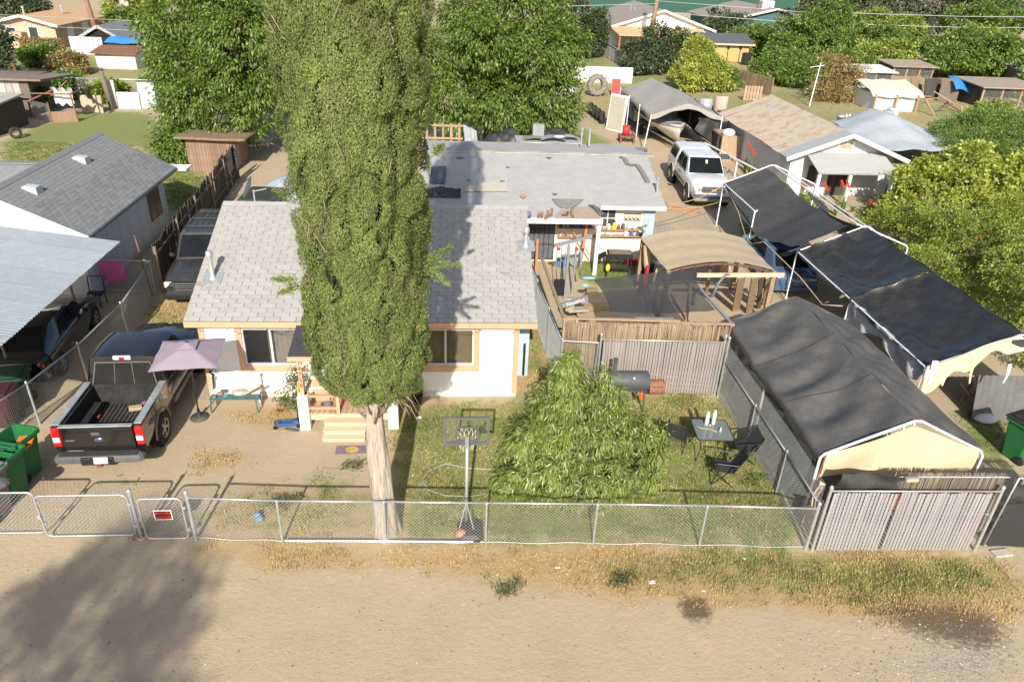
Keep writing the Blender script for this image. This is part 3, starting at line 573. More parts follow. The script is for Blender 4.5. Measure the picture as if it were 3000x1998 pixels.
for i in range(30):
    x = RX0+i*.303; part_copy('ridgecap', lambda: mesh_of('ridge_cap', MB().prism([(0,-.16,-.05),(0,0,.012),(0,.16,-.05),(0,.16,-.058),(0,0,.002),(0,-.16,-.058)], (.33,0,0))), roofm, 'ridge_cap', roof, (x,RY1,zt+.008+.004*(i % 2)), (0,rgs.uniform(-.006,.012),0))
def vent_pipe(parent, p, h, r=.06, cap=True):
    q = obj('flue_pipe', MB().lathe([(r*1.9,.0),(r*1.15,.08),(r,.1),(r,h),(r*1.5,h),(r*1.5,h+.11),(r*1.1,h+.16),(r*.1,h+.17)], 14, p), galv, parent, True, W=True, angle=40)
    obj('flashing', MB().cbox((p[0],p[1]-.02,p[2]+.018), (.5,.46,.012), rx=ang), galv, q, W=True)
vent_pipe(house, (-6.59,18.45,3.05), .62)
vent_pipe(house, (1.98,19.81,3.56), .42)
for (q,w_,h_) in (((-6.85,18.21,2.98),.34,.16),((-6.64,18.08,2.93),.2,.08),((1.32,18.71,3.17),.34,.09),((1.6,18.93,3.25),.07,.04),((-6.85,17.82,2.83),.08,.05),((-6.29,17.82,2.83),.08,.05)):
    m_ = Matrix.Translation(q) @ Matrix.Rotation(ang,4,'X'); pts = [(w_/2*math.cos(t)*rgs.uniform(.75,1.1), h_/2*math.sin(t)*rgs.uniform(.75,1.1), 0) for t in np.linspace(0,2*PI,11)[:-1]]
    obj('roof_patch', MB().prism(pts,(0,0,.006)).xf(m_), mat('worn_patch',(.30,.24,.18),.95,.2,8), roof, W=True)
# pale blue lean-to on the right side
mb = MB(); mb.box(1.68,2.08,18.4,21.3,0,2.26); obj('side_lean_to', mb, mat('pale_blue_wall',(.40,.50,.54),.8,.1,4,grime=.3,grime_col=(.3,.33,.33)), house, W=True)
obj('downpipe', MB().tube([(1.95,18.36,.05),(1.95,18.36,1.1)],.035,8), black, house, W=True)
# string of dark fairy lights sagging under the eave
mb = MB(); pts = []
for x0,x1,s in ((-6.7,-5.9,.10),(-5.9,-4.9,.16),(-4.9,-4.3,.12),(-.9,-.2,.08),(-.2,.6,.10),(.6,1.6,.09)):
    P = [(x0+(x1-x0)*t, 16.93, 2.30-s*4*t*(1-t)) for t in np.linspace(0,1,9)]; mb.tube(P,.005,4)
    for p in P: mb.ball((p[0],p[1],p[2]-.03),.013,5,4)
obj('light_string', mb, black, house, W=True)
# porch
PX0, PX1, PY0 = -3.86, -1.58, 15.80; DZ = .46
deck = obj('porch_deck', MB().box(PX0,PX1,PY0+.01,HY-.05,DZ-.22,DZ-.035), newwood, house, W=True)
npl = 16; pw = (PX1-PX0)/npl
for i in range(npl): part_copy('deckplank', lambda: mesh_of('plank', MB().box(0,pw-.012,0,HY-.06-PY0,0,.032)), decking, 'plank', deck, (PX0+i*pw, PY0-.02, DZ-.033+rgs.uniform(0,.003)))
for k in range(3):
    y1 = PY0-.03-k*.20; z1 = DZ-.13-k*.115
    s = obj('step', MB().box(-3.40,-2.36,y1-.20,y1,0,z1-.03), newwood, house, W=True)
    for j in range(2): obj('tread', MB().box(-3.42,-2.34,y1-.215+j*.10,y1-.121+j*.10,z1-.028,z1), newwood, s, W=True)
whitebd = mat('white_board', (.76,.76,.74), .7, .06, 6, stretch=(8,8,.5), bump=.2, grime=.2, grime_col=(.5,.46,.4))
for x,up in ((-3.92,True),(-1.66,False)):
    p = obj('porch_post', MB().box(x-.13,x+.13,PY0-.10,PY0+.12,0,1.02), whitebd, house, W=True)
    for j in range(3): obj('post_board', MB().box(x-.13+j*.087,x-.13+j*.087+.08,PY0-.118,PY0-.10,.02,1.02), whitebd, p, W=True)
    obj('upper_post', MB().box(x-.05,x+.05,PY0-.05,PY0+.05,1.02,2.13), peach, p, W=True)
    obj('bracket', MB().beam((x+.05,PY0,1.85),(x+.28,PY0,2.1),.05,.05), white, p, W=True)
digits = MB()
for k,ch in enumerate('14758'):
    t_ = text_mb(ch,.17,.008); t_.xf(Matrix.Translation((-3.92,PY0-.056,1.98-k*.165)) @ Matrix.Rotation(PI/2,4,'X')); digits.add(t_.v,t_.f)
obj('house_number', digits, mat('brown_numerals',(.20,.05,.02),.6,.1,5), house, W=True)
for (a,b) in (((-3.80,PY0,.98),(-3.08,PY0,.98)),((-3.80,PY0,.62),(-3.08,PY0,.62)),((-3.86,PY0,1.0),(-3.86,HY-.1,1.0)),((-1.68,PY0,1.0),(-1.68,HY-.1,1.0)),((-2.3,PY0,.62),(-1.78,PY0,.62))):
    obj('porch_rail', MB().beam(a,b,.085,.04), peach, house, W=True)
obj('rail_post', MB().box(-3.10,-3.02,PY0-.03,PY0+.04,DZ,1.0), peach, house, W=True)
pr = obj('porch_roof', MB().slab([(-4.16,15.72,2.18),(-1.3,15.72,2.18),(-1.3,16.99,2.42),(-4.16,16.99,2.42)], .05), mat('black_roofing',(.055,.055,.06),.95,.2,6,fine=.25), house, W=True)
obj('porch_fascia', MB().box(-4.17,-1.29,15.685,15.715,2.06,2.18), peach, house, W=True)

# ---------------------------------------------------------------- low rear wing with rolled roofing and a covered workbench
rear = thing('rear_wing', 'low cream building with patched rolled roofing behind the white house', 'building', (4,30,0))
cream = mat('cream_wall', (.70,.66,.55), .85, .06, 3, bump=.1, grime=.25, grime_col=(.5,.44,.34))
def rb(y): return 2.5+.14*(y-27.0)
mb = MB(); mb.box(-1.3,7.85,27.9,34.3,0,rb(28)-.1); mb.box(2.3,7.85,27.42,27.9,0,rb(27.4)-.12); obj('wall', mb, cream, rear, W=True)
obj('end_panel', MB().box(7.42,7.87,27.36,27.415,.3,2.35), mat('blue_grey_panel',(.36,.45,.50),.7,.1,4,grime=.3,grime_col=(.2,.24,.26)), rear, W=True)
rr_ = obj('roof', MB().prism([(-1.5,26.05,rb(26.05)),(-1.5,32,rb(32)),(-1.5,34.6,2.95),(-1.5,34.6,2.83),(-1.5,32,rb(32)-.12),(-1.5,26.05,rb(26.05)-.12)], (3.6,0,0)).prism([(2.1,26.05,rb(26.05)),(2.1,32,rb(32)),(2.1,34.6,2.95),(2.1,34.6,2.83),(2.1,32,rb(32)-.12),(2.1,26.05,rb(26.05)-.12)], (3.28,0,0)).prism([(5.38,27.0,rb(27)),(5.38,32,rb(32)),(5.38,34.6,2.95),(5.38,34.6,2.83),(5.38,32,rb(32)-.12),(5.38,27.0,rb(27)-.12)], (2.75,0,0)), rolled, rear, W=True)
for i,(x0,x1,y0,y1) in enumerate([(-1.52,8.45,31.0,32.02),(-1.52,8.36,30.02,31.06),(-1.52,8.3,29.0,30.08),(-1.52,2.0,28.0,29.06),(2.0,8.24,28.0,29.06),(-1.52,2.02,26.02,28.06),(2.02,5.4,26.9,28.06),(5.36,8.18,26.97,28.06),(2.3,5.4,25.86,26.96)]):
    mb = MB(); dz = .005+.0016*(9-i)
    mb.sheet(lambda u,v: (x0+(x1-x0)*u, y0+(y1-y0)*v, rb(y0+(y1-y0)*v)+dz+.003*math.sin(u*13+i*2)*math.sin(v*5+i)+.002*math.sin(u*37+i)), 60, 6); o = obj('roofing_sheet', mb, rolled, rr_, False, W=True)
    md = o.modifiers.new('t','SOLIDIFY'); md.thickness = .003
mb = MB(); mb.sheet(lambda u,v: (-1.55+(8.65+1.55-.75*v)*u, 32.02+2.6*v, rb(32)+.10-.22*v+.012*math.sin(u*31)), 60, 4); o = obj('rear_slope', mb, rolled, rr_, False, W=True); o.modifiers.new('t','SOLIDIFY').thickness = .02
obj('ridge_flashing', MB().beam((-1.55,31.98,rb(32)+.055),(8.75,31.98,rb(32)+.055),.20,.07), mat('green_grey_flashing',(.33,.34,.30),.8,.15,4,grime=.3), rr_, W=True)
# patches and tears
def rpatch(pts, m_, dz=.075):
    c = [Vector(p) for p in pts]; obj('roof_patch', MB().prism([(p.x,p.y,rb(p.y)+dz) for p in c],(0,0,.008)), m_, rr_, W=True)
rpatch([(-1.12,30.25,2.95),(-0.49,30.28,2.96),(-0.53,28.56,2.72),(-1.12,28.58,2.72)], mat('dark_blue_patch',(.10,.12,.145),.9,.2,5,fine=.2))
tz = [(7.13,31.71,3.16),(7.32,31.63,3.15),(7.37,30.86,3.04),(7.78,30.88,3.04),(7.84,29.99,2.92),(7.87,29.09,2.79)]
mb = MB()
for a,b in zip(tz[:-1],tz[1:]): mb.beam((a[0],a[1],rb(a[1])+.08),(b[0],b[1],rb(b[1])+.08),.20,.012)
obj('tar_seam', mb, mat('tar_brown',(.21,.195,.18),.95,.2,6), rr_, W=True)
for a in (((3.94,31.45,3.12),.12),((2.07,30.33,2.97),.08),((0.08,31.21,3.09),.14),((0.43,28.95,2.77),.09),((3.82,27.8,2.61),.10),((1.8,28.89,2.76),.12)):
    q,s_ = a; rpatch([(q[0]+s_*math.cos(t)*rgs.uniform(.5,1.6),q[1]+s_*.9*math.sin(t)*rgs.uniform(.5,1.3),0) for t in np.linspace(0,2*PI,8)[:-1]], tarp_p)
rpatch([(3.66,27.36,2.55),(4.94,27.37,2.55),(4.55,26.79,2.47),(4.16,26.44,2.42),(3.84,26.76,2.47)], mat('torn_felt',(.24,.235,.22),.95,.2,5))
rpatch([(3.67,26,2.36),(3.95,26.57,2.44),(4.8,26.7,2.46),(5.53,26.82,2.48),(5.32,25.78,2.33),(3.64,25.73,2.32)], mat('bare_roof_board',(.36,.295,.235),.9,.3,5,stretch=(1,6,6)), .07)
rpatch([(0.24,27.91,2.63),(0.33,28.33,2.69),(2,29.16,2.8),(1.99,27.98,2.64)], mat('tan_roof_board',(.47,.43,.36),.9,.12,4,stretch=(5,1,1)), .068)
rpatch([(2.41,27.59,2.58),(2.56,27.8,2.61),(2.68,27.55,2.58),(2.52,27.3,2.54)], mat('terracotta_scrap',(.50,.26,.15),.9,.1,5), .085)
obj('patio_beam', MB().box(2.35,5.45,25.78,25.85,2.16,2.36), white, rear, W=True)
obj('eave_board', MB().box(5.4,8.15,26.92,26.99,2.36,2.50), white, rear, W=True)
obj('patio_post', MB().box(5.28,5.42,25.92,26.06,0,2.2), white, rear, W=True)
for (a,b,r_) in (((4.85,26.5,0),(5.0,26.55,2.1),.10),((2.95,25.2,0),(2.95,25.25,1.75),.09),((4.35,26.9,1.7),(5.3,26.7,.5),.035)):
    obj('prop_post', MB().beam(a,b,r_,r_), mat('orange_wood',(.40,.22,.10),.85,.25,6,stretch=(6,6,.6)), rear, W=True)
door = obj('security_door', MB().box(2.42,3.88,27.36,27.40,.1,2.05), mat('door_mesh_grey',(.11,.115,.12),.7,.2,5), rear, W=True)
for x in np.linspace(2.45,3.85,8): obj('bar', MB().box(x-.012,x+.012,27.335,27.36,.1,2.05), black, door, W=True)
for z in (.12,.75,1.4,2.03): obj('bar', MB().box(2.42,3.88,27.32,27.335,z-.012,z+.012), black, door, W=True)
for (x0,x1,z) in ((3.98,5.55,1.12),(3.98,5.45,1.5),(5.5,7.4,1.18),(5.6,7.3,1.45)):
    obj('shelf', MB().box(x0,x1,27.16,27.42,z-.02,z), mat('shelf_board',(.45,.28,.16),.8,.2,5,stretch=(.8,6,6)), rear, W=True)
w = obj('window', MB().box(5.62,6.28,27.37,27.41,1.5,2.25), mat('grey_frame',(.5,.5,.48),.6,.1,5), rear, W=True)
for x in (5.66,5.98): 
    for z in (1.54,1.9): obj('pane', MB().box(x,x+.27,27.36,27.368,z,z+.31), glass('dark_pane',(.05,.055,.06)), w, W=True)
def pipe_vent(p, h, name='vent_pipe'):
    obj(name, MB().lathe([(.045,-.1),(.045,h),(.085,h),(.09,h+.1),(.03,h+.12)],10,p), galv, rear, True, W=True, angle=40)
pipe_vent((-1.17,28.74,2.74), .95); pipe_vent((8.05,28.2,1.9), 1.35); pipe_vent((5.7,33.6,3.3), .65); pipe_vent((6.07,33.6,3.31), .62)


# ---------------------------------------------------------------- fences
def chain_mb(p0, p1, z0, z1, diag=.085, t=.0042, sag=0.):
    """woven chain-link wires between two ground points"""
    p0 = Vector(p0[:2]); p1 = Vector(p1[:2]); L = (p1-p0).length; d = (p1-p0)/L; h = z1-z0; n = Vector((-d.y,d.x)); mb = MB()
    u = -h
    while u < L:
        for s in (1,-1):
            a0, a1 = (u, u+h) if s == 1 else (u+h, u); t0, t1 = 0., 1.
            lo, hi = min(a0,a1), max(a0,a1)
            if hi <= 0 or lo >= L: continue
            def tt(x): return (x-a0)/(a1-a0)
            q = sorted((tt(max(0,lo)), tt(min(L,hi)))); t0, t1 = q
            A = p0+d*(a0+(a1-a0)*t0); B = p0+d*(a0+(a1-a0)*t1); za = z0+h*t0; zb = z0+h*t1; o = n*(.003*s)
            w = Vector((d.x, d.y, -s)).normalized()*t/2; nn = Vector((n.x,n.y,0))*t/2
            va = Vector((A.x+o.x,A.y+o.y,za)); vb = Vector((B.x+o.x,B.y+o.y,zb))
            mb.add([va-w-nn*.6,va+w-nn*.6,va+nn,vb-w-nn*.6,vb+w-nn*.6,vb+nn], [(0,1,4,3),(1,2,5,4),(2,0,3,5)])
        u += diag
    return mb
def post(parent, p, h, r=.028, name='post'):
    return obj(name, MB().lathe([(r,0),(r,h-.03),(r*1.25,h-.03),(r*1.2,h),(r*.6,h+.03),(.002,h+.035)], 10, (p[0],p[1],0)), galv, parent, True, W=True, angle=40)
def rail(parent, a, b, r=.021, name='top_rail'): return obj(name, MB().tube([a,b],r,8), galv, parent, True, W=True)
FP = [(-5.47,11.76),(-3.66,11.63),(-1.50,11.56),(.61,11.48),(2.91,11.40),(5.21,11.30),(7.53,11.16)]
ff = thing('front_fence', 'low galvanized chain-link fence along the dirt road in front of the house', 'fence', (1,11.45,0))
for i,p in enumerate(FP): post(ff, p, 1.30 if i in (0,6) else 1.14, .036 if i in (0,6) else .024)
for a,b in zip(FP[:-1],FP[1:]):
    rail(ff, (*a,1.15), (*b,1.15)); obj('chain_mesh', chain_mb(a,b,.02,1.15), wire, ff, W=True)
    obj('bottom_wire', MB().tube([(*lerp(a,b,t),.06+.02*math.sin(t*9+a[0])) for t in np.linspace(0,1,9)],.005,4), wire, ff, W=True)
obj('ground_pipe', MB().tube([(-3.6,11.60,.10),(.35,11.47,.10)],.02,8), pipew, ff, True, W=True)
def gate(label, x0, x1, y, z0, z1, rc=.12, yaw=0):
    g_ = thing('chain_link_gate', label, 'gate', ((x0+x1)/2,y,0), yaw); w = (x1-x0)/2; P = []
    for cx_,cz_,a0 in ((w-rc,z1-rc,0),(-w+rc,z1-rc,90),(-w+rc,z0+rc,180),(w-rc,z0+rc,270)):
        for k in range(6): a = R(a0+k*18); P.append((cx_+rc*math.cos(a),0,cz_+rc*math.sin(a)))
    obj('gate_frame', MB().tube(P,.021,8,True), galv, g_, True); obj('chain_mesh', chain_mb((-w+.03,0),(w-.03,0),z0+.02,z1-.02), wire, g_)
    for z in (z0+.25,z1-.25): obj('hinge', MB().cbox((w+.03,0,z),(.08,.05,.06)), galv, g_)
    obj('latch', MB().cbox((-w-.02,-.01,(z0+z1)/2),(.07,.04,.10)), galv, g_); return g_
gate('wide chain-link drive gate leaf beside the small gate with the red sign', -8.52, -6.72, 11.90, .05, 1.13)
gate('chain-link drive gate leaf in front of the grey trash bin', -10.55, -8.60, 12.02, .05, 1.12)
gate('small chain-link walk gate carrying the red warning sign', -6.48, -5.62, 11.80, .03, 1.10, .1)
gp = thing('gate_post', 'thick galvanized gate post between the drive gate and the walk gate', 'post', (-6.62,11.86,0)); post(gp, (-6.62,11.86), 1.28, .04); obj('ground_collar', MB().lathe([(.1,0),(.085,.03),(.05,.035)],10), concrete, gp)
sg = thing('warning_sign', 'black and red beware of dog sign with white border on the walk gate', 'sign', (-6.02,11.765,.70), 0)
obj('sign_plate', MB().cbox((0,0,0),(.36,.006,.25),rx=-.0), mat('sign_white',(.8,.8,.8),.5,.03,5), sg); obj('sign_face', MB().cbox((0,-.005,0),(.325,.004,.215)), mat('sign_black',(.015,.015,.015),.5,.1,5), sg)
redp = mat('sign_red',(.75,.045,.05),.5,.05,5)
for tx,sz,z in (('BEWARE',.088,.05),('of DOG',.088,-.052)): obj('lettering', text_mb(tx,sz,.003).xf(Matrix.Translation((0,-.010,z)) @ Matrix.Rotation(PI/2,4,'X')), redp, sg)

# slat fence to the right of the corner post
slat_m = mat('grey_vinyl_slat', (.315,.295,.30), .6, .10, 4, objvar=.07, grime=.3, grime_col=(.30,.25,.24), stretch=(1,1,.4))
slat_b = mat('brown_vinyl_slat', (.30,.25,.235), .6, .10, 4, objvar=.08, grime=.3, grime_col=(.25,.19,.17), stretch=(1,1,.4))
def slat_fence(t, p0, p1, h, n, m_, skip=(), wav=.0, z0=.04, key='slat', mesh=True):
    dx, dy = p1[0]-p0[0], p1[1]-p0[1]; L = math.hypot(dx,dy); a = math.atan2(dy,dx); w = L/n
    def mk(): return mesh_of('slat', MB().prism([(-w*.375,-.006,0),(w*.375,-.006,0),(w*.375,.004,0),(0,.008,0),(-w*.375,.004,0)],(0,0,h-z0)))
    for i in range(n):
        if i in skip: continue
        f = (i+.5)/n; part_copy(key, mk, m_, 'slat', t, (p0[0]+dx*f, p0[1]+dy*f, z0+wav*math.sin(i*.7)), (rgs.uniform(-.012,.012)+wav*.7*math.sin(i*.5), rgs.uniform(-.004,.004), a+rgs.uniform(-.06,.06)))
    if mesh: obj('chain_mesh', chain_mb((p0[0]-.012*math.sin(-a),p0[1]-.014),(p1[0],p1[1]-.014),z0,h,.095,.004), wire, t, W=True)
sf = thing('slatted_fence', 'chain-link fence panel filled with grey upright slats beside the dirt road', 'fence', (9.5,11.1,0))
slat_fence(sf, (7.72,11.10), (11.2,11.02), 1.62, 46, slat_m, skip=(18,45), wav=.01)
post(sf,(7.66,11.13),1.75,.035); post(sf,(11.3,11.03),1.78,.038); rail(sf,(7.66,11.11,1.66),(11.3,11.03,1.66),.02)
obj('red_slat', MB().box(9.03,9.11,11.05,11.06,1.18,1.62), rustm, sf, W=True)
# black sheeting and reed screen standing behind that panel
reedm = leafmat('reed', (.15,.125,.10), (.25,.21,.165), (.34,.29,.23), 0, .03); reedt = leafmat('reed_tan', (.25,.185,.115), (.40,.30,.20), (.50,.40,.285), 0, .03)
def reeds(name, p0, p1, z0, z1, n, m_, parent, seed, w=.008):
    rg = np.random.default_rng(seed); f = rg.random(n); x = p0[0]+(p1[0]-p0[0])*f; y = p0[1]+(p1[1]-p0[1])*f+rg.normal(0,.012,n); a = z0+rg.uniform(-.02,.05,n); b = z1-rg.random(n)**3*.12+rg.normal(0,.012,n); l = rg.normal(0,.02,n)
    V = np.zeros((n,6,3)); k = 0
    for (ox,oy) in ((-1,0),(.5,-.9),(.5,.9)):
        V[:,k,0] = x+ox*w; V[:,k,1] = y+oy*w; V[:,k,2] = a; V[:,k+3,0] = x+ox*w+l; V[:,k+3,1] = y+oy*w; V[:,k+3,2] = b; k += 1
    o = np_mesh(name, V-np.array(root_loc(parent))[None,None], [(0,1,4,3),(1,2,5,4),(2,0,3,5)], m_, parent); o['kind'] = 'stuff'; return o
rs_ = thing('reed_screen', 'grey-brown reed screen rising above the slatted fence panel', 'screen', (10.4,11.25,0))
reeds('reeds', (9.2,11.28), (11.45,11.22), .4, 1.98, 420, reedm, rs_, 3)
for z in (.9,1.9): obj('binding_rail', MB().tube([(9.1,11.25,z),(11.5,11.19,z)],.016,6), galv, rs_, W=True)
blackmesh = meshcloth('black_mesh_tarp', (.03,.03,.032), .12)
tarpb = mat('black_tarp', (.035,.036,.038), .48, .25, 3, bump=.15, grime=.55, grime_col=(.105,.10,.09), spec=.5)
tarpg = mat('charcoal_tarp', (.095,.092,.088), .58, .18, 4, bump=.35, grime=.6, grime_col=(.165,.155,.14), spec=.45)
clearsheet = seethru('clouded_plastic', (.13,.135,.14), .40, .3)
one('black_sheeting', MB().sheet(lambda u,v: (7.85+1.45*u+.05*v, 11.30+.05*math.sin(u*9+v*4)+.03*math.sin(v*13+u*5), .9+1.08*v-.06*math.sin(u*PI)*v), 30, 14), tarpb, 'black plastic sheeting tied between the corner post and the reed screen', 'sheeting', smooth=True)
sl = thing('solar_lamp', 'small grey box lamp clipped to the reed screen top rail', 'lamp', (9.35,11.18,1.9)); obj('lamp_box', MB().bevbox((0,0,0),(.30,.09,.10),.015), mat('lamp_grey',(.22,.22,.20),.5,.1,5), sl); obj('lamp_panel', MB().cbox((0,-.05,-.01),(.24,.01,.06)), mat('lamp_yellow',(.55,.48,.25),.4,.1,5), sl)
tg = thing('tarp_gate', 'black mesh covered gate at the right end of the road fence', 'gate', (12.6,11.1,0))
obj('gate_frame', MB().tube([(11.55,11.12,.06),(11.62,11.1,1.95),(13.9,11.0,1.95),(13.9,11.0,.06),(11.55,11.12,.06)],.024,8), galv, tg, True, W=True)
obj('mesh_tarp', MB().sheet(lambda u,v: (11.6+2.3*u, 11.07-.1*u+.02*math.sin(u*11+v*6), .07+1.22*v), 24, 10), blackmesh, tg, True, W=True)
obj('upper_tarp', MB().sheet(lambda u,v: (11.62+2.28*u, 11.09-.1*u+.045*math.sin(u*8+v*9), 1.22+.55*v), 24, 8), tarpb, tg, True, W=True)
for z in (.35,.7,1.05): obj('board', MB().box(11.62,13.85,11.12,11.15,z-.13,z+.13), mat('grey_board',(.30,.30,.29),.8,.1,4), tg, W=True)
reeds('reeds', (11.65,11.2), (13.9,11.1), 1.5, 1.98, 200, reedm, tg, 4)
one('paver_slab', MB().bevbox((11.85,10.92,.02),(.42,.20,.05),.01,rz=.1), concrete, 'pale concrete paver lying before the tarp covered gate', 'paver')
# low chain-link along the tent side
rf = thing('side_fence', 'chain-link fence running back beside the black tarp tent', 'fence', (7.55,14.2,0))
SP = [(7.58,11.22),(7.60,13.0),(7.56,14.9),(7.52,17.2)]
for i,p in enumerate(SP[1:]): post(rf,p,1.25 if i < 2 else 1.95,.026 if i < 2 else .034)
for a,b in zip(SP[:-1],SP[1:]): rail(rf,(*a,1.2),(*b,1.2)); obj('chain_mesh', chain_mb(a,b,.03,1.2), wire, rf, W=True); obj('poultry_wire', chain_mb(a,b,1.2,1.75,.05,.002), wire, rf, W=True)
# left boundary: chain link, then old boards
lf = thing('boundary_fence', 'chain-link boundary fence between the driveway and the metal carport', 'fence', (-10.6,19.5,0))
LP = [(-11.21,14.2,0),(-10.68,16.02,0),(-10.35,18.03,-0),(-10.23,20.59,0),(-10.56,23.87,0)]
for i,p in enumerate(LP): post(lf,p,1.28,.03)
for a,b in zip(LP[:-1],LP[1:]): rail(lf,(a[0],a[1],1.22),(b[0],b[1],1.22)); obj('chain_mesh', chain_mb(a,b,.03,1.22), wire, lf, W=True)
p4 = LP[-1]; ng = thing('neighbour_gate', 'chain-link gate panel joining the boundary fence to the grey house wall', 'gate', (p4[0]-.8,p4[1]+.1,0))
obj('gate_frame', MB().tube([(p4[0]-1.85,p4[1]+.2,.1),(p4[0]-.1,p4[1]+.05,.1),(p4[0]-.1,p4[1]+.05,1.25),(p4[0]-1.85,p4[1]+.2,1.25)],.02,8,True), galv, ng, W=True); obj('chain_mesh', chain_mb((p4[0]-1.85,p4[1]+.2),(p4[0]-.1,p4[1]+.05),.1,1.25), wire, ng, W=True)
tw = thing('pink_towel', 'pink towel hung over the chain-link gate by the carport', 'towel', (p4[0]-1.35,p4[1]+.12,1.25)); obj('cloth', MB().sheet(lambda u,v: (-.40+.80*u+.05*v, -.03-.03*math.sin(u*9)-.02*math.sin(v*7+u*3), .02-.78*v-.05*math.sin(u*PI)), 16, 10), mat('pink_cloth',(.55,.12,.32),.95,.12,8), tw, True)
wf = thing('board_fence', 'weathered dark board fence beside the black SUV', 'fence', (-11,29,0))
W0 = (p4[0]+.12,p4[1]+.15); W1 = (-11.55,38.3); nb = 96; Lw = math.hypot(W1[0]-W0[0],W1[1]-W0[1]); aw = math.atan2(W1[1]-W0[1],W1[0]-W0[0])
def picket(): return mesh_of('picket', MB().prism([(-.084,-.01,0),(.084,-.01,0),(.084,-.01,1.72),(.055,-.01,1.8),(-.05,-.01,1.82),(-.084,-.01,1.70)],(0,.02,0)))
for i in range(nb):
    f = (i+.5)/nb; part_copy('picket', picket, mat('dark_picket',(.095,.075,.058),.9,.4,5,bump=.4,stretch=(7,7,.6),objvar=.3), 'picket', wf, (W0[0]+(W1[0]-W0[0])*f+rgs.uniform(-.02,.02), W0[1]+(W1[1]-W0[1])*f, 0), (rgs.uniform(-.02,.02),rgs.uniform(-.012,.012)+(.10 if 70 < i < 76 else 0),aw+rgs.uniform(-.05,.05)), (rgs.uniform(.92,1.04),1,rgs.uniform(.93,1.03)))
for z in (.45,1.4): obj('rail', MB().beam((W0[0]+.05,W0[1],z),(W1[0]+.05,W1[1],z),.04,.09), greyw, wf, W=True)
for i in range(6): f = i/5; obj('fence_post', MB().beam((W0[0]+(W1[0]-W0[0])*f+.08,W0[1]+(W1[1]-W0[1])*f,0),(W0[0]+(W1[0]-W0[0])*f+.08,W0[1]+(W1[1]-W0[1])*f,1.75),.09,.09), greyw, wf, W=True)
one('brown_pole', MB().tube([(p4[0]-.1,p4[1]-.12,0),(p4[0]-.42,p4[1]+.25,2.1)],.03,7), mat('brown_pipe',(.16,.10,.075),.8,.2,6), 'leaning brown pole where the boundary fence meets the board fence', 'pole', smooth=True)


# ---------------------------------------------------------------- vehicles (local axes: +Y forward, X across)
def loft(stations, cap=True):
    """stations: list of (y, [(x,z) half section from top centre to bottom centre]) mirrored"""
    mb = MB(); rings = []
    for y,pts in stations:
        full = [(x,y,z) for x,z in pts] + [(-x,y,z) for x,z in reversed(pts) if x > 1e-6]; rings.append(full)
    n = len(rings[0])
    for r_ in rings: mb.v.extend(r_)
    for i in range(len(rings)-1):
        for k in range(n): mb.f.append((i*n+k, i*n+(k+1)%n, (i+1)*n+(k+1)%n, (i+1)*n+k))
    if cap: mb.f.append(tuple(range(n-1,-1,-1))); mb.f.append(tuple((len(rings)-1)*n+k for k in range(n)))
    return mb
def wheel(parent, x, y, r, w, rim_m, side, spokes=6, rr=.62):
    M_ = Matrix.Rotation(PI/2*side,3,'Y')
    t_ = obj('wheel', MB().lathe([(r*rr,-w/2),(r*.90,-w/2),(r,-w*.36),(r,w*.36),(r*.90,w/2),(r*rr,w/2)],22,(x,y,r),M_,cap=False), rubber, parent, True, angle=35)
    rim = obj('rim', MB().lathe([(r*rr,w*.46),(r*rr*.94,w*.46),(r*rr*.9,w*.20),(r*.16,w*.22),(r*.14,w*.36),(.005,w*.38)],22,(x,y,r),M_,cap=False), mat('rim_shadow',(.08,.08,.085),.5,.2,6,metal=.5), t_, True, angle=35)
    mb = MB()
    for k in range(spokes):
        a = 2*PI*k/spokes; c, s = math.cos(a), math.sin(a); p = lambda rad,dz: tuple(Vector((x,y,r))+M_ @ Vector((c*rad,s*rad,dz)))
        mb.beam(p(r*.10,w*.40),p(r*rr*.97,w*.42),.07 if spokes < 7 else .045,.03,up=tuple(M_ @ Vector((0,0,1))))
    mb.lathe([(r*rr,w*.47),(r*rr,w*.50),(r*rr*.90,w*.47)],22,(x,y,r),M_,cap=False); mb.lathe([(r*.15,w*.40),(r*.14,w*.46),(.005,w*.47)],10,(x,y,r),M_,cap=False)
    obj('spokes', mb, rim_m, t_, True, angle=30); return t_
def well(parent, x, y, r, side, R_=1.20):
    obj('wheel_well', MB().lathe([(r*R_,-.22),(r*R_,.012),(.01,.013)],24,(x,y,r*1.02),Matrix.Rotation(PI/2*side,3,'Y'),cap=False), mat('well_black',(.008,.008,.008),.9,.1,5), parent, True, angle=40)
def arch(parent, x, y, r, side, m_, R_=1.26, dr=.07, th=.035):
    mb = MB(); n = 15
    def f(u,v):
        a = PI*(.0+1.0*u); rad = r*R_+dr*(v-.5); return (x+side*(.012+th*math.sin(PI*v)), y+rad*math.cos(a), r+rad*math.sin(a))
    mb.sheet(f, n, 5); return obj('wheel_arch_flare', mb, m_, parent, True)
tailred = mat('tail_red', (.50,.012,.012), .2, .25, 9, spec=.7, coat=.5); lens_w = mat('lens_clear', (.70,.72,.73), .15, .15, 12, spec=.7); amber = mat('lens_amber',(.75,.22,.02),.25,.1,6)
cglass = mat('car_glass', (.012,.014,.016), .05, .3, 1.5, spec=.18)
def quadpart(name, pts, m_, parent, t=.012): return obj(name, MB().slab(pts, t), m_, parent)

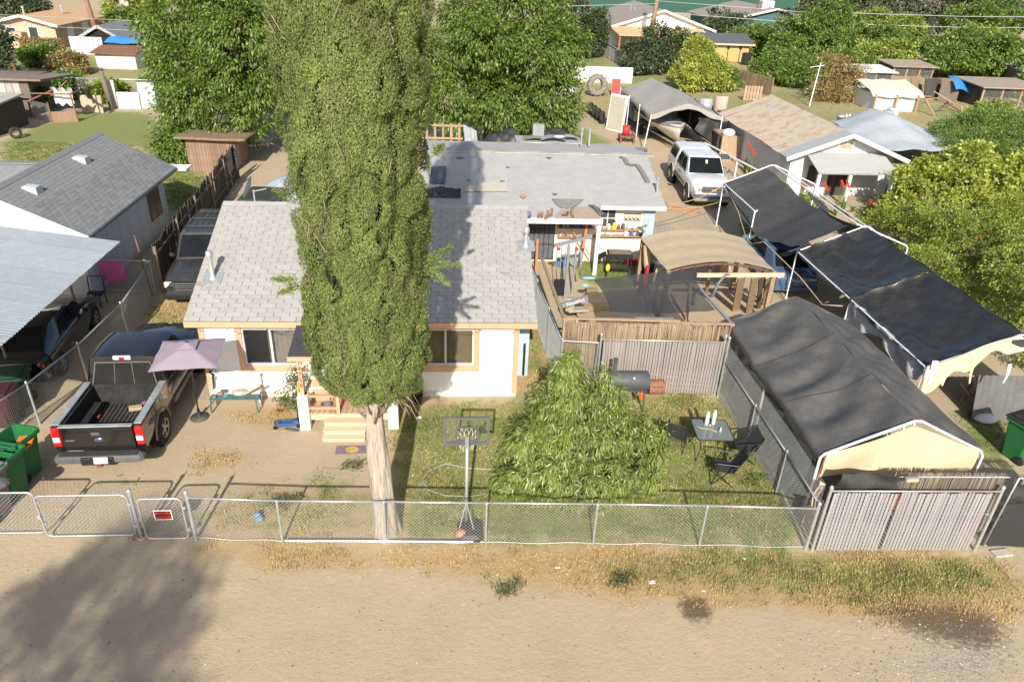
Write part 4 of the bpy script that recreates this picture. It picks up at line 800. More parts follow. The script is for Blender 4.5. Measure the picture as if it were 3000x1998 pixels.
def section(hw, zt, zb, crown=.03, tuck=.06):
    return [(0,zt+crown),(hw*.55,zt+crown*.7),(hw*.86,zt),(hw*.96,zt-.05),(hw,zt-.17),(hw*1.0,zb+(zt-zb)*.42),(hw*.985,zb+.16),(hw-tuck,zb),(0,zb)]
def greenhouse(y0, y1, y2, y3, zb, zr, hb, hr, mid_n=3):
    """windscreen foot y0 (front) > roof front y1 > roof rear y2 > rear foot y3"""
    def sec(z, h, zc): return [(0,z+zc),(h*.6,z+zc*.75),(h*.9,z),(h,z-.07),(h+(hb-hr)*.0,z-.08)]
    st = []
    def full(y, zt, ht, zc):
        w = hb-(hb-ht); return (y, [(0,zt+zc),(ht*.6,zt+zc*.8),(ht*.9,zt+zc*.25),(ht,zt-.03),(hb,zb),(0,zb)])
    return loft([full(y0,zb+.02,hb*.93,.0), full(y1,zr-.01,hr*.97,.02), full((y1+y2)/2,zr+.015,hr,.03), full(y2,zr-.015,hr*.96,.02), full(y3,zb+.02,hb*.9,.0)])
def side_windows(parent, ys, zb, zr, hb, hr, m_, name='side_window'):
    for sx in (-1,1):
        for (ya,yb,yc,yd) in ys:                                    # bottom rear, bottom front, top front, top rear
            def pt(y,f): z = zb+.05+(zr-.10-zb-.05)*f; x = hb+(hr-hb)*((z-zb)/(zr-.03-zb)); return (sx*(x+.004),y,z)
            P = [pt(ya,0),pt(yb,0),pt(yc,1),pt(yd,1)]
            if sx > 0: P = P
            else: P = P[::-1]
            quadpart(name, P, m_, parent, -.012)
# ---- black pickup -------------------------------------------------------
blk = mat('black_car_paint', (.010,.010,.011), .16, .25, 2, spec=.6, coat=.8, grime=.25, grime_col=(.05,.042,.034))
tan_clad = mat('pewter_cladding', (.21,.185,.155), .5, .15, 5, grime=.4)
grey_pl = mat('grey_plastic', (.10,.10,.105), .6, .2, 5, grime=.4, grime_col=(.18,.15,.12)); railcap = mat('bed_rail_cap', (.30,.32,.33), .55, .2, 5, grime=.35)
def pickup_body(t, paint, L, Wd, yb, yc, yw, zbelt, zb, bedopen=True):
    """bed from -L/2 to yb, cab yb..yc, windscreen foot yw, bonnet to L/2"""
    hw = Wd/2
    front = loft([(yb,section(hw*.985,zbelt,zb,.0)),(yc,section(hw,zbelt,zb,.0)),(yw+.1,section(hw,zbelt,zb,.05)),(L/2-.9,section(hw*.99,zbelt-.03,zb,.06)),(L/2-.25,section(hw*.95,zbelt-.09,zb+.02,.05)),(L/2,section(hw*.86,zbelt-.20,zb+.1,.03))])
    obj('body', front, paint, t, True, angle=50)
T = thing('pickup_truck', 'black pickup truck with open bed parked nose-in beside the white house', 'pickup', (-8.33,16.95,0), R(2.2))
L_, hw = 5.75, 1.0; yb = -.95; zbt = 1.16; zb = .48
pickup_body(T, blk, L_, 2.0, yb, .9, 1.15, zbt, zb)
side = [(0,0)]
bed_out = MB()
for sx in (-1,1):                                                    # bed sides: outer skin with rounded shoulder, inner wall
    prof = [(sx*.80,.62),(sx*.80,1.245),(sx*.83,1.27),(sx*.96,1.27),(sx*.995,1.235),(sx*1.0,1.05),(sx*1.0,.80),(sx*.985,.62),(sx*.94,.5),(sx*.86,.5)]
    P0 = [(x,-2.80,z) for x,z in prof]; bed_out.prism(P0 if sx < 0 else P0[::-1], (0,1.84,0))
obj('bed_sides', bed_out, blk, T, True, angle=35)
obj('bed_liner', MB().box(-.82,.82,-2.72,yb,.60,.66).box(-.79,.79,yb-.05,yb-.01,.66,1.26).box(-.79,-.75,-2.7,yb,.66,1.23).box(.75,.79,-2.7,yb,.66,1.23).cbox((-.64,-1.72,.78),(.24,.95,.24)).cbox((.64,-1.72,.78),(.24,.95,.24)), mat('bed_liner_black',(.022,.022,.022),.7,.4,10,grime=.4,grime_col=(.10,.09,.08)), T)
for x in np.linspace(-.62,.62,13): obj('liner_rib', MB().box(x-.022,x+.022,-2.68,yb-.06,.66,.682), mat('bed_rib',(.055,.054,.052),.8,.3,8,grime=.5,grime_col=(.16,.13,.10)), T)
for sx in (-1,1): obj('rail_cap', MB().bevbox((sx*.895,-1.86,1.285),(.17,1.84,.035),.012), railcap, T)
tg_ = obj('tailgate', MB().bevbox((0,-2.84,.95),(1.56,.10,.66),.03), blk, T); obj('tailgate_cap', MB().bevbox((0,-2.84,1.285),(1.60,.12,.03),.01), railcap, tg_)
obj('tailgate_panel', MB().bevbox((0,-2.892,.93),(1.44,.012,.44),.005), blk, tg_); obj('handle', MB().bevbox((-.02,-2.90,1.10),(.19,.03,.10),.012), grey_pl, tg_)
obj('red_stripe', MB().box(-.80,.80,-2.894,-2.885,.605,.622), mat('red_stripe',(.35,.02,.015),.5,.1,5), tg_)
em = obj('emblem', MB().lathe([(.095,0),(.095,.012),(.085,.016),(.001,.017)],24,(.02,-2.896,.93),Matrix.Scale(.5,3,(0,0,1)) @ Matrix.Rotation(PI/2,3,'X')), chrome, tg_, True, angle=30)
obj('emblem_field', MB().lathe([(.083,.0),(.083,.003)],24,(.02,-2.914,.93),Matrix.Scale(.47,3,(0,0,1)) @ Matrix.Rotation(PI/2,3,'X')), mat('emblem_blue',(.02,.05,.16),.3,.1,5), em)
obj('lettering', text_mb('Ford',.075,.002).xf(Matrix.Translation((.02,-2.919,.93)) @ Matrix.Rotation(PI/2,4,'X') @ Matrix.Shear('XY',4,(.3,0))), chrome, em)
obj('badge', text_mb('FX4',.001,.001).xf(Matrix.Translation((-.62,-2.905,.93)) @ Matrix.Rotation(PI/2,4,'X')), chrome, tg_) if False else obj('badge', MB().cbox((-.60,-2.900,.93),(.20,.008,.035)), chrome, tg_)
for sx in (-1,1):
    l_ = obj('taillight', MB().bevbox((sx*.905,-2.80,.98),(.185,.14,.50),.03), tailred, T); obj('reverse_lens', MB().bevbox((sx*.905,-2.868,.93),(.15,.012,.13),.004), lens_w, l_)
obj('bumper', MB().bevbox((0,-2.98,.50),(1.96,.26,.22),.06), grey_pl, T); obj('bumper_step', MB().bevbox((0,-2.99,.618),(1.70,.20,.02),.005), mat('step_black',(.04,.04,.042),.8,.2,9), T)
obj('plate_recess', MB().bevbox((-.02,-3.10,.48),(.74,.05,.20),.02), black, T)
lp = obj('licence_plate', MB().bevbox((.06,-3.135,.52),(.31,.01,.155),.004,rx=-.25), mat('plate_white',(.75,.76,.78),.4,.05,6), T); obj('lettering', text_mb('35G8353',.085,.002).xf(Matrix.Translation((.06,-3.142,.51)) @ Matrix.Rotation(PI/2-.25,4,'X')), mat('plate_blue',(.05,.07,.2),.5,.1,5), lp)
obj('tow_hitch', MB().box(-.06,.06,-3.15,-2.9,.33,.41), rustm, T)
cab = greenhouse(1.25,.52,-.78,-.97,zbt-.01,1.92,.965,.80); obj('cab', cab, blk, T, True, angle=32)
for i,x in enumerate((-.52,-.31,-.10,.10,.31,.52)): obj('roof_rib', MB().tube([(x,-.60,1.938-.12*x*x),(x,.38,1.938-.12*x*x)],.012,6), blk, T, True)
quadpart('windscreen', [(-.80,1.18,1.20),(.80,1.18,1.20),(.70,.57,1.86),(-.70,.57,1.86)], cglass, T, .02)
rw = obj('rear_window_frame', MB().slab([(.78,-.985,1.23),(-.78,-.985,1.23),(-.66,-.825,1.80),(.66,-.825,1.80)], .004), grey_pl, T)
for a,b in ((-.74,-.25),(-.22,.22),(.25,.74)):
    f_ = .86; obj('pane', MB().slab([(b,-.998,1.26),(a,-.998,1.26),(a*f_,-.845,1.775),(b*f_,-.845,1.775)], .006), cglass, rw)
bl_ = obj('brake_lamp', MB().bevbox((0,-.815,1.905),(.42,.07,.10),.012), lens_w, T); obj('red_lens', MB().bevbox((0,-.855,1.905),(.13,.012,.07),.004), tailred, bl_)
side_windows(T, [(-.78,-.02,-.04,-.70),(.04,1.02,.52,.02)], zbt, 1.92, .965, .80, cglass)
for sx in (-1,1):
    obj('door_handle', MB().bevbox((sx*1.0,.20,1.05),(.04,.16,.04),.01), black, T); mi = obj('mirror', MB().bevbox((sx*1.14,.98,1.28),(.22,.12,.24),.04), black, T)
    obj('lower_cladding', MB().bevbox((sx*.985,.35,.56),(.07,2.1,.15),.02), tan_clad, T)
    for y in (-1.72,1.85): well(T, sx*.985, y, .40, sx); wheel(T, sx*.90, y, .41, .28, mat('alloy_grey',(.42,.40,.36),.35,.2,8,metal=.7), sx, 5, .60); arch(T, sx*.985, y, .41, sx, tan_clad)
    obj('side_decal', text_mb('4x4',.16,.002).xf(Matrix.Translation((sx*1.004,-2.35,1.02)) @ Matrix.Rotation(sx*PI/2,4,'Z') @ Matrix.Rotation(PI/2,4,'X')), mat('decal_dark',(.09,.03,.015),.5,.2,5), T)
def junk(name, label, cat, mbs, loc=(0,0,0), rz=0, group=None):
    t = thing(name, label, cat, loc, rz, group)
    for nm,mb,m_ in mbs: obj(nm, mb, m_, t)
    return t
card = mat('cardboard', (.48,.33,.20), .9, .1, 6); cardw = mat('white_card', (.75,.73,.70), .9, .05, 6)
one('crushed_carton', MB().bevbox((-8.02,15.65,.74),(.30,.16,.09),.01,rz=.4,ry=.1), card, 'crushed cardboard carton lying in the black pickup bed', 'carton'); one('red_can', MB().lathe([(.03,0),(.034,.01),(.034,.11),(.028,.12)],10,(-8.75,15.35,.73),Matrix.Rotation(1.4,3,'X')), mat('red_tin',(.45,.05,.04),.4,.1,5), 'small red can lying in the black pickup bed', 'can')
one('food_bag', MB().ball((-7.82,15.85,.76),(.14,.08,.05),9,6), mat('purple_wrapper',(.28,.10,.20),.6,.5,20), 'purple and white food bag in the black pickup bed', 'bag')
# ---- generic closed car -------------------------------------------------
def car(name, label, cat, loc, rz, paint, L, Wd, zbelt, zb, zr, gh, wy, r, windows, hood=(.0,.0), rim=None, suv=False, plate=None, roofdetail=None):
    t = thing(name, label, cat, loc, rz); hw = Wd/2; y0,y1,y2,y3 = gh
    st = [(-L/2,section(hw*.84,zbelt-.14-hood[1],zb+.12,.02)),(-L/2+.12,section(hw*.93,zbelt-.03-hood[1],zb+.03,.03)),(-L/2+.55,section(hw*.985,zbelt-hood[1]*.6,zb,.03)),(y3,section(hw,zbelt,zb,.02)),(y0,section(hw,zbelt,zb,.03)),(y0+.25,section(hw*.99,zbelt-.01,zb,.05)),(L/2-.6,section(hw*.97,zbelt-.05-hood[0]*.6,zb,.05)),(L/2-.15,section(hw*.90,zbelt-.10-hood[0],zb+.02,.04)),(L/2,section(hw*.78,zbelt-.22-hood[0],zb+.10,.02))]
    obj('body', loft(st), paint, t, True, angle=48); hb = hw*.93; hr = hw*(.82 if suv else .70)
    obj('cabin', greenhouse(y0,y1,y2,y3,zbelt-.01,zr,hb,hr), paint, t, True, angle=32)
    dz = zr-zbelt
    def lp_(ya,yb_,xa,xb,za,zb_,nm,m_):
        pts = [(xa,ya,za),(-xa,ya,za),(-xb,yb_,zb_),(xb,yb_,zb_)] if ya < yb_ or True else []
        P = [Vector(p) for p in pts]; n = (P[1]-P[0]).cross(P[2]-P[0]); 
        if n.z < 0: P = P[::-1]
        n = (P[1]-P[0]).cross(P[2]-P[0]).normalized(); P = [p+n*.012 for p in P]; obj(nm, MB().slab(P,.01), m_, t)
    lp_(y0-(y0-y1)*.07,y1+(y0-y1)*.06,hb*.84,hr*.84,zbelt+dz*.09,zr-dz*.07,'windscreen',cglass); lp_(y3+(y2-y3)*.10,y2-(y2-y3)*.08,hb*.80,hr*.82,zbelt+dz*.12,zr-dz*.10,'rear_window',cglass)
    side_windows(t, windows, zbelt, zr, hb, hr, cglass)
    rim = rim or mat('alloy_silver',(.50,.51,.52),.3,.15,8,metal=.8)
    for sx in (-1,1):
        for y in wy: well(t, sx*(hw-.02), y, r, sx, 1.14); wheel(t, sx*(hw-.10), y, r, .22, rim, sx, 5)
        obj('taillight', MB().bevbox((sx*hw*.74,-L/2+.06,zbelt-.20-hood[1]),(hw*.34,.10,.13),.03), tailred, t); obj('headlight', MB().bevbox((sx*hw*.70,L/2-.10,zbelt-.24-hood[0]),(hw*.34,.14,.14),.04), lens_w, t)
        obj('mirror', MB().bevbox((sx*(hw+.08),y0-.30,zbelt+.06),(.18,.11,.14),.03), paint, t)
        for y in (y1-.55,y2+.35): obj('door_handle', MB().bevbox((sx*hw,y,zbelt-.16),(.03,.14,.03),.008), paint, t)
    obj('rear_bumper', MB().bevbox((0,-L/2+.02,zb+.16),(Wd*.92,.16,.22),.05), paint, t); obj('front_bumper', MB().bevbox((0,L/2-.05,zb+.16),(Wd*.86,.16,.22),.05), paint, t)
    return t
sedan_w = [(-.95,.05,.05,-.55),(.12,.95,.62,.12)]
bk = mat('deep_black_paint', (.012,.013,.015), .12, .2, 2, spec=.6, coat=.9)
suvp = mat('dark_grey_paint', (.035,.034,.036), .32, .25, 2, spec=.5, coat=.4, grime=.5, grime_col=(.10,.085,.07))
S_ = car('black_suv', 'dusty black SUV parked between the board fence and the house', 'suv', (-9.02,25.4,0), PI+R(3), suvp, 5.3, 2.0, 1.16, .42, 1.92, (1.05,.45,-2.2,-2.5), (-1.6,1.65), .39, [(-2.1,-1.05,-1.05,-2.05),(-.95,-.05,-.05,-.95),(.03,.85,.45,.03)], (.06,.0), suv=True)
g_ = obj('grille', MB().bevbox((0,2.63,.84),(1.12,.07,.34),.03), black, S_)
for k in range(4): obj('grille_bar', MB().bevbox((0,2.675,.73+k*.075),(1.06,.03,.035),.01), chrome, g_)
for sx in (-1,1): obj('lamp_cluster', MB().bevbox((sx*.74,2.52,.86),(.32,.12,.22),.03), mat('lens_dull',(.45,.46,.45),.2,.2,12), S_); obj('roof_rail', MB().tube([(sx*.66,-1.9,1.98),(sx*.66,.2,1.98)],.022,6), black, S_)
for x in (-.42,-.21,0,.21,.42): obj('roof_rib', MB().tube([(x,-2.0,1.955),(x,-.2,1.965)],.012,5), suvp, S_)
for y in (-1.7,-.9,-.1): obj('roof_bar', MB().tube([(-.66,y,1.985),(.66,y,1.985)],.02,6), black, S_)
obj('lower_bumper', MB().bevbox((0,2.62,.50),(1.85,.26,.26),.06), black, S_)
hp = mat('black_blue_paint', (.010,.012,.018), .12, .2, 2, spec=.6, coat=.9)
car('carport_sedan', 'black sedan with red taillights in the shade of the metal carport', 'car', (-12.25,19.9,0), R(6), hp, 4.7, 1.82, .95, .22, 1.42, (.95,.2,-1.05,-2.0), (-1.42,1.42), .34, sedan_w, (.06,.0))
bluep = mat('blue_grey_paint', (.10,.16,.28), .22, .15, 2, spec=.6, coat=.8, metal=.35)
B_ = car('blue_sedan', 'blue sedan with sunroof half under the black tarp canopy', 'car', (12.75,26.4,0), R(-3), bluep, 4.75, 1.85, .95, .22, 1.44, (1.0,.25,-1.0,-1.9), (-1.42,1.45), .34, sedan_w, (.06,.0))
obj('sunroof', MB().bevbox((0,-.15,1.475),(.80,.62,.012),.004), cglass, B_)
# ---- white pickup with camper shell -------------------------------------
wp = mat('white_car_paint', (.68,.69,.71), .28, .04, 2, spec=.5, coat=.5, grime=.25, grime_col=(.42,.39,.34))
P_ = thing('white_pickup', 'white pickup with camper shell parked facing the tarp canopy', 'pickup', (12.78,37.35,0), PI+R(-3)); hw = 1.0; zbt = 1.28; zb = .58; L_ = 5.9
pickup_body(P_, wp, L_, 1.98, -1.05, .9, 1.15, zbt, zb)
obj('bed', loft([(-2.95,section(.93,zbt+.04,zb+.06,.0)),(-2.8,section(.985,zbt+.06,zb,.0)),(-1.10,section(.985,zbt+.06,zb,.0))]), wp, P_, True, angle=50)
obj('camper_shell', greenhouse(-1.10,-1.22,-2.55,-2.88,zbt+.05,1.95,.96,.80), wp, P_, True, angle=32); obj('cab', greenhouse(1.28,.58,-.85,-1.02,zbt-.01,1.98,.955,.80), wp, P_, True, angle=32)
side_windows(P_, [(-2.62,-1.28,-1.32,-2.50)], zbt+.05, 1.95, .96, .80, cglass, 'shell_window'); side_windows(P_, [(-.85,-.10,-.10,-.80),(.0,1.0,.56,.0)], zbt, 1.98, .955, .80, cglass)
quadpart('windscreen', [(-.84,1.25,1.32),(.84,1.25,1.32),(.73,.63,1.92),(-.73,.63,1.92)], cglass, P_, .022)
obj('windscreen_sticker', MB().cbox((-.05,.85,1.78),(.10,.02,.18),rx=.75), mat('sticker_yellow',(.75,.72,.30),.5,.1,5), P_)
g_ = obj('grille', MB().bevbox((0,2.93,.98),(1.15,.08,.30),.03), mat('grille_grey',(.10,.10,.10),.5,.2,6), P_); obj('grille_bar', MB().bevbox((0,2.97,.99),(1.55,.04,.05),.012), chrome, g_)
obj('emblem', MB().cbox((0,3.0,.99),(.20,.02,.07)), mat('emblem_gold',(.55,.40,.12),.3,.1,5), g_)
obj('front_bumper', MB().bevbox((0,2.98,.70),(1.95,.22,.20),.06), chrome, P_); obj('lower_valance', MB().bevbox((0,2.92,.52),(1.75,.18,.18),.05), mat('grey_valance',(.25,.25,.25),.6,.1,5), P_)
for sx in (-1,1):
    h_ = obj('headlight', MB().bevbox((sx*.74,2.88,1.03),(.36,.12,.15),.03), lens_w, P_); obj('marker_lamp', MB().bevbox((sx*.78,2.90,.90),(.30,.10,.09),.02), amber, h_)
    obj('mirror', MB().bevbox((sx*1.16,.96,1.38),(.24,.12,.20),.05), chrome, P_); obj('side_trim', MB().bevbox((sx*1.0,.1,.78),(.03,2.3,.10),.01), mat('trim_brown',(.16,.11,.08),.5,.1,5), P_)
    obj('door_handle', MB().bevbox((sx*1.0,.1,1.13),(.03,.14,.05),.01), black, P_)
    for y in (-1.75,1.85): well(P_, sx*.98, y, .46, sx, 1.16); wheel(P_, sx*.92, y, .46, .30, chrome, sx, 6, .50); arch(P_, sx*.975, y, .46, sx, wp, 1.22, .06, .03)

P_.scale = (1.06,1.06,1.06)


# ---------------------------------------------------------------- front yard things
def bin_(label, p, rz, m_, lid=None, lean=0, group=None, h=1.12):
    t = thing('wheeled_bin', label, 'trash bin', p, rz, group)
    w0,d0,w1,d1 = .48,.50,.66,.76; st = []
    def ring(w,d,z,yo=0): c = .06; return [(w/2,d/2-c+yo,z),(w/2-c,d/2+yo,z),(-w/2+c,d/2+yo,z),(-w/2,d/2-c+yo,z),(-w/2,-d/2+c+yo,z),(-w/2+c,-d/2+yo,z),(w/2-c,-d/2+yo,z),(w/2,-d/2+c+yo,z)]
    R_ = [ring(w0,d0,.04),ring(w1*.97,d1*.95,h-.09),ring(w1*1.10,d1*1.07,h-.085),ring(w1*1.10,d1*1.07,h),ring(w1*.99,d1*.96,h),ring(w0*.95,d0*.95,.10)]
    mb = MB(); n = 8
    for r_ in R_: mb.v.extend(r_)
    for i in range(5):
        for k in range(n): mb.f.append((i*n+k,i*n+(k+1)%n,(i+1)*n+(k+1)%n,(i+1)*n+k))
    mb.f.append(tuple(range(n))); mb.f.append(tuple(5*n+k for k in range(n-1,-1,-1))); obj('bin_body', mb, m_, t)
    for sx in (-1,1): obj('wheel', MB().lathe([(.11,-.03),(.12,-.02),(.12,.02),(.11,.03)],14,(sx*.27,d0/2+.02,.12),Matrix.Rotation(PI/2,3,'Y')), rubber, t, True, angle=40)
    obj('handle', MB().tube([(-.2,d1/2+.03,h-.05),(-.2,d1/2+.10,h-.03),(.2,d1/2+.10,h-.03),(.2,d1/2+.03,h-.05)],.016,6), m_, t)
    obj('front_rib', MB().bevbox((0,-d0/2-.045,.42),(.30,.06,.5),.015,rx=-.10), m_, t)
    if lid == 'closed': obj('lid', MB().bevbox((0,-.01,h+.025),(w1*1.16,d1*1.13,.05),.02).bevbox((0,0,h+.06),(w1*.8,d1*.8,.03),.012), m_ if not isinstance(lid,tuple) else lid[1], t)
    elif lid == 'black': obj('lid', MB().bevbox((0,-.01,h+.025),(w1*1.16,d1*1.13,.05),.02).bevbox((0,0,h+.06),(w1*.8,d1*.8,.03),.012), mat('bin_lid_black',(.02,.021,.022),.45,.2,6,grime=.4,grime_col=(.09,.085,.08)), t)
    elif lid == 'open': obj('lid', MB().bevbox((0,d1/2+.06,h*.55),(w1*1.1,.05,d1*1.05),.02), m_, t)
    return t
green = mat('bin_green', (.018,.145,.045), .5, .12, 5, grime=.25, grime_col=(.06,.12,.06)); dgreen = mat('bin_dark_green',(.012,.06,.03),.5,.15,5); greyb = mat('bin_grey',(.16,.16,.165),.55,.12,5,grime=.3,grime_col=(.25,.23,.2))
bin_('open green wheeled bin filled with orange food boxes beside the black pickup', (-9.99,14,0), R(165), green, 'open')
bin_('open green wheeled bin standing empty between the other two bins', (-9.95,13.32,0), R(168), green, 'open')
bin_('grey wheeled bin behind the left drive gate leaf', (-9.98,12.68,0), R(172), greyb, None)
bin_('dark green lidded bin behind the boundary fence under the carport edge', (-11.59,16.93,0), R(10), dgreen, 'closed', h=.95)
bin_('maroon lidded bin behind the boundary fence by the green bins', (-11.47,16.06,0), R(10), mat('maroon_plastic',(.055,.018,.024),.5,.15,5), 'closed', h=.95)
bin_('green bin with black lid beside the torn beige canopy', (14.55,14.29,0), R(200), green, 'black')
ob = mat('orange_card',(.72,.20,.03),.7,.1,6); q = (-9.76,13.99,0.98)
for i,(dx,dy,dz,rz) in enumerate(((0,.02,0,.2),(-.03,-.12,-.06,-.15))):
    junk('food_box', ('orange flat food box on top of the full green bin','orange and white food box lid lower in the green bin')[i], 'box', [('box_base',MB().bevbox((0,0,0),(.34,.30,.045),.008),ob),('box_print',MB().cbox((0,0,.025),(.20,.16,.004),rz=.3),cardw if i else ob)], (q[0]+dx,q[1]+dy,q[2]+dz), rz)
one('dark_rag', MB().ball((-9.56,12.54,0.95),(.22,.18,.10),12,8), mat('rag',(.10,.10,.11),.95,.4,9,bump=.5), 'dark crumpled bag lying on top of the grey bin', 'bag')
# patio umbrella
um = thing('patio_umbrella', 'faded mauve square patio umbrella standing beside the black pickup', 'umbrella', (-6.78,16.28,0), 0)
obj('base', MB().lathe([(.23,0),(.235,.03),(.20,.06),(.06,.08),(.04,.10),(.04,.28),(.028,.30)],28), mat('umbrella_base',(.06,.06,.062),.7,.3,8,grime=.5,grime_col=(.2,.18,.15)), um, True, angle=35)
TL = Matrix.Translation((.28,-.55,.22)) @ Matrix.Rotation(R(3),4,'Z')
obj('pole', MB().tube([(0,0,.1),(.28,-.55,2.5)],.02,8), mat('pole_black',(.03,.03,.032),.5,.2,5), um, True)
mauve = mat('mauve_canvas', (.33,.26,.315), .9, .06, 3, bump=.1, grime=.2, grime_col=(.37,.30,.35)); cn = []
def canopy(u,v):
    a = 2*PI*u; r_ = 1/max(abs(math.cos(a)),abs(math.sin(a))); s = .76*v
    edge = 1-.035*abs(math.sin(4*a))*v
    return (s*r_*math.cos(a)*edge, s*r_*math.sin(a)*edge, 2.30-.27*v-.03*v*v*(r_-1))
cm = obj('canopy', MB().sheet(canopy,64,10).xf(TL @ Matrix.Rotation(R(4),4,'Z')), mauve, um, True)
obj('vent_cap', MB().sheet(lambda u,v: (lambda p: (p[0],p[1],p[2]+.05))(canopy(u,v*.30)),32,4).xf(TL @ Matrix.Rotation(R(4),4,'Z')), mauve, um, True); obj('finial', MB().ball((0,0,2.37),.025,8,6).xf(TL), black, um, True)
for k in range(8):
    a = k*PI/4+R(4); r_ = 1.05 if k % 2 else .76; obj('rib', MB().tube([(0,0,2.28),(r_*.96*math.cos(a),r_*.96*math.sin(a),1.94)],.008,5).xf(TL), black, um)
# benches by the wall
bw = thing('slatted_bench_back', 'white slatted bench against the house wall behind the cluttered teal bench', 'bench', (-5.95,17.05,0)); 
for i in range(22): part_copy('benchslat', lambda: mesh_of('slat', MB().prism([(-.026,0,0),(.026,0,0),(.02,0,.42),(-.02,0,.42)],(0,.018,0))), white, 'slat', bw, (-6.55+i*.057,17.08,.42), (-.12,0,0))
obj('top_rail', MB().cbox((0,.0,.86),(1.30,.05,.07)), white, bw); obj('bottom_rail', MB().cbox((0,.03,.42),(1.30,.05,.06)), white, bw); obj('seat', MB().cbox((0,-.12,.40),(1.28,.28,.04)), white, bw)
for sx in (-1,1): obj('leg', MB().cbox((sx*.58,-.02,.2),(.06,.08,.4)), white, bw)
tb = thing('teal_bench', 'low teal metal bench heaped with cardboard and clutter below the left window', 'bench', (-5.92,16.72,0)); teal = mat('teal_metal',(.06,.14,.14),.6,.2,6,grime=.5,grime_col=(.2,.2,.18))
for k in range(5): obj('seat_slat', MB().bevbox((0,-.16+k*.08,.40),(1.26,.065,.025),.006), teal, tb)
for sx in (-1,1): obj('leg', MB().tube([(sx*.58,-.2,.40),(sx*.60,-.24,.2),(sx*.60,-.22,0)],.022,6), teal, tb); obj('leg', MB().tube([(sx*.58,.18,.40),(sx*.60,.2,0)],.022,6), teal, tb)
one('cardboard_sheet', MB().cbox((-5.42,16.72,.58),(.50,.05,.20),rz=.15,ry=-.5,rx=.9), card, 'tan cardboard box flap leaning across the teal bench', 'cardboard'); one('grey_bag', MB().ball((-5.80,16.76,.48),(.20,.14,.09),12,8), mat('clear_bag',(.38,.37,.35),.35,.25,9,bump=.6), 'crumpled clear plastic bag on the teal bench', 'bag')
for i,(x,y,s,c,l) in enumerate(((-6.32,16.75,.07,(.35,.2,.15),'small reddish tool lying at the left of the teal bench'),(-6.15,16.66,.06,(.15,.25,.35),'small blue cap on the teal bench edge'),(-6.42,16.62,.06,(.2,.2,.2),'dark metal part on the corner of the teal bench'),(-6.05,16.85,.07,(.5,.47,.42),'pale clay lump at the back of the teal bench'),(-6.24,16.86,.08,(.1,.1,.11),'black hose fitting standing on the teal bench'))):
    one('clutter_item', MB().bevbox((x,y,.415+s/2),(s*2.2,s*1.4,s),s*.25,rz=i*.8), mat('clutter%d' % i,c,.7,.3,9), l, 'clutter', 'odds and ends on the teal bench')
one('ornament', MB().tube([(-6.55,17.0,.45),(-6.5,16.98,.9),(-6.58,16.96,1.0),(-6.47,16.97,1.05)],[.02,.03,.035,.012],7), mat('dark_ornament',(.03,.03,.032),.6,.2,5), 'dark garden ornament standing at the end of the white bench', 'ornament', smooth=True)
# rose bush, dried lily leaves, potted plant
tree('rose_bush', 'leafy rose bush with a pink bloom beside the porch post', 'shrub', (-4.35,16.72,0), [(-4.35,16.65,.75,.32,.25,.42),(-4.6,16.7,.4,.35,.25,.3),(-4.2,16.62,1.15,.22,.2,.25),(-4.3,16.5,.35,.3,.25,.28)], leafmat('leaf_rose',(.06,.10,.03),(.11,.17,.05),(.2,.22,.08),.25), 150, 9, .06, .02, droop=.2, cl_r=.13, seed=14, trunk_r=.015, limbs=5, shell=(.3,1.0))
one('pink_bloom', MB().ball((-4.42,16.38,.98),.045,8,6), mat('pink_petal',(.75,.22,.26),.7,.1,8), 'single pink rose bloom on the bush by the porch', 'flower', smooth=True)
def strap_plant(label, p, n, L, m_, seed, w=.02, spread=.8, name='strap_leaf_plant', cat='plant', arch_=.6, z0=0):
    rg = random.Random(seed); t = thing(name, label, cat, p)
    for i in range(n):
        a = rg.uniform(0,2*PI); l = L*rg.uniform(.6,1.1); sp = spread*rg.uniform(.3,1); P = []; c,s = math.cos(a),math.sin(a); ww = w*rg.uniform(.7,1.2)
        for k in range(5): f = k/4; rr = l*sp*f; P.append((c*rr, s*rr, z0+l*(f*1.1-arch_*f*f*1.1*(.5+sp))))
        mb = MB()
        for k in range(5): wk = ww*(1-.9*(k/4)**2); mb.v += [(P[k][0]-s*wk,P[k][1]+c*wk,P[k][2]),(P[k][0],P[k][1],P[k][2]-.006),(P[k][0]+s*wk,P[k][1]-c*wk,P[k][2])]
        for k in range(4): b = k*3; mb.f += [(b,b+1,b+4,b+3),(b+1,b+2,b+5,b+4)]
        obj('leaf', mb, m_, t, True)
    return t
strap_plant('clump of dried orange strap leaves beside the rose bush', (-4.72,16.55,0), 42, .42, leafmat('dry_leaf',(.40,.22,.08),(.55,.34,.15),(.62,.45,.24),.2), 3, .014, 1.1)
pp = thing('potted_plant', 'yellow-green leafy plant in a black pot against the white wall', 'potted plant', (-1.10,16.95,0)); obj('pot', MB().lathe([(.10,0),(.14,.24),(.155,.24),(.155,.27),(.135,.27),(.125,.22),(.01,.22)],16), black, pp, True, angle=35)
for i in range(11):
    a = i*2.4; l = .30+.03*(i % 4); c,s = math.cos(a),math.sin(a); z = .22; mb = MB()
    mb.sheet(lambda u,v: (c*l*u*.6-s*(v-.5)*.16*math.sin(PI*min(1,u+.08)), s*l*u*.6+c*(v-.5)*.16*math.sin(PI*min(1,u+.08)), z+l*(1.25*u-.75*u*u)+.02*abs(v-.5)), 6, 4); obj('leaf', mb, leafmat('pot_leaf%d' % i,*(((.30,.36,.06),(.45,.46,.10)) if i % 3 else ((.07,.12,.04),(.10,.16,.05))),None,.3), pp, True)
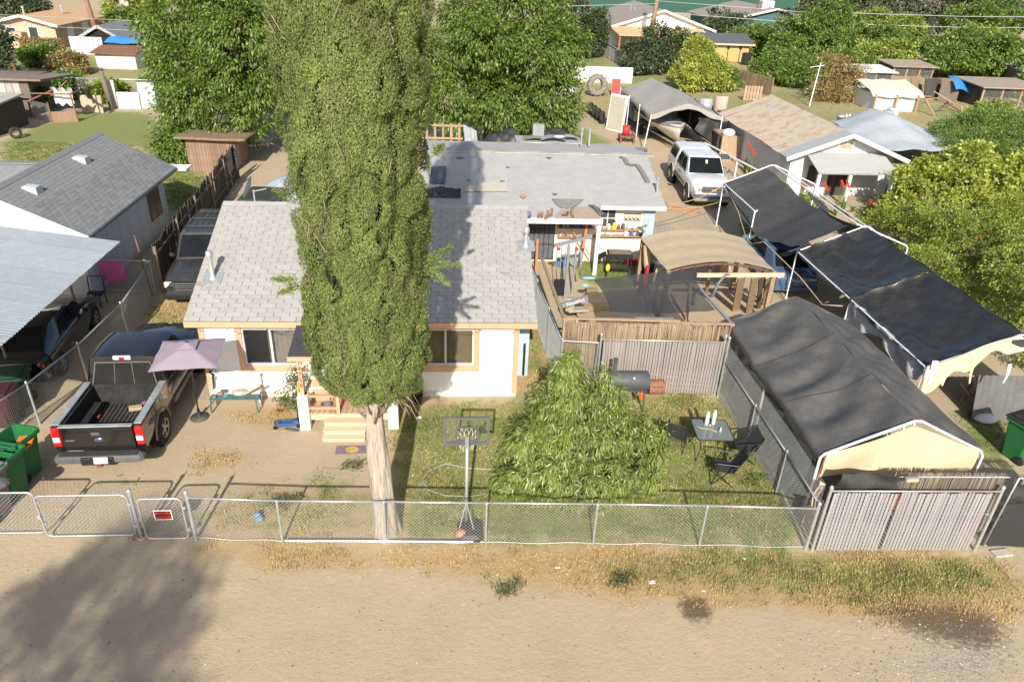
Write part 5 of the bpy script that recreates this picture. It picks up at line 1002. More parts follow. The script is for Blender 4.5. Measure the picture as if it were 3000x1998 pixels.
# floor jack
J = thing('floor_jack', 'blue floor jack with a black and yellow handle beside the porch', 'tool', (-4.42,15.88,0), R(8)); jb = mat('jack_blue',(.04,.10,.24),.4,.15,6)
obj('frame', MB().bevbox((0,.09,.10),(.62,.025,.10),.01).bevbox((0,-.09,.10),(.62,.025,.10),.01).bevbox((.22,0,.12),(.16,.18,.12),.02).bevbox((-.05,0,.10),(.5,.16,.02),.008), jb, J); obj('saddle', MB().lathe([(.05,.13),(.06,.15),(.06,.16),(.02,.165)],12,(-.24,0,0)), rustm, J)
for x in (-.30,.28):
    for sy in (-1,1): obj('wheel', MB().lathe([(.05,-.02),(.05,.02)],12,(x,sy*.115,.05),Matrix.Rotation(PI/2,3,'X')), black, J)
h_ = obj('handle', MB().tube([(.26,0,.14),(.32,.10,.65)],.018,8), black, J); obj('handle_grip', MB().tube([(.32,.10,.65),(.37,.20,1.22)],.02,8), mat('jack_yellow',(.75,.42,.03),.5,.1,6), h_)
one('jack_foot', MB().bevbox((-4.28,15.66,.04),(.38,.07,.05),.015,rz=-.25), mat('grey_bar',(.09,.09,.09),.6,.2,6), 'dark grey bar lying on the dirt in front of the floor jack', 'tool')
mt = thing('doormat', 'faded purple mat with a yellow disc on the dirt below the porch steps', 'mat', (-2.65,14.82,0), R(2)); obj('mat_sheet', MB().bevbox((0,0,.012),(.75,.34,.016),.004), mat('mat_purple',(.20,.155,.20),.95,.2,9,grime=.5,grime_col=(.33,.26,.18)), mt); obj('mat_disc', MB().lathe([(.16,.021),(.16,.024),(.001,.024)],24,(.02,0,0),Matrix.Scale(.85,3,(0,1,0))), mat('mat_yellow',(.50,.34,.10),.95,.2,9,grime=.4,grime_col=(.33,.26,.18)), mt)
# porch clutter
pc = thing('porch_cabinet', 'small white and tan cabinet on the porch deck', 'cabinet', (-3.58,16.55,.46)); obj('cabinet_body', MB().bevbox((0,0,.35),(.42,.4,.7),.01), card, pc); obj('cabinet_top', MB().cbox((0,0,.715),(.46,.44,.03)), white, pc); obj('cabinet_rail', MB().cbox((0,-.21,.42),(.44,.02,.05)), white, pc)
rb_ = thing('red_box', 'red box with a blue star on the porch deck', 'box', (-3.05,16.35,.46)); obj('box_body', MB().bevbox((0,0,.10),(.18,.14,.20),.01), mat('bright_red',(.60,.03,.03),.5,.1,6), rb_)
obj('star', MB().prism([(math.sin(k*PI/5)*(.06 if k % 2 == 0 else .026),-.072,.10+math.cos(k*PI/5)*(.06 if k % 2 == 0 else .026)) for k in range(10)],(0,-.004,0)), mat('star_blue',(.15,.35,.55),.5,.1,6), rb_)
one('toy_dog', MB().ball((-3.05,16.36,.70),(.055,.05,.05),10,8), mat('toy_white',(.7,.7,.7),.9,.4,18), 'small black and white soft toy on the red box', 'toy'); one('coiled_hose', MB().tube([(-3.42+.13*math.cos(t),16.1+.10*math.sin(t),.49+.012*t/PI) for t in np.linspace(0,5*PI,50)],.02,6), mat('hose_grey',(.13,.14,.15),.5,.2,6), 'coiled grey hose on the left of the porch deck', 'hose', smooth=True)
one('wicker_basket', MB().lathe([(.16,0),(.24,.14),(.26,.24),(.23,.25),(.2,.1),(.01,.06)],18,(-2.55,16.85,.46)), mat('wicker',(.22,.19,.15),.9,.35,25,bump=.5), 'round grey wicker basket by the front door', 'basket', smooth=True); one('black_bucket', MB().lathe([(.11,0),(.14,.26),(.13,.26),(.10,.02),(.01,.02)],16,(-1.95,16.3,.46)), black, 'black bucket on the right of the porch deck', 'bucket', smooth=True)
# basketball hoop and ball
bh = thing('basketball_hoop', 'portable basketball hoop with a clear backboard behind the front fence', 'basketball hoop', (.20,12.0,0)); steel = mat('pole_grey',(.36,.38,.39),.5,.1,6,metal=.3)
obj('base_tank', MB().bevbox((.08,-.22,.10),(.55,.60,.20),.07), mat('tank_black',(.03,.03,.033),.5,.2,6,grime=.4,grime_col=(.12,.11,.1)), bh); obj('pole', MB().tube([(0,.02,.05),(.0,.0,2.15)],.036,10), steel, bh, True)
for sx in (-1,1): obj('brace', MB().tube([(sx*.18,-.30,.12),(0,0,.72)],.014,6), steel, bh)
fr = mat('backboard_frame',(.10,.105,.11),.5,.15,6); bbx, by_, bz0, bz1 = .47, .30, 2.02, 2.72
bb = obj('backboard_frame', MB().box(-bbx,bbx,by_-.02,by_+.02,bz0,bz0+.07).box(-bbx,bbx,by_-.02,by_+.02,bz1-.055,bz1).box(-bbx,-bbx+.055,by_-.02,by_+.02,bz0+.07,bz1-.055).box(bbx-.055,bbx,by_-.02,by_+.02,bz0+.07,bz1-.055), fr, bh)
obj('target_square', MB().box(-.235,-.21,by_-.012,by_+.012,bz0+.07,bz1-.055).box(.21,.235,by_-.012,by_+.012,bz0+.07,bz1-.055).box(-.21,.21,by_-.012,by_+.012,bz0+.42,bz0+.45).box(-.21,.21,by_-.012,by_+.012,bz0+.07,bz0+.13), fr, bb)
obj('clear_panel', MB().box(-bbx+.05,bbx-.05,by_-.004,by_+.004,bz0+.06,bz1-.05), seethru('clear_acrylic',(.5,.52,.54),.975,.05), bb); obj('support_arm', MB().beam((0,0,2.1),(0,by_-.02,2.18),.08,.16), steel, bh)
obj('rim', MB().tube([(.225*math.cos(a),by_+.27+.225*math.sin(a),2.14) for a in np.linspace(0,2*PI,25)[:-1]],.011,6,True), mat('rim_rust',(.23,.10,.06),.6,.2,6), bh, True)
mb = MB()
for k in range(12):
    for s in (1,-1): mb.tube([((.225-.09*f)*math.cos(2*PI*(k+s*f*1.2)/12),by_+.27+(.225-.09*f)*math.sin(2*PI*(k+s*f*1.2)/12),2.13-.40*f) for f in (0,.35,.7,1)],.005,4)
n_ = obj('net', mb, mat('net_cord',(.70,.66,.58),.9,.1,9), bh); n_['kind'] = 'stuff'
bl = thing('basketball', 'pink and orange basketball against the base of the hoop', 'ball', (.09,11.66,0)); obj('ball_skin', MB().ball((0,0,.125),.125,20,14), mat('ball_pink',(.62,.20,.22),.7,.2,2.2,col2=(.62,.33,.14)), bl, True)
for ax in 'XY': obj('seam', MB().tube([tuple(Matrix.Rotation(.5,3,'Z') @ Vector((0,.126*math.cos(a),.126*math.sin(a)) if ax == 'X' else (.126*math.cos(a),0,.126*math.sin(a)))+Vector((0,0,.125))) for a in np.linspace(0,2*PI,25)[:-1]],.003,4,True), mat('seam_black',(.1,.05,.04),.8,.1,5), bl)
one('garden_hose', MB().tube([(1.28,14.03,0.02),(0.82,13.98,0.02),(0.25,14.04,0.02),(-0.28,14.22,0.02),(-0.69,13.95,0.02),(-0.83,13.62,0.02),(-0.67,13.25,0.02),(-0.26,13.04,0.02),(0.31,13.01,0.02),(0.71,13.1,0.02)],.011,6), mat('pale_hose',(.42,.43,.42),.6,.1,6), 'pale garden hose looping over the grass round the basketball hoop', 'hose', smooth=True)
# glass table, chairs, bottles, smoker
tt_ = thing('patio_table', 'square glass patio table with rounded corners behind the fruit tree', 'table', (6.42,14.60,0), R(-4)); dk = mat('dark_metal',(.022,.022,.024),.45,.2,6)
P = []
for cx_,cy_,a0 in ((.36,.36,0),(-.36,.36,90),(-.36,-.36,180),(.36,-.36,270)):
    for k in range(5): a = R(a0+k*22.5); P.append((cx_+.09*math.cos(a),cy_+.09*math.sin(a)))
obj('glass_top', MB().prism([(x,y,.70) for x,y in P],(0,0,.008)), seethru('table_glass',(.20,.225,.21),.22,.08), tt_); obj('rim', MB().tube([(x*1.01,y*1.01,.703) for x,y in P],.014,6,True), dk, tt_, True)
for sx in (-1,1):
    for sy in (-1,1): obj('leg', MB().tube([(sx*.40,sy*.40,.69),(sx*.30,sy*.30,.35),(sx*.40,sy*.40,0)],.014,6), dk, tt_)
def fold_chair(label, p, rz):
    t = thing('folding_chair', label, 'chair', p, rz, 'black sling chairs at the glass table'); sling = mat('black_sling',(.035,.036,.040),.7,.15,14)
    obj('seat', MB().sheet(lambda u,v: (-.24+.48*u, -.24+.46*v, .44-.03*math.sin(PI*v)-.02*(1-v)), 6, 6), sling, t, True); obj('backrest', MB().sheet(lambda u,v: (-.24+.48*u, -.22-.22*v-.02*math.sin(PI*v), .45+.50*v), 6, 6), sling, t, True)
    for sx in (-1,1):
        obj('back_frame', MB().tube([(sx*.25,-.20,.40),(sx*.25,-.46,.98)],.013,6), dk, t); obj('leg', MB().tube([(sx*.25,-.27,.62),(sx*.25,.26,0)],.013,6), dk, t); obj('leg', MB().tube([(sx*.25,.24,.44),(sx*.25,-.26,0)],.013,6), dk, t)
        obj('armrest', MB().tube([(sx*.27,-.32,.66),(sx*.27,.20,.65),(sx*.26,.22,.45)],.016,6), dk, t)
    obj('top_bar', MB().tube([(-.25,-.46,.98),(.25,-.46,.98)],.013,6), dk, t); obj('foot_bar', MB().tube([(-.25,.26,.03),(.25,.26,.03)],.011,6), dk, t); return t
fold_chair('black sling folding chair on the left of the glass table', (5.62,14.85,0), R(-28)+PI/2*0); fold_chair('black sling folding chair turned away in front of the glass table', (6.42,13.52,0), R(75)); fold_chair('black sling folding chair pushed in on the fence side of the glass table', (7.18,14.30,0), R(95))
def can(label, p, h, r, m_, capm, group=None):
    t = thing('spray_can', label, 'can', p, 0, group); obj('can_body', MB().lathe([(r*.9,0),(r,.01),(r,h*.78),(r*.75,h*.83)],14), m_, t, True, angle=35); obj('cap', MB().lathe([(r*.72,h*.83),(r*.72,h*.97),(r*.3,h)],12), capm, t, True, angle=35)
    obj('label_band', MB().lathe([(r*1.01,h*.2),(r*1.01,h*.62)],14,cap=False), mat('label_mint',(.45,.66,.60),.4,.2,12) if h > .36 else mat('label_pale',(.62,.62,.63),.4,.2,12), t, True); return t
cw = mat('can_white',(.72,.74,.75),.35,.06,8,metal=.2)
can('white and mint spray can standing on the glass table', (6.33,14.82,.71), .40, .052, cw, cw); can('tall white and silver spray can at the fence side of the glass table', (6.52,14.86,.71), .42, .052, cw, cw); can('small white bottle near the front of the glass table', (6.60,14.52,.71), .12, .024, cw, cw); can('small red bottle on the glass table', (6.40,14.74,.71), .12, .022, mat('bottle_red',(.35,.05,.04),.3,.1,6), black)
one('string_scrap', MB().tube([(6.05,14.78,.716),(6.15,14.66,.716),(6.3,14.64,.716),(6.44,14.56,.716),(6.5,14.50,.716)],.008,5), mat('cream_string',(.62,.52,.36),.9,.2,9), 'cream cord lying across the glass table', 'cord', smooth=True)
sm = thing('barrel_smoker', 'barrel smoker grill with a rusty side firebox in front of the slatted fence', 'grill', (4.72,16.62,0), R(0)); iron = mat('black_iron',(.075,.083,.09),.55,.2,5,grime=.25,grime_col=(.15,.14,.13)); My = Matrix.Rotation(PI/2,3,'Y')
obj('barrel', MB().lathe([(.02,-.55),(.26,-.54),(.275,-.5),(.275,.5),(.26,.54),(.02,.55)],24,(-.05,0,.92),My), iron, sm, True, angle=35); fb = obj('firebox', MB().lathe([(.02,-.22),(.20,-.215),(.21,-.19),(.21,.19),(.20,.215),(.02,.22)],22,(.74,0,.72),My), mat('rust_firebox',(.27,.12,.07),.8,.3,7,bump=.25), sm, True, angle=35)
obj('handle', MB().tube([(.62,-.17,.84),(.62,-.24,.85),(.86,-.24,.85),(.86,-.17,.84)],.014,6), iron, fb); obj('chimney', MB().lathe([(.055,0),(.055,.42),(.065,.43),(.055,.44)],12,(-.46,.05,1.15)), iron, sm, True, angle=35); obj('thermometer', MB().lathe([(.04,0),(.04,.02),(.001,.022)],12,(.05,-.20,1.12),Matrix.Rotation(.9,3,'X')), chrome, sm)
for x in (-.42,.38):
    for sy in (-1,1): obj('leg', MB().tube([(x,sy*.16,.72),(x+.03,sy*.24,0)],.022,6), iron, sm)
obj('front_shelf', MB().cbox((-.05,-.33,.80),(.9,.10,.02)), iron, sm)
junk('lighter_fluid', 'orange-red bottle standing by the barrel smoker leg', 'bottle', [('bottle_body',MB().lathe([(.05,0),(.055,.02),(.055,.17),(.02,.21),(.02,.25)],12),mat('bottle_orange',(.72,.12,.03),.4,.1,6)),('cap',MB().lathe([(.022,.25),(.022,.28)],10),mat('cap_red',(.5,.03,.02),.4,.1,6))], (4.98,16.27,.55))
# small things on the yard and verge
litter = mat('litter_white',(.78,.78,.78),.7,.05,6)
for i,(p,l,c) in enumerate((((4.94,10.07,0.02),'crumpled white paper on the verge near the damp patch',litter),((2.07,10.77,0.01),'white paper strip on the dry verge by the fruit tree',litter),((3.94,10.32,0.01),'white scrap among the verge grass patch',litter),((3.11,10.37,0.02),'grey scrap beside the dark green verge weeds',mat('grey_scrap',(.25,.26,.28),.7,.1,6)),((-5.91,16.15,0.03),'small blue toy part on the dirt before the teal bench',mat('toy_blue',(.22,.30,.42),.6,.1,6)),((-1.03,16.2,0.02),'white wrapper on the lawn beside the cypress shadow',litter),((6.08,10.91,0.02),'pale wrapper on the verge below the corner post',litter))):
    q_ = (p[0],p[1],.0); s_ = .032+.012*(i % 3); mb = MB().sheet(lambda u,v: (q_[0]+(u-.5)*s_*2.4, q_[1]+(v-.5)*s_*1.3, .012+s_*.5*abs(math.sin(u*5+i)*math.cos(v*4+i))), 5, 4); one('litter_scrap', mb, c, l, 'litter', 'scraps of litter on the ground')
one('blue_toy_car', MB().bevbox(((-4.34,12.4,0.05)),(.16,.30,.10),.03,rz=.5).bevbox((-4.35,12.4,0.12),(.12,.14,.08),.03,rz=.5), mat('toy_car_blue',(.16,.27,.42),.6,.15,6), 'pale blue toy lying in the weeds behind the walk gate post', 'toy')
def weed(label, p, s, seed, m_=None): return tree('weed_clump', label, 'weed', p, [(p[0],p[1],s*.2,s,s*.7,s*.28),(p[0]+s*.9,p[1]+.15,s*.15,s*.6,s*.5,s*.2),(p[0]-s*.8,p[1]-.12,s*.12,s*.5,s*.4,s*.16)], m_ or lf_mid, 90, 9, .055, .014, droop=.05, up=.4, cl_r=.10, seed=seed, trunk_r=.006, limbs=3, shell=(.2,1.))
lf_weed = leafmat('leaf_weed',(.09,.12,.045),(.15,.18,.075),(.22,.23,.10),.25)
weed('grey-green weed clump behind the first fence panel', (-3.93,12.83,-0), .34, 41, lf_weed); weed('grey-green weeds at the foot of the walk gate post', (-6.63,11.87,0), .17, 42, lf_weed); weed('dark green weed patch on the verge under the fruit tree', (3.33,10.33,0), .26, 43, lf_weed); weed('green weed patch spreading into the dirt road', (0.94,10.13,0), .30, 44, lf_weed); weed('weeds at the left of the cypress trunk', (-2.51,14.12,0), .26, 45, lf_weed); weed('leafy ground ivy by the side fence corner', (8.08,12.96,0), .36, 46, lf_mid); weed('broad weeds beside the turned folding chair', (7.22,13.38,0), .30, 47, lf_mid)


# ---------------------------------------------------------------- black tarp tent in front of the canopies
tn = thing('tarp_tent', 'black tarp tent with a beige front panel behind the slatted fence', 'tent', (9.6,15,0))
TX0, TX1, TY0, TY1, EZ, RZ_ = 7.78, 11.45, 12.05, 18.25, 1.92, 2.76; TXM = 9.68
def wr(u,v,s=0): return .075*math.sin(PI*u)*math.sin(31*v+5*math.sin(2.2*u+s))*(.4+.6*math.sin(4*v+s)**2)+.025*math.sin(53*v+3*u)*u*(1.1-u)*2+.035*math.sin(9*v+3*u+s)*math.sin(5*u)+.03*math.sin(17*v+s)*u*(1-u)*2+.02*math.sin(23*v+11*u+s)
def lslope(u,v):                                                     # u 0 ridge .. 1 eave (and hanging edge), v 0 front .. 1 rear
    y = TY0+(TY1-TY0)*v; hip = max(0,(v-.93)/.07); k = min(1,u/.88); x = TXM+(TX0-TXM)*k; z = RZ_+(EZ-RZ_)*k-.16*math.sin(PI*k)*(.55+.45*math.sin(v*PI*3.0)**2)*(1-hip*.5)
    if u > .88: z -= (u-.88)/.12*.34*(.75+.25*math.sin(v*14)); x -= .02
    return (x, y+.05*math.sin(v*7)*k, z+wr(u,v))
obj('left_slope', MB().sheet(lslope,30,130), tarpg, tn, True, W=True)
def rslope(u,v): y = TY0+(TY1-TY0)*v; x = TXM+(TX1-TXM)*u; return (x,y,RZ_+(EZ+.06-RZ_)*u-.06*math.sin(PI*u)+wr(u,v,2)*.7)
obj('right_slope', MB().sheet(rslope,20,110), tarpg, tn, True, W=True)
for v_ in (.30,.62): obj('seam', MB().tube([(lambda p: (p[0],p[1],p[2]+.012))(lslope(k/14*.88,v_)) for k in range(15)],.012,4), mat('seam_dark',(.03,.03,.03),.8,.1,5), tn, W=True)
obj('rear_drape', MB().sheet(lambda u,v: (TX0+(TX1-TX0)*u, TY1+.10*v+.03*math.sin(u*20), (EZ+(RZ_-EZ)*(1-abs(2*u-1.03)) )*(1-v)+v*1.0+.0), 30, 8), tarpg, tn, True, W=True)
for nm,y in (('front_hoop',TY0-.06),('middle_hoop',15.1),('rear_hoop',18.15)):
    obj(nm, MB().tube([(TX0+.02,y,0),(TX0,y,EZ-.1),(TX0+.08,y,EZ),(TXM-.08,y,RZ_-.01),(TXM+.08,y,RZ_-.01),(TX1-.08,y,EZ+.03),(TX1,y,EZ-.1),(TX1,y,0)],.03,8).shift((0,0,.02 if y < 13 else -.22)), pipew, tn, True, W=True, angle=60)
obj('ridge_pole', MB().tube([(TXM,TY0,RZ_-.12),(TXM,TY1,RZ_-.14)],.028,8), pipew, tn, W=True)
for x in (TX0+.03,TX1-.03): obj('eave_pole', MB().tube([(x,TY0,EZ-.12),(x,TY1,EZ-.12)],.025,8), pipew, tn, W=True)
def fpan(u,v): 
    x = TX0+.12+(TX1-TX0-.22)*u; top = EZ+(RZ_-.10-EZ)*(1-abs((x-TXM)/(1.86)))-.05; z = top*(1-v)+v*(1.28+.05*math.sin(u*12)); return (x, TY0-.02-.05*math.sin(u*7+v*3)-.03*math.sin(u*19)*v, z)
obj('beige_panel', MB().sheet(fpan,40,14), beigef, tn, True, W=True)
obj('wall_sheet', MB().sheet(lambda u,v: (TX0-.03+.06*math.sin(u*23+v*3)+.05*math.sin(v*7+u*9)+.03*math.sin(u*61+v*11)-.03, TY0+.15+(TY1-TY0-.2)*u, .02+1.72*v), 70, 14), clearsheet, tn, True, W=True)
obj('dark_lining', MB().sheet(lambda u,v: (TX0+.14+.03*math.sin(u*17), TY0+.3+(TY1-TY0-.5)*u, .02+1.55*v), 40, 6), tarpg, tn, True, W=True)
obj('torn_edge', MB().sheet(lambda u,v: (TX0+.02+.02*math.sin(v*9), TY0-.05+.10*u*v, 1.15+.75*v-.08*u), 4, 10), fabric_w, tn, True, W=True)
one('rusty_stake', MB().tube([(7.72,11.9,0),(7.9,12.0,2.0)],.022,6), rustm, 'rusty stake at the front left corner of the black tent', 'stake'); one('beige_scrap', MB().sheet(lambda u,v: (7.74+.14*u, 11.75+.06*math.sin(v*5), .7+.75*v-.1*u), 4, 8), beigef, 'beige canvas scrap hanging beside the rusty stake', 'canvas', smooth=True)

# ---------------------------------------------------------------- long carport frame with sagging black plastic
cnp = thing('tarp_canopy', 'long white pipe canopy covered in glossy sagging black plastic', 'canopy', (14.7,20,0))
CX0, CXM, CX1, CEZ, CRZ = 12.22, 14.55, 16.7, 2.02, 2.98; plast = mat('glossy_black_plastic', (.028,.028,.028), .27, .25, 3, bump=.45, grime=.45, grime_col=(.075,.072,.068), spec=.55, stretch=(1,4,1))
def bay(y0,y1,sag):
    def f(u,v):
        y = y0+(y1-y0)*v; x = CXM+(CX0-.05-CXM)*u; z = CRZ+(CEZ-CRZ)*u-sag*abs(math.sin(PI*v))**.5*(.25*u+.75*math.sin(PI*min(1,u*1.02)))+.045*math.sin(PI*u)*math.sin(19*v+7*math.sin(3*u+2*v))+.03*math.exp(-((v-.06)/.05)**2)*math.sin(23*u)+.03*math.exp(-((v-.94)/.05)**2)*math.sin(27*u)-.03+.03*math.sin(v*PI*2)*u
        z += .03*math.sin(9*v+14*u)*u*(1-u)*3+.016*math.sin(47*v+17*u)*u+.022*math.sin(11*v+6*u)+.018*math.sin(29*v+4*u)*u+.05*math.exp(-((u-.12)/.08)**2)*math.sin(v*31)*.3+.02*math.sin(u*26+v*7)*max(0,u-.7); 
        return (x,y,z)
    return f
for i,(y0,y1,s) in enumerate(((15.55,19.7,.46),(19.7,23.75,.46))): obj('plastic_bay', MB().sheet(bay(y0,y1,s),40,80), plast, cnp, True, W=True)
def rbay(u,v): y = 15.55+(23.75-15.55)*v; return (CXM+(CX1-CXM)*u, y, CRZ+(CEZ-.25-CRZ)*u-.16*math.sin(PI*u)*(1+.5*math.sin(v*9))+.04*math.sin(v*25+u*4)-.02)
obj('right_slope', MB().sheet(rbay,16,50), tarpb, cnp, True, W=True)
HOOPS = (15.55,19.7,23.75)
for y in HOOPS:
    obj('hoop', MB().shift((0,0,0)).tube([(CX0,y,0),(CX0,y,CEZ-.08),(CX0+.10,y,CEZ+.02),(CXM-.1,y,CRZ-.02),(CXM+.1,y,CRZ-.02),(CX1-.1,y,CEZ-.35),(CX1,y,CEZ-.45),(CX1,y,0)],.024,8).shift((0,0,-.16 if y == 19.7 else -.02)), pipew, cnp, True, W=True, angle=60)
obj('ridge_pole', MB().tube([(CXM,15.5,CRZ-.16),(CXM,23.8,CRZ-.16)],.03,8), pipew, cnp, W=True)
for x,ez_ in ((CX0,CEZ-.05),(CX1,CEZ-.4)): obj('eave_pole', MB().tube([(x,15.5,ez_),(x,23.8,ez_)],.024,8), pipew, cnp, W=True)
obj('white_side_drape', MB().sheet(lambda u,v: (CX0+.04+.06*math.sin(u*19+v*4)+.03*math.sin(u*41), 15.7+4.1*u, CEZ-.03-(.50+.20*math.sin(u*9)+.14*u)*v), 60, 10), mat('grey_white_cloth',(.50,.50,.51),.85,.12,6,bump=.2), cnp, True, W=True)
def vfront(u,v): x = CX0-.02+(CX1-CX0)*u; top = CEZ+(CRZ-CEZ)*(1-abs(2*u-.96))+.0; return (x, 15.48-.10*v-.05*math.sin(u*14), top-(.42+.14*math.sin(u*31)*v+.1*math.sin(u*11)+.35*max(0,.13-u)/.13)*v)
obj('beige_valance', MB().sheet(vfront,60,8), beigef, cnp, True, W=True)
obj('tarp_flap', MB().sheet(lambda u,v: (CXM-.35+1.7*u, 15.40-.03*math.sin(u*9), CRZ-.05-.25*abs(u-.2)-.34*v*math.sin(PI*min(1,u+.1))), 20, 8), tarpb, cnp, True, W=True)
for k,(x,w_,l) in enumerate(((12.32,.16,.9),(12.75,.14,.7),(13.4,.10,.6),(14.4,.10,.55))): obj('torn_strip', MB().sheet(lambda u,v: (x+w_*(u-.5)*(1-.6*v)+.05*v*math.sin(k*2.3+v*3), 15.42-.05*v, 2.25-.2*k/6-l*v), 3, 8), beigef if k % 3 else fabric_w, cnp, True, W=True)
obj('white_rag', MB().sheet(lambda u,v: (CX0-.05+.25*u+.1*v, 15.45-.04*math.sin(u*6), 1.95-.75*v+.1*u), 5, 8), fabric_w, cnp, True, W=True)
# rear bay: bare frame, cloth hanging along the left slope only
cn2 = thing('bare_canopy_frame', 'white pipe canopy frame with one charcoal cloth sagging on its left slope', 'canopy', (14,28,0)); X0,XM,X1 = 12.2,14.35,16.6
shade = mat('charcoal_cloth', (.058,.058,.060), .75, .15, 4, bump=.12, grime=.4, grime_col=(.11,.105,.10))
def cl(u,v):
    y = 24.0+7.9*v; x = XM-.25+(X0+.05-XM+.25)*u; z = 2.88+(2.05-2.88)*u-.75*math.sin(PI*v)*(.55+.45*u)-.04*math.sin(v*14+u*3)-.02*math.sin(v*33); return (x+.35*math.sin(PI*v)*(1-u)-.1,y,z)
obj('cloth', MB().sheet(cl,20,60), shade, cn2, True, W=True)
obj('hanging_cloth', MB().sheet(lambda u,v: (XM+.25+1.15*u+.1*math.sin(v*6), 24.3+4.6*v, 2.75-.75*u-.75*math.sin(PI*v)*(.4+.6*u)), 12, 30), tarpb, cn2, True, W=True)
for y in (24.15,28.0,32.0):
    k = (XM+.0); obj('hoop', MB().tube([(X0,y,0),(X0,y,2.0),(X0+.1,y,2.1),(XM-.1,y,2.92),(XM+.1,y,2.92),(X1-.1,y,2.1),(X1,y,2.0),(X1,y,0)] if y > 30 else [(X0,y,0),(X0,y,2.0),(X0+.1,y,2.1)] if y > 26 else [(XM,y,2.92),(X1-.1,y,2.1),(X1,y,2.0),(X1,y,0)],.03,8), pipew, cn2, True, W=True, angle=60)
obj('ridge_pole', MB().tube([(XM,24.0,2.92),(XM,32.0,2.92)],.03,8), pipew, cn2, W=True); obj('slope_pole', MB().tube([(XM+.9,24.0,2.55),(XM+.9,32.0,2.55)],.025,8), pipew, cn2, W=True); obj('eave_pole', MB().tube([(X0,28,2.05),(X0,32.0,2.05)],.028,8), pipew, cn2, W=True)
for p in (((12.07,25.25,0),(12.2,23.75,2.0)),): pass
one('rope', MB().tube([(12.25,31.9,2.0),(12.1,29.5,1.55),(11.6,27,1.3),(11.2,25.4,1.6),(11.3,24.6,2.0),(11.9,22.5,1.5),(12.0,20.8,1.25),(12.2,20.0,1.6)],.018,5), mat('tan_rope',(.50,.40,.26),.9,.2,9), 'tan rope sagging from the bare frame past the blue sedan', 'rope', smooth=True)
for i,(y0,p,l) in enumerate((((8.2,28.4,2.1),(12.2,31.9,2.0),'yellow rope strung from the rear wing to the bare frame'),((8.2,28.3,2.0),(13.6,33.6,1.0),'pale yellow cord strung from the rear wing past the white pickup'))):
    one('strung_rope', MB().tube([lerp(y0,p,t)[:2]+(lerp(y0,p,t)[2]-.5*4*t*(1-t)*.5,) for t in np.linspace(0,1,10)],.016,5), mat('yellow_rope',(.62,.42,.12),.9,.1,9), l, 'rope', smooth=True)
one('orange_cord', MB().tube([(10.56,35.72,0.03),(10.62,34.81,0.03),(10.27,34.2,0.03),(10.91,34.24,0.03),(11.49,33.6,0.03),(12.02,33.91,0.03),(11.65,34.37,0.03),(10.78,34.68,0.03)],.02,6), mat('orange_cord',(.72,.16,.04),.6,.1,6), 'orange extension cord looped on the drive behind the rear wing', 'cord', smooth=True)
# things under the torn front: planks, white sack
for i,(a,b) in enumerate((((14.6,17.04,0.6),(15.02,16.62,0.1)),((14.7,16.84,0.1),(15.43,16.8,0.7)),((14.99,17.04,0.6),(14.54,16.7,0.05)),((14.96,16.73,0.7),(15.32,16.69,0.1)))):
    one('timber_frame_piece', MB().beam(a,b,.06,.05), wood, 'weathered timber leaning in a heap under the torn beige canopy', 'timber', 'timber heap under the canopy')
one('white_sack', MB().ball((14.78,15.89,0.12),(.34,.22,.13),14,9), mat('sack',(.62,.62,.66),.8,.12,6,bump=.4), 'white sack lying on the grass beside the green bin', 'sack', smooth=True)
cb = thing('concrete_block_stack', 'grey corrugated sheet leaning under the torn canopy', 'sheet', (15.3,15.9,0)); obj('sheet_panel', MB().sheet(lambda u,v: (-.9+1.8*u, .35*v+.02*math.sin(u*60), 1.3*v), 60, 4), mat('grey_corrugated',(.12,.12,.12),.7,.15,5), cb, True)

# ---------------------------------------------------------------- fenced patio with arched canopy
pf = thing('patio_slat_fence', 'chain-link fence with brown-grey slats between the fruit tree and the black tent', 'fence', (5.9,17.4,0))
slat_fence(pf, (4.05,17.45), (7.42,17.32), 1.72, 42, slat_b, key='slat2'); post(pf,(3.98,17.46),1.9,.03); post(pf,(7.46,17.32),1.95,.034); rail(pf,(4.0,17.46,1.74),(7.46,17.32,1.74))
wgt = thing('wire_gate', 'narrow chain-link gate left of the brown slatted fence', 'gate', (3.45,17.55,0)); obj('gate_frame', MB().tube([(2.95,17.6,.05),(3.92,17.5,.05),(3.92,17.5,1.62),(2.95,17.6,1.62)],.02,8,True), galv, wgt, W=True); obj('chain_mesh', chain_mb((2.95,17.6),(3.92,17.5),.05,1.62), wire, wgt, W=True)
sc2 = thing('wire_side_fence', 'wire side fence with dark screening beside the narrow path', 'fence', (2.75,20,0)); WP = [(2.92,17.62),(2.78,19.6),(2.62,21.7),(2.5,23.6)]
for a,b in zip(WP[:-1],WP[1:]): obj('chain_mesh', chain_mb(a,b,.05,1.6,.07,.006), wire, sc2, W=True); rail(sc2,(*a,1.6),(*b,1.55)); obj('dark_screen', MB().sheet(lambda u,v: (a[0]+(b[0]-a[0])*u+.07, a[1]+(b[1]-a[1])*u, .1+1.45*v), 6, 4), mat('dark_screen',(.05,.047,.042),.9,.3,6), sc2, W=True)
for p in WP: post(sc2,p,1.65,.025)
rp2 = thing('reed_patio_screen', 'tan reed screen with a timber top rail behind the slatted fence', 'screen', (5.3,18.0,0)); reeds('reeds', (3.05,18.02), (7.75,17.75), .5, 2.02, 900, reedt, rp2, 8, .009)
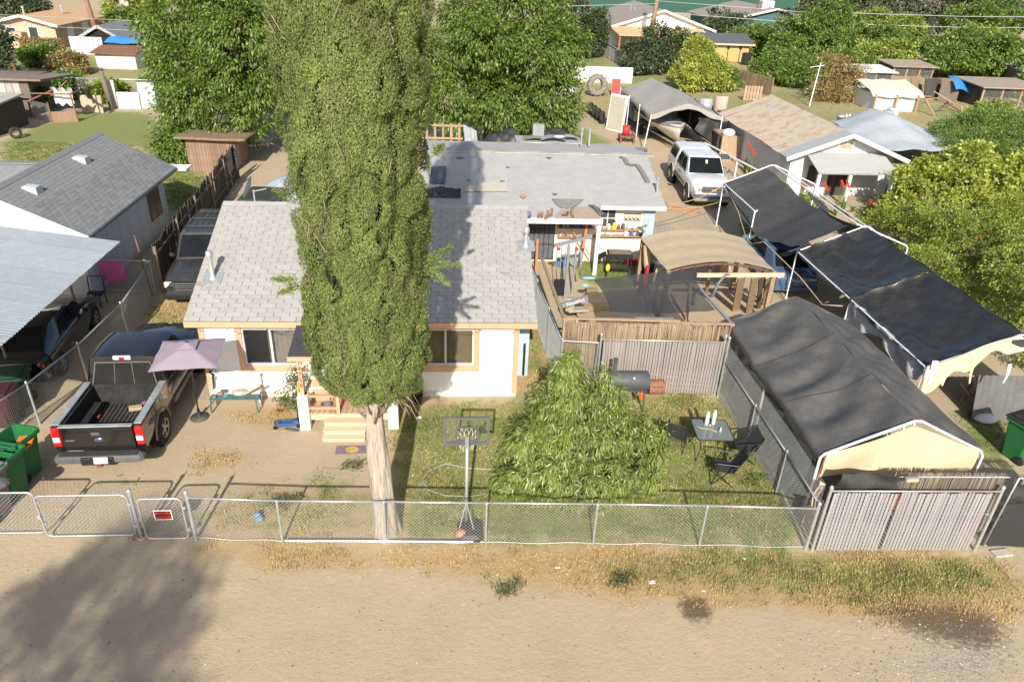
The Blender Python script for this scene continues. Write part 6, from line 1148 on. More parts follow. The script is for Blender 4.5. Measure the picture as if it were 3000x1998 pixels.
obj('top_rail', MB().beam((3.0,18.10,2.08),(6.3,17.95,2.08),.09,.05), woodx, rp2, W=True); obj('top_rail', MB().beam((6.3,17.93,2.04),(7.85,17.85,2.04),.09,.05), woodx, rp2, W=True); obj('corner_post', MB().box(2.98,3.12,18.05,18.18,0,2.1), wood, rp2, W=True); obj('corner_post', MB().box(7.74,7.86,17.82,17.95,0,2.05), wood, rp2, W=True)
obj('side_rail', MB().beam((3.0,18.1,2.05),(2.86,22.8,1.95),.09,.06), wood, rp2, W=True); obj('side_rail', MB().beam((7.8,17.9,2.02),(7.6,20.4,2.0),.09,.05), mat('grey_metal_rail',(.25,.26,.27),.6,.1,6), rp2, W=True)
sh = thing('shade_cloth', 'thin black shade mesh stretched over the patio gym', 'shade cloth', (6,19.5,1.9)); SA, SB, SCc, SD = (4.34,21.08,1.95), (7.57,21.12,2.25), (7.62,18.82,2), (4.47,18.87,1.9)
def shf(u,v):
    a = lerp(SA,SB,u); b = lerp(SD,SCc,u); p = lerp(a,b,v); pin = .16*math.sin(PI*u)*(2*v-1)*-1; return (p[0]-6+.10*math.sin(PI*v)*(1 if u < .5 else -1)*abs(2*u-1), p[1]-19.5+pin, p[2]-1.9-.22*math.sin(PI*u)*math.sin(PI*v)+.012*math.sin(u*23+v*9))
obj('mesh_cloth', MB().sheet(shf,40,24), meshcloth('shade_mesh',(.05,.05,.052),.20), sh, True)
# arched gazebo
AL0, AL1, AR0, AR1 = (6.89,21.58,2), (6.79,25.1,2), (10.59,21.81,2), (10.5,24.34,2)
gz = thing('arched_gazebo', 'tan arched canopy gazebo with timber posts behind the shade mesh', 'gazebo', ((AL0[0]+AR0[0])/2,(AL0[1]+AL1[1])/2,0))
tanf = mat('tan_canvas',(.45,.36,.245),.9,.08,3,bump=.1,grime=.2,grime_col=(.36,.28,.19)); gx0,gx1,gy0,gy1 = AL0[0],AR0[0],(AL0[1]+AR0[1])/2,(AL1[1]+AR1[1])/2
def arcz(u): return 2.0+.34*math.sin(PI*u)**.85
obj('canopy_cloth', MB().sheet(lambda u,v: (gx0+(gx1-gx0)*u-.35*v*(1-u)*.6, gy0+(gy1-gy0)*v, arcz(u)+.04+.012*math.sin(v*20)-.05*math.sin(PI*v)*.4), 30, 16), tanf, gz, True, W=True)
brn = mat('brown_arch',(.13,.075,.055),.6,.2,6)
for y in (gy0,(gy0+gy1)/2,gy1): obj('arch_rib', MB().tube([(gx0+(gx1-gx0)*u,y,arcz(u)-.05) for u in np.linspace(0,1,15)],.045,6), brn, gz, True, W=True)
for u in np.linspace(.12,.88,7): obj('purlin', MB().beam((gx0+(gx1-gx0)*u,gy0-.12,arcz(u)-.05),(gx0+(gx1-gx0)*u,gy0+.16,arcz(u)-.05),.06,.05), brn, gz, W=True)
for x,y in ((gx0+.05,gy0),(gx1-.05,gy0),(gx0-.1,gy1),(gx1-.1,gy1)): obj('gazebo_post', MB().box(x-.07,x+.07,y-.07,y+.07,0,2.05), wood, gz, W=True)
obj('cross_beam', MB().beam((gx0+.95,gy0-.22,1.98),(gx1+.25,gy0-.12,1.98),.07,.13), newwood, gz, W=True)
obj('tied_curtain', MB().tube([(gx0-.05,gy1-.5,1.95),(gx0+.0,gy1-.55,1.3),(gx0+.03,gy1-.55,.9),(gx0-.02,gy1-.5,.1)],[.16,.13,.07,.13],10), tanf, gz, True, W=True)
for i,(a,b,w_) in enumerate((((9.38,21.51,1.9),(10,22.87,0),.26),((9.85,21.52,1.9),(10.41,22.67,0),.24),((10.06,21.53,1.9),(10.93,23.08,0),.16),((10.28,21.53,1.9),(11.26,23.4,0),.14),((10.58,21.75,1.9),(11.52,23.51,0),.12),((8.44,22.05,2.2),(9.25,24.01,0),.12),((6.92,21.73,1.6),(7.15,22.34,0),.12),((7.74,21.65,1.6),(7.96,22.06,0),.10))):
    one('standing_timber', MB().beam(a,b,w_,.06,up=(0,1,0)), (wood,woodx,greyw)[i % 3] if i < 5 else wood, ('wide pale plank leaning on the gazebo beam','second wide plank leaning on the gazebo beam','narrow grey plank leaning on the gazebo beam','narrow brown plank near the gazebo beam end','end plank under the gazebo beam tip','upright timber rising behind the shade mesh','timber prop seen through the left of the shade mesh','timber prop seen through the right of the shade mesh')[i], 'plank', 'planks stored under the gazebo')
for i,(p,h) in enumerate((((6.87,22.95,1.2),.5),((7.04,22.95,1.25),.35))): one('curved_arm', MB().tube([(p[0]-.05,p[1],p[2]-1.2),(p[0],p[1],p[2]),(p[0]+.06,p[1],p[2]+h*.7),(p[0]+.20,p[1],p[2]+h)],.045,8), tanf, ('taller curved tan machine arm beside the gazebo','shorter curved tan machine arm beside the gazebo')[i], 'machine arm', smooth=True)
one('red_post', MB().cbox((6.78,23.63,0.95),(.10,.08,.9)).cbox((6.67,23.4,1.05),(.16,.10,.12)), mat('red_paint',(.45,.03,.05),.5,.1,6), 'red upright of exercise equipment behind the shade mesh', 'equipment')
one('bent_pipe', MB().tube([(8.33,21.54,1.2),(8.37,21.11,1.4),(8.55,21.33,1.75),(8.8,21.47,2),(9.18,21.59,2)],.05,8), mat('grey_pipe',(.14,.145,.15),.6,.2,6), 'thick bent grey pipe rising beside the leaning planks', 'pipe', smooth=True)
# home gym
gm = thing('home_gym', 'grey home gym machine with weight stack inside the patio fence', 'gym machine', (4.2,19.6,0)); gsteel = mat('gym_grey',(.23,.245,.26),.45,.15,6,grime=.25); gt = mat('gym_tan',(.38,.33,.25),.7,.1,6)
gu = (3.9,23.76,0); gu = Vector(gu); gw = Vector((3.69,24.02,0)); gl = Vector((4.21,24.14,0))
for k in range(3): obj('guide_rod', MB().tube([(gw.x-.16+.16*k,gw.y,.1),(gw.x-.16+.16*k,gw.y+.02,1.95)],.018,6), steel, gm, W=True)
obj('main_upright', MB().beam((gu.x,gu.y,0),(gu.x,gu.y,2.1),.09,.09), gsteel, gm, W=True); obj('rear_upright', MB().beam((gl.x,gl.y,0),(gl.x+.02,gl.y,1.9),.06,.06), gsteel, gm, W=True); obj('top_boom', MB().beam((gw.x-.3,gw.y-.1,2.0),(gl.x+.55,gl.y+.2,2.2),.09,.11), gsteel, gm, W=True)
for k in range(11): obj('weight_plate', MB().bevbox((gw.x,gw.y-.05,.10+k*.055),(.40,.16,.045),.01), black, gm, W=True)
sA = Vector((3.43,21.45,0.85)); sB = Vector((4.31,21.57,1.1)); sa = obj('seat_arm', MB().beam(sA,sB,.10,.17), gsteel, gm, W=True); dv = (sB-sA).normalized(); mid = (sA+sB)/2
tm = text_mb('Nautilus',.19,.004); tm.xf(Matrix.Translation((mid.x+.02,mid.y-.058,mid.z)) @ Matrix.Rotation(math.atan2(dv.y,dv.x),4,'Z') @ Matrix.Rotation(-math.asin(dv.z),4,'Y') @ Matrix.Rotation(PI/2,4,'X')); obj('lettering', tm, mat('letter_white',(.75,.75,.75),.5,.05,5), sa, W=True)
sP = Vector((4.07,21.87,0.5)); obj('base_frame', MB().beam((gu.x-.3,gu.y-.6,.05),(sP.x+.4,sP.y+.3,.05),.09,.08), gsteel, gm, W=True); obj('seat_pad', MB().bevbox(sP,(.75,.35,.09),.03,rz=.15), gt, gm, W=True); obj('back_pad', MB().bevbox(Vector((3.77,21.73,0.75)),(.32,.12,.5),.04,rz=.1), gt, gm, W=True); obj('foot_support', MB().beam((sP.x,sP.y,0),(sP.x+.05,sP.y+.05,.45),.08,.08), gt, gm, W=True); obj('preacher_pad', MB().bevbox(Vector((4.22,21.26,0.55)),(.4,.4,.09),.04,rz=.4), gt, gm, W=True)
for px_g in (gw.x-.12,gl.x): obj('pulley', MB().lathe([(.06,-.015),(.07,0),(.06,.015)],14,(px_g,gw.y-.08,1.88),Matrix.Rotation(PI/2,3,'X')), mat('pulley_red',(.5,.04,.03),.5,.1,6), gm, W=True)
obj('cable_arm', MB().tube([(gl.x,gl.y-.1,1.9),(gl.x+.18,gl.y-.2,1.8),(gl.x+.2,gl.y-.2,.9)],.035,8), mat('arm_blue_grey',(.22,.30,.38),.5,.1,6), gm, True, W=True)
bs = thing('red_bench_frame', 'red and black weight bench frame behind the reed screen', 'weight bench', (6.0,18.6,0)); rd = mat('bench_red',(.30,.02,.03),.4,.15,6)
for a,b in (((5.3,18.5,.1),(5.9,18.9,.7)),((5.5,18.9,.1),(6.3,18.5,.35)),((5.9,18.5,.1),(6.9,18.8,.45)),((6.3,18.9,.05),(6.6,18.4,.6))): obj('bench_tube', MB().beam(a,b,.06,.06), rd, bs, W=True)
obj('pad', MB().bevbox((6.2,18.75,.5),(.8,.28,.07),.02,rz=.2), black, bs, W=True)
one('metal_trough', MB().cbox((5.78,18.72,1.75),(1.15,.07,.10),rz=-.03), mat('dull_steel',(.30,.31,.32),.5,.15,6,metal=.4), 'dull steel channel lying along the reed screen top', 'channel'); one('green_bowl', MB().lathe([(.05,0),(.14,.07),(.15,.10),(.13,.09),(.01,.02)],16,(4.5,23.14,0.75)), mat('bowl_green',(.30,.52,.42),.5,.1,6), 'pale green bowl beside the gym machine', 'bowl', smooth=True); one('blue_towel', MB().ball((5.08,25.59,0.05),(.28,.10,.05),12,6), mat('towel_blue',(.25,.48,.68),.9,.15,8), 'light blue cloth on the patio grass', 'cloth', smooth=True)
one('patio_slab', MB().box(3.1,7.5,18.3,20.6,.0,.02), mat('patio_concrete',(.42,.35,.27),.95,.15,4,grime=.5,grime_col=(.24,.19,.14)), 'worn bare concrete slab under the gym machine', 'slab')
# griddle
gr = thing('griddle_grill', 'black flat-top griddle on legs beside the cream wall', 'grill', (6.28,26.0,0), R(-4)); obj('griddle_top', MB().bevbox((0,0,.92),(.95,.55,.12),.02), black, gr); obj('cooking_plate', MB().cbox((0,0,.985),(.86,.47,.012)), mat('greasy_steel',(.22,.17,.12),.5,.3,6,grime=.4), gr); obj('control_panel', MB().bevbox((0,-.31,.86),(.95,.08,.14),.02), black, gr)
for k in range(3): obj('knob', MB().lathe([(.025,0),(.02,.03)],10,(-.28+k*.28,-.355,.86),Matrix.Rotation(PI/2,3,'X')), chrome, gr)
for sx in (-1,1):
    for sy in (-1,1): obj('leg', MB().tube([(sx*.42,sy*.22,.86),(sx*.48,sy*.26,0)],.026,6), black, gr)
obj('lower_shelf', MB().cbox((0,0,.35),(.9,.45,.03)), black, gr); obj('side_shelf', MB().cbox((-.68,.02,.80),(.38,.45,.03),ry=-.5), black, gr)
one('yellow_cloth', MB().ball((5.82,25.75,.42),(.09,.06,.16),10,8), mat('yellow_cloth',(.70,.55,.05),.9,.15,8), 'yellow cloth hanging beside the griddle leg', 'cloth', smooth=True)
# bottles and jars on the workbench shelves
cols = [((.75,.50,.03),'yellow'),((.16,.08,.38),'purple'),((.60,.60,.62),'white'),((.08,.20,.45),'blue'),((.10,.10,.11),'black'),((.45,.08,.05),'red'),((.35,.36,.34),'grey'),((.12,.30,.16),'green')]
seq = [(4.08,1.5,4,.18),(4.22,1.5,6,.20),(4.36,1.5,2,.16),(4.50,1.5,4,.22),(4.66,1.5,3,.24),(4.78,1.5,3,.22),(4.92,1.5,4,.2),(5.1,1.5,6,.18),(5.28,1.5,4,.24),(4.1,1.12,2,.14),(4.3,1.12,5,.12),(4.55,1.12,2,.12),(4.8,1.12,6,.12),(5.1,1.12,5,.13),(5.72,1.45,6,.2),(6.02,1.45,2,.28),(6.24,1.45,0,.34),(6.42,1.45,5,.2),(6.6,1.45,4,.30),(6.75,1.18,2,.34),(6.98,1.18,1,.32),(7.25,1.18,4,.22),(5.7,1.18,2,.13),(5.9,1.18,7,.12),(6.15,1.18,2,.12),(6.4,1.18,6,.10)]
ordn = ['first','second','third','fourth','fifth','sixth','seventh','eighth','ninth','tenth','eleventh','twelfth','thirteenth','fourteenth','fifteenth','sixteenth','seventeenth','eighteenth','nineteenth','twentieth']
cnt = {}
for x,z,ci,h in seq:
    key = (ci,); cnt[key] = cnt.get(key,0)+1; shelf = 'upper' if z > 1.3 else 'lower'; where = 'under the patio roof' if x < 5.45 else 'by the window'; nm = ('tall ' if h > .25 else 'squat ' if h < .15 else '')
    t = thing('bottle', '%s %sbottle of its colour from the left, %s shelf %s' % (ordn[cnt[key]-1]+' '+cols[ci][1],nm,shelf,where), 'bottle', (x,27.28,z), 0, 'bottles on the workbench shelves'); r_ = h*.30 if h < .25 else h*.24; bm = mat('bottle_'+cols[ci][1],cols[ci][0],.4,.12,6)
    obj('bottle_body', MB().lathe([(r_*.9,0),(r_,.01),(r_,h*.62),(r_*.45,h*.8),(r_*.42,h*.88)],10), bm, t, True, angle=35); obj('cap', MB().lathe([(r_*.5,h*.88),(r_*.5,h),(r_*.2,h*1.01)],8), black if ci != 4 else mat('cap_white',(.7,.7,.7),.5,.05,5), t, True, angle=35)
rk = thing('wire_rack', 'black wire rack holding yellow discs on the cream wall', 'rack', (6.95,27.33,1.95)); obj('rack_frame', MB().tube([(-.34,0,-.13),(.34,0,-.13),(.34,0,.13),(-.34,0,.13)],.012,5,True), black, rk)
for k in range(4): obj('disc', MB().lathe([(.07,0),(.075,.012),(.02,.02)],14,(-.24+k*.16,-.02,0),Matrix.Rotation(PI/2,3,'X')), mat('disc_yellow',(.66,.60,.38),.6,.1,5), rk, True)
sp = thing('succulent_pot', 'grey-green succulent in a black pot at the shelf end', 'potted plant', (7.35,27.22,1.18)); obj('pot', MB().lathe([(.06,0),(.08,.14),(.07,.14),(.01,.12)],12), black, sp, True, angle=35)
for k in range(9): a = k*.7; obj('leaf', MB().ball((.10*math.cos(a)*(1+k/9),.08*math.sin(a),.22+.035*k),(.06,.03,.03),7,5), mat('succulent',(.18,.21,.17),.7,.1,6), sp, True)
# boots drying on the patio roof edge
boot_m = mat('brown_boot',(.22,.13,.08),.7,.25,8,grime=.3)
def boot(label, p, rz, m_, tall=.26):
    t = thing('boot', label, 'boot', p, rz, 'boots on the patio roof'); obj('sole', MB().bevbox((0,.03,.015),(.09,.28,.03),.012), mat('boot_sole',(.30,.22,.13),.8,.1,6), t)
    obj('upper', MB().tube([(0,.15,.06),(0,.07,.075),(0,-.02,.10),(0,-.055,.16),(0,-.06,tall)],[.035,.045,.05,.048,.052],10), m_, t, True); obj('laces', MB().cbox((0,.02,.13),(.03,.06,.02),rx=-.8), mat('lace_tan',(.5,.4,.25),.9,.1,6), t)
for i,(q,rz,l,tl) in enumerate((((3.01,25.84,2.4),2.9,'left boot of the tan pair on the patio roof edge',.17),((3.13,25.85,2.4),3.0,'right boot of the tan pair on the patio roof edge',.17),((3.31,25.76,2.39),2.6,'left boot of the brown pair on the patio roof edge',.27),((3.47,25.95,2.41),2.4,'right boot of the brown pair on the patio roof edge',.27),((4.04,25.88,2.4),1.5,'dark boot lying by the torn roofing',.2),((4.28,25.89,2.4),3.3,'tall brown boot standing by the torn roofing',.34))): boot(l,q,rz,boot_m if i != 4 else mat('dark_boot',(.12,.06,.05),.7,.2,8),tl)
one('purple_flowerpot', MB().lathe([(.07,0),(.10,.16),(.11,.2),(.08,.2)],12,(2.63,25.78,2.39)), mat('lilac',(.22,.17,.32),.7,.25,9), 'lilac pot at the left end of the patio roof', 'pot', smooth=True)
for i in range(7): a = (5.03,26.71,2.56); one('cable_bundle', MB().tube([(a[0]+.03*i,a[1]+.1,a[2]+.03),(a[0]+.15+.03*i,a[1]-.4,a[2]+.05),(a[0]+.28+.035*i,a[1]-.95+.02*i,a[2]-.02)],.011,5), mat('cable_grey',(.28,.29,.30),.6,.15,6) if i % 2 else black, 'loose cable draped over the right end of the patio roof', 'cable', 'cables draped over the patio roof')
_q = (-0.65,27.72,2.65)
one('black_cover', MB().sheet(lambda u,v: (_q[0]-.75+1.5*u, _q[1]-.38+.8*v, _q[2]+.02+.14*(v-.5)*.8+.16*math.sin(PI*u)*math.sin(PI*v)*(1+.5*math.sin(u*17+v*9))+.03*math.sin(u*31)*math.sin(v*23)), 36, 20), tarpb, 'crumpled black plastic on the rear roof beside the cypress', 'plastic', smooth=True)
dsh = thing('satellite_dish', 'grey satellite dish on a post at the rear wing corner', 'dish', (8.95,35.6,0)); obj('mast', MB().tube([(0,0,0),(0,0,2.35)],.04,8), mat('rust_mast',(.30,.17,.11),.8,.2,6), dsh); obj('reflector', MB().lathe([(.005,0),(.22,.025),(.42,.09),(.43,.10),(.42,.105),(.2,.045),(.005,.02)],24,(0,-.1,2.5),Matrix.Scale(1,3) @ Matrix.Rotation(-.75,3,'X')), mat('dish_grey',(.20,.23,.26),.5,.1,6), dsh, True, angle=50); obj('feed_arm', MB().tube([(0,-.05,2.35),(.0,-.55,2.75)],.018,6), galv, dsh)
d2 = thing('roof_dish', 'small satellite dish seen edge-on over the house ridge', 'dish', (-6.1,21.6,4.0)); obj('mast', MB().tube([(0,0,0),(0,.0,.55)],.025,6), galv, d2); obj('reflector', MB().lathe([(.005,0),(.18,.02),(.34,.075),(.33,.08),(.005,.015)],20,(-.08,-.05,.62),Matrix.Rotation(-1.2,3,'Y')), mat('dish_grey2',(.32,.35,.37),.5,.1,6), d2, True, angle=50); obj('feed_arm', MB().tube([(0,0,.5),(.4,-.05,.6)],.015,6), galv, d2)

# small clutter round the patio and workbench
PC = [('wooden_crate','small wooden crate on the slab beside the gym upright',(4.94,24.11,0.12),(.42,.32,.24),woodx),('plastic_tote','grey plastic tote below the workbench shelf',(4.5,27.1,.16),(.6,.4,.32),mat('tote_grey',(.24,.26,.28),.5,.1,5)),('blue_crate','blue crate standing by the security door',(4.15,26.9,.14),(.36,.3,.28),mat('crate_blue',(.07,.16,.34),.6,.1,5)),('tool_box','red tool box on the ground below the open shelf',(7.0,27.0,.14),(.5,.25,.26),mat('tool_red',(.34,.04,.03),.45,.15,5)),('dark_tote','black tote beside the gazebo post',(7.51,26.4,0.18),(.5,.4,.36),black),('white_bucket','white bucket at the rear wing corner',(8.05,26.4,.18),(.3,.3,.36),fabric_w),('brown_box','brown box stacked under the gazebo beam',(10.67,26.43,0.2),(.5,.4,.4),card),('plank_bundle','short plank bundle lying behind the reed screen',(5.01,22.9,0.1),(1.1,.3,.16),wood)]
for nm,l,c,d_,m_ in PC: t = thing(nm,l,'container' if 'plank' not in nm else 'planks',c,rgs.uniform(-.4,.4)); obj('body', MB().bevbox((0,0,0),d_,.02), m_, t); obj('lid' if 'plank' not in nm else 'top_plank', MB().bevbox((0,0,d_[2]/2+.015),(d_[0]*1.04,d_[1]*1.04,.03),.008), m_, t)
for i,(x,y,r_) in enumerate(((4.6,20.9,.22),(5.6,21.4,.2),(3.4,21.2,.18))): one('coiled_cable', MB().tube([(x+r_*math.cos(a)*(1-.02*a/PI),y+r_*math.sin(a)*(1-.02*a/PI),.03+.006*a/PI) for a in np.linspace(0,6*PI,48)],.014,5), (black,mat('coil_orange',(.5,.16,.05),.6,.1,5),mat('coil_green',(.06,.22,.10),.6,.1,5))[i], ('black','orange','green')[i]+' cable coil lying on the patio slab', 'cable', smooth=True)


# ---------------------------------------------------------------- left neighbour: grey-roofed house and metal carport
gsh = mat('slate_shingle', (.215,.22,.225), .95, .14, 6, bump=.2, objvar=.12, fine=.15)
sidg = mat('white_lap', (.66,.68,.70), .7, .08, 4, objvar=.03, grime=.35, grime_col=(.38,.38,.36))
nh = thing('grey_roof_house', 'white lap-sided house with slate grey shingle roof left of the board fence', 'house', (-14.8,27,0))
mb = MB(); mb.box(-17.3,-12.55,23.6,31.2,0,2.35); mb.prism([(-17.3,23.6,2.35),(-12.55,23.6,2.35),(-14.85,23.6,3.6)],(0,7.6,0)); mb.box(-22,-17.3,25.6,31.0,0,2.3); obj('wall', mb, sidg, nh, W=True)
for i in range(14): part_copy('lap', lambda: mesh_of('siding_board', MB().prism([(0,0,0),(.018,0,0),(.006,0,.165),(0,0,.165)],(0,7.5,0))), sidg, 'siding_board', nh, (-12.549,23.65,.1+i*.16))
w = obj('window', MB().box(-12.53,-12.49,29.3,30.5,.75,2.0), mat('brown_frame',(.20,.15,.11),.8,.2,6), nh, W=True)
for k in range(2): obj('pane', MB().box(-12.488,-12.48,29.36+k*.56,29.86+k*.56,.82,1.94), glass('dusty_pane',(.10,.085,.07),.3), w, W=True)
GE, GR, GXR = 2.42, 3.80, -14.85
def groof(parent, xe, xr, ze, zr, y0, y1, rows, cols, m_, key, first):
    """shingles climbing from the eave line x=xe to the ridge x=xr"""
    L = math.hypot(xr-xe, zr-ze); a = math.atan2(zr-ze, abs(xr-xe)); sgn = 1 if xr < xe else -1; ex = L/rows; tw = (y1-y0)/cols; n = 0; rest = MB()
    def mk(): return mesh_of('shingle', MB().prism([(.012,0,.003),(.012,0,.014),(-ex*1.25,0,.006),(-ex*1.25,0,.001)],(0,tw-.014,0)))
    for i in range(rows):
        f = i/rows; x = xe+(xr-xe)*f; z = ze+(zr-ze)*f; y = y0-(tw/2 if i % 2 else 0)
        while y < y1-.02:
            ya = max(y,y0); yb = min(y+tw,y1)
            if yb-ya > .05:
                rot = (0, a*1 if sgn > 0 else -a, 0)
                if first and n < first and sgn > 0 and y < 99: part_copy(key, mk, m_, 'shingle', parent, (x,ya,z+.002*(n % 3)), (0,a,rgs.uniform(-.01,.01)), (1,(yb-ya)/tw,1)); n += 1
                else:
                    s = MB().prism([(.012,0,.003),(.012,0,.014),(-ex*1.25,0,.006),(-ex*1.25,0,.001)],(0,yb-ya-.014,0)).xf(Matrix.Translation((x,ya,z)) @ (Matrix.Rotation(a,4,'Y') if sgn > 0 else (Matrix.Rotation(-a,4,'Y') @ Matrix.Scale(-1,4,(1,0,0))))); rest.add(s.v,s.f)
            y += tw
    o = obj('upper_shingles', rest, m_, parent, W=True); o['kind'] = 'stuff'
gr_ = obj('roof', MB().prism([(-12.0,23.1,GE),(-12.0,23.1,GE-.1),(GXR,23.1,GR-.1),(-17.7,23.1,GE-.1),(-17.7,23.1,GE),(GXR,23.1,GR)],(0,8.4,0)), gsh, nh, W=True)
groof(gr_, -12.0, GXR, GE+.003, GR+.003, 23.08, 31.52, 20, 26, gsh, 'gshingle', 300)
obj('ridge_cap', MB().prism([(GXR-.18,23.06,GR-.06),(GXR,23.06,GR+.03),(GXR+.18,23.06,GR-.06)],(0,8.48,0)), gsh, gr_, W=True)
obj('gable_fascia', MB().beam((-11.98,23.08,GE-.06),(GXR,23.08,GR-.06),.04,.16).beam((-17.7,23.08,GE-.06),(GXR,23.08,GR-.06),.04,.16), white, nh, W=True); obj('eave_gutter', MB().box(-12.02,-11.96,23.1,31.5,GE-.13,GE-.01), gsh, nh, W=True)
wg = obj('wing_roof', MB().prism([(-22,25.3,2.4),(-22,28.3,3.35),(-22,31.3,2.4)],(7.0,0,0)), gsh, nh, W=True); obj('wing_ridge_cap', MB().beam((-22,28.3,3.37),(-15.6,28.3,3.37),.3,.05), gsh, wg, W=True)
for p in ((-14.26,28.31,3.58),(-14.22,24.6,3.55)): v_ = obj('roof_vent', MB().add([(p[0]-.28,p[1]-.22,p[2]),(p[0]+.30,p[1]-.22,p[2]-.18),(p[0]+.30,p[1]+.22,p[2]-.18),(p[0]-.28,p[1]+.22,p[2]),(p[0]-.12,p[1]-.15,p[2]+.10),(p[0]+.26,p[1]-.17,p[2]+.05),(p[0]+.26,p[1]+.17,p[2]+.05),(p[0]-.12,p[1]+.15,p[2]+.10)],[(0,1,5,4),(1,2,6,5),(2,3,7,6),(3,0,4,7),(4,5,6,7)]), mat('vent_grey',(.50,.51,.50),.6,.06,5), gr_, W=True)
obj('rear_awning', MB().cbox((-12.3,31.9,2.3),(1.4,.8,.06)), white, nh, W=True)
# carport: corrugated sheets, every sheet its own
cp = thing('metal_carport', 'corrugated metal carport roof over the black sedan at the left edge', 'carport', (-13,19,0)); cm_ = mat('corrugated_zinc',(.40,.435,.47),.42,.08,3,metal=.35,objvar=.04,grime=.2,grime_col=(.45,.47,.49))
CA, CB_, CC = (-10.52,22.1,2.68), (-10.50,13.9,2.68), (-14.85,23.9,2.74); nS = 9
for i in range(nS):
    def f(u,v):
        t = (i+u)/nS*1.0+(.02*u); y_r = CA[1]+(CB_[1]-CA[1])*t; xr = CA[0]; xl = -16.4; yl = y_r+1.8*(xr-xl)/4.3*.6
        return (xr+(xl-xr)*v, y_r+(yl-y_r)*v, 2.66+.10*v+.014*math.sin(u*2*PI*9)+.006*(i % 2))
    o = obj('corrugated_sheet', MB().sheet(f,54,4), cm_, cp, True, W=True)
for p in ((-11.69,20.9,0),(-12.15,17.79,0)): obj('carport_post', MB().tube([(p[0],p[1],0),(p[0]-.05,p[1],2.62)],.035,7), mat('post_grey_brown',(.20,.18,.165),.8,.2,5), cp, W=True)
obj('carport_beam', MB().beam((-10.75,22.0,2.58),(-10.72,14.0,2.58),.05,.10), mat('dark_beam',(.07,.06,.05),.9,.2,5), cp, W=True)
one('red_stake', MB().tube([(-10.39,17.93,0),(-10.85,18.71,0.95)],.022,7), mat('red_rust_pipe',(.42,.11,.06),.8,.2,6), 'rust-red pipe leaning on the boundary fence', 'pipe', smooth=True)
sk = thing('metal_chair', 'dark metal chair in the shade behind the carport', 'chair', (-12.2,23.0,0)); obj('seat', MB().cbox((0,0,.42),(.5,.45,.04)), black, sk); obj('backrest', MB().tube([(-.25,.22,.42),(-.25,.3,.95),(.25,.3,.95),(.25,.22,.42)],.02,6), black, sk)
for sx in (-1,1):
    for sy in (-1,1): obj('leg', MB().tube([(sx*.23,sy*.2,.42),(sx*.25,sy*.22,0)],.018,5), black, sk)
# backyard shed, corrugated scrap, wrapped thing
sd = thing('old_wood_shed', 'small weathered plank shed with sagging roof under the walnut tree', 'shed', (-12.9,40.2,0)); redw = mat('red_brown_plank',(.25,.165,.115),.9,.3,5,bump=.3,stretch=(6,6,.7),objvar=.18)
obj('wall', MB().box(-14.3,-11.9,39.4,42.2,0,1.6), redw, sd, W=True)
for i in range(15): part_copy('shedplank', lambda: mesh_of('plank', MB().box(0,.15,0,.025,0,1.72)), redw, 'plank', sd, (-14.3+i*.16,39.37,0), (0,rgs.uniform(-.01,.01),0), (1,1,rgs.uniform(.96,1.04)))
obj('roof', MB().sheet(lambda u,v: (-14.75+3.6*u, 39.0+3.6*v, 1.88-.18*v+.06*math.sin(u*4)-.10*math.sin(PI*u)), 14, 8), mat('leafy_roof',(.24,.16,.11),.95,.35,6,bump=.4), sd, True, W=True).modifiers.new('t','SOLIDIFY').thickness = .07
for i in range(3): p = (-11.5+i*.12,35.4+i*1.0,0); one('corrugated_scrap', MB().sheet(lambda u,v: (p[0]+.02*math.sin(v*40), p[1]+.95*u, .7+1.0*v+.12*u), 2, 40), mat('old_corrugated',(.27,.255,.24),.7,.25,5), ('first','second','third')[i]+' corrugated iron sheet nailed along the board fence end', 'iron sheet', smooth=True)
one('tarped_heap', MB().ball((-7.6,33.0,.6),(1.5,2.1,1.05),22,12), mat('silver_tarp',(.42,.46,.50),.5,.3,5,bump=.6), 'silver tarp heap behind the house beside the cypress', 'tarp', smooth=True)
car('dark_wagon', 'dark car roof showing behind the house ridge', 'car', (-8.3,31.2,0), R(-4), mat('wagon_paint',(.05,.055,.055),.3,.2,2,coat=.4,grime=.3), 4.6, 1.85, 1.0, .3, 1.62, (1.0,.35,-1.5,-2.0), (-1.4,1.4), .33, sedan_w, (.05,0), suv=True)
# far left yard: open barn, coop, walls, junk
bn = thing('open_barn', 'grey plank barn open at the front at the left edge', 'barn', (-29,49,0)); obj('wall', MB().box(-33,-28.4,51.5,55,0,2.4).box(-33,-27.9,51.2,51.5,1.3,2.5), greyw, bn, W=True); obj('roof', MB().slab([(-33,50.6,2.62),(-26.9,50.9,2.55),(-26.6,55,2.3),(-33,55,2.4)],.12), mat('rusty_roof',(.22,.17,.13),.9,.3,4), bn, W=True)
for i in range(10): part_copy('barnplank', lambda: mesh_of('plank', MB().box(0,.42,0,.03,0,1.2)), mat('barn_grey',(.42,.40,.36),.9,.2,5,objvar=.15), 'plank', bn, (-33+i*.46,51.16,1.32), (0,rgs.uniform(-.02,.02),0))
ls = thing('low_shed', 'low dark open shed with a tyre before it at the left edge', 'shed', (-28.5,46,0)); obj('wall', MB().box(-31,-27.6,46.2,49.6,0,1.7), mat('dark_plank',(.07,.06,.05),.95,.3,5), ls, W=True); obj('roof', MB().slab([(-31,45.2,1.95),(-27.0,45.5,1.95),(-26.9,48.6,2.1),(-31,48.6,2.15)],.1), concrete, ls, W=True)
for x in (-30.2,-28.9,-27.5): obj('shed_post', MB().box(x-.07,x+.07,45.6,45.75,0,1.9), greyw, ls, W=True)
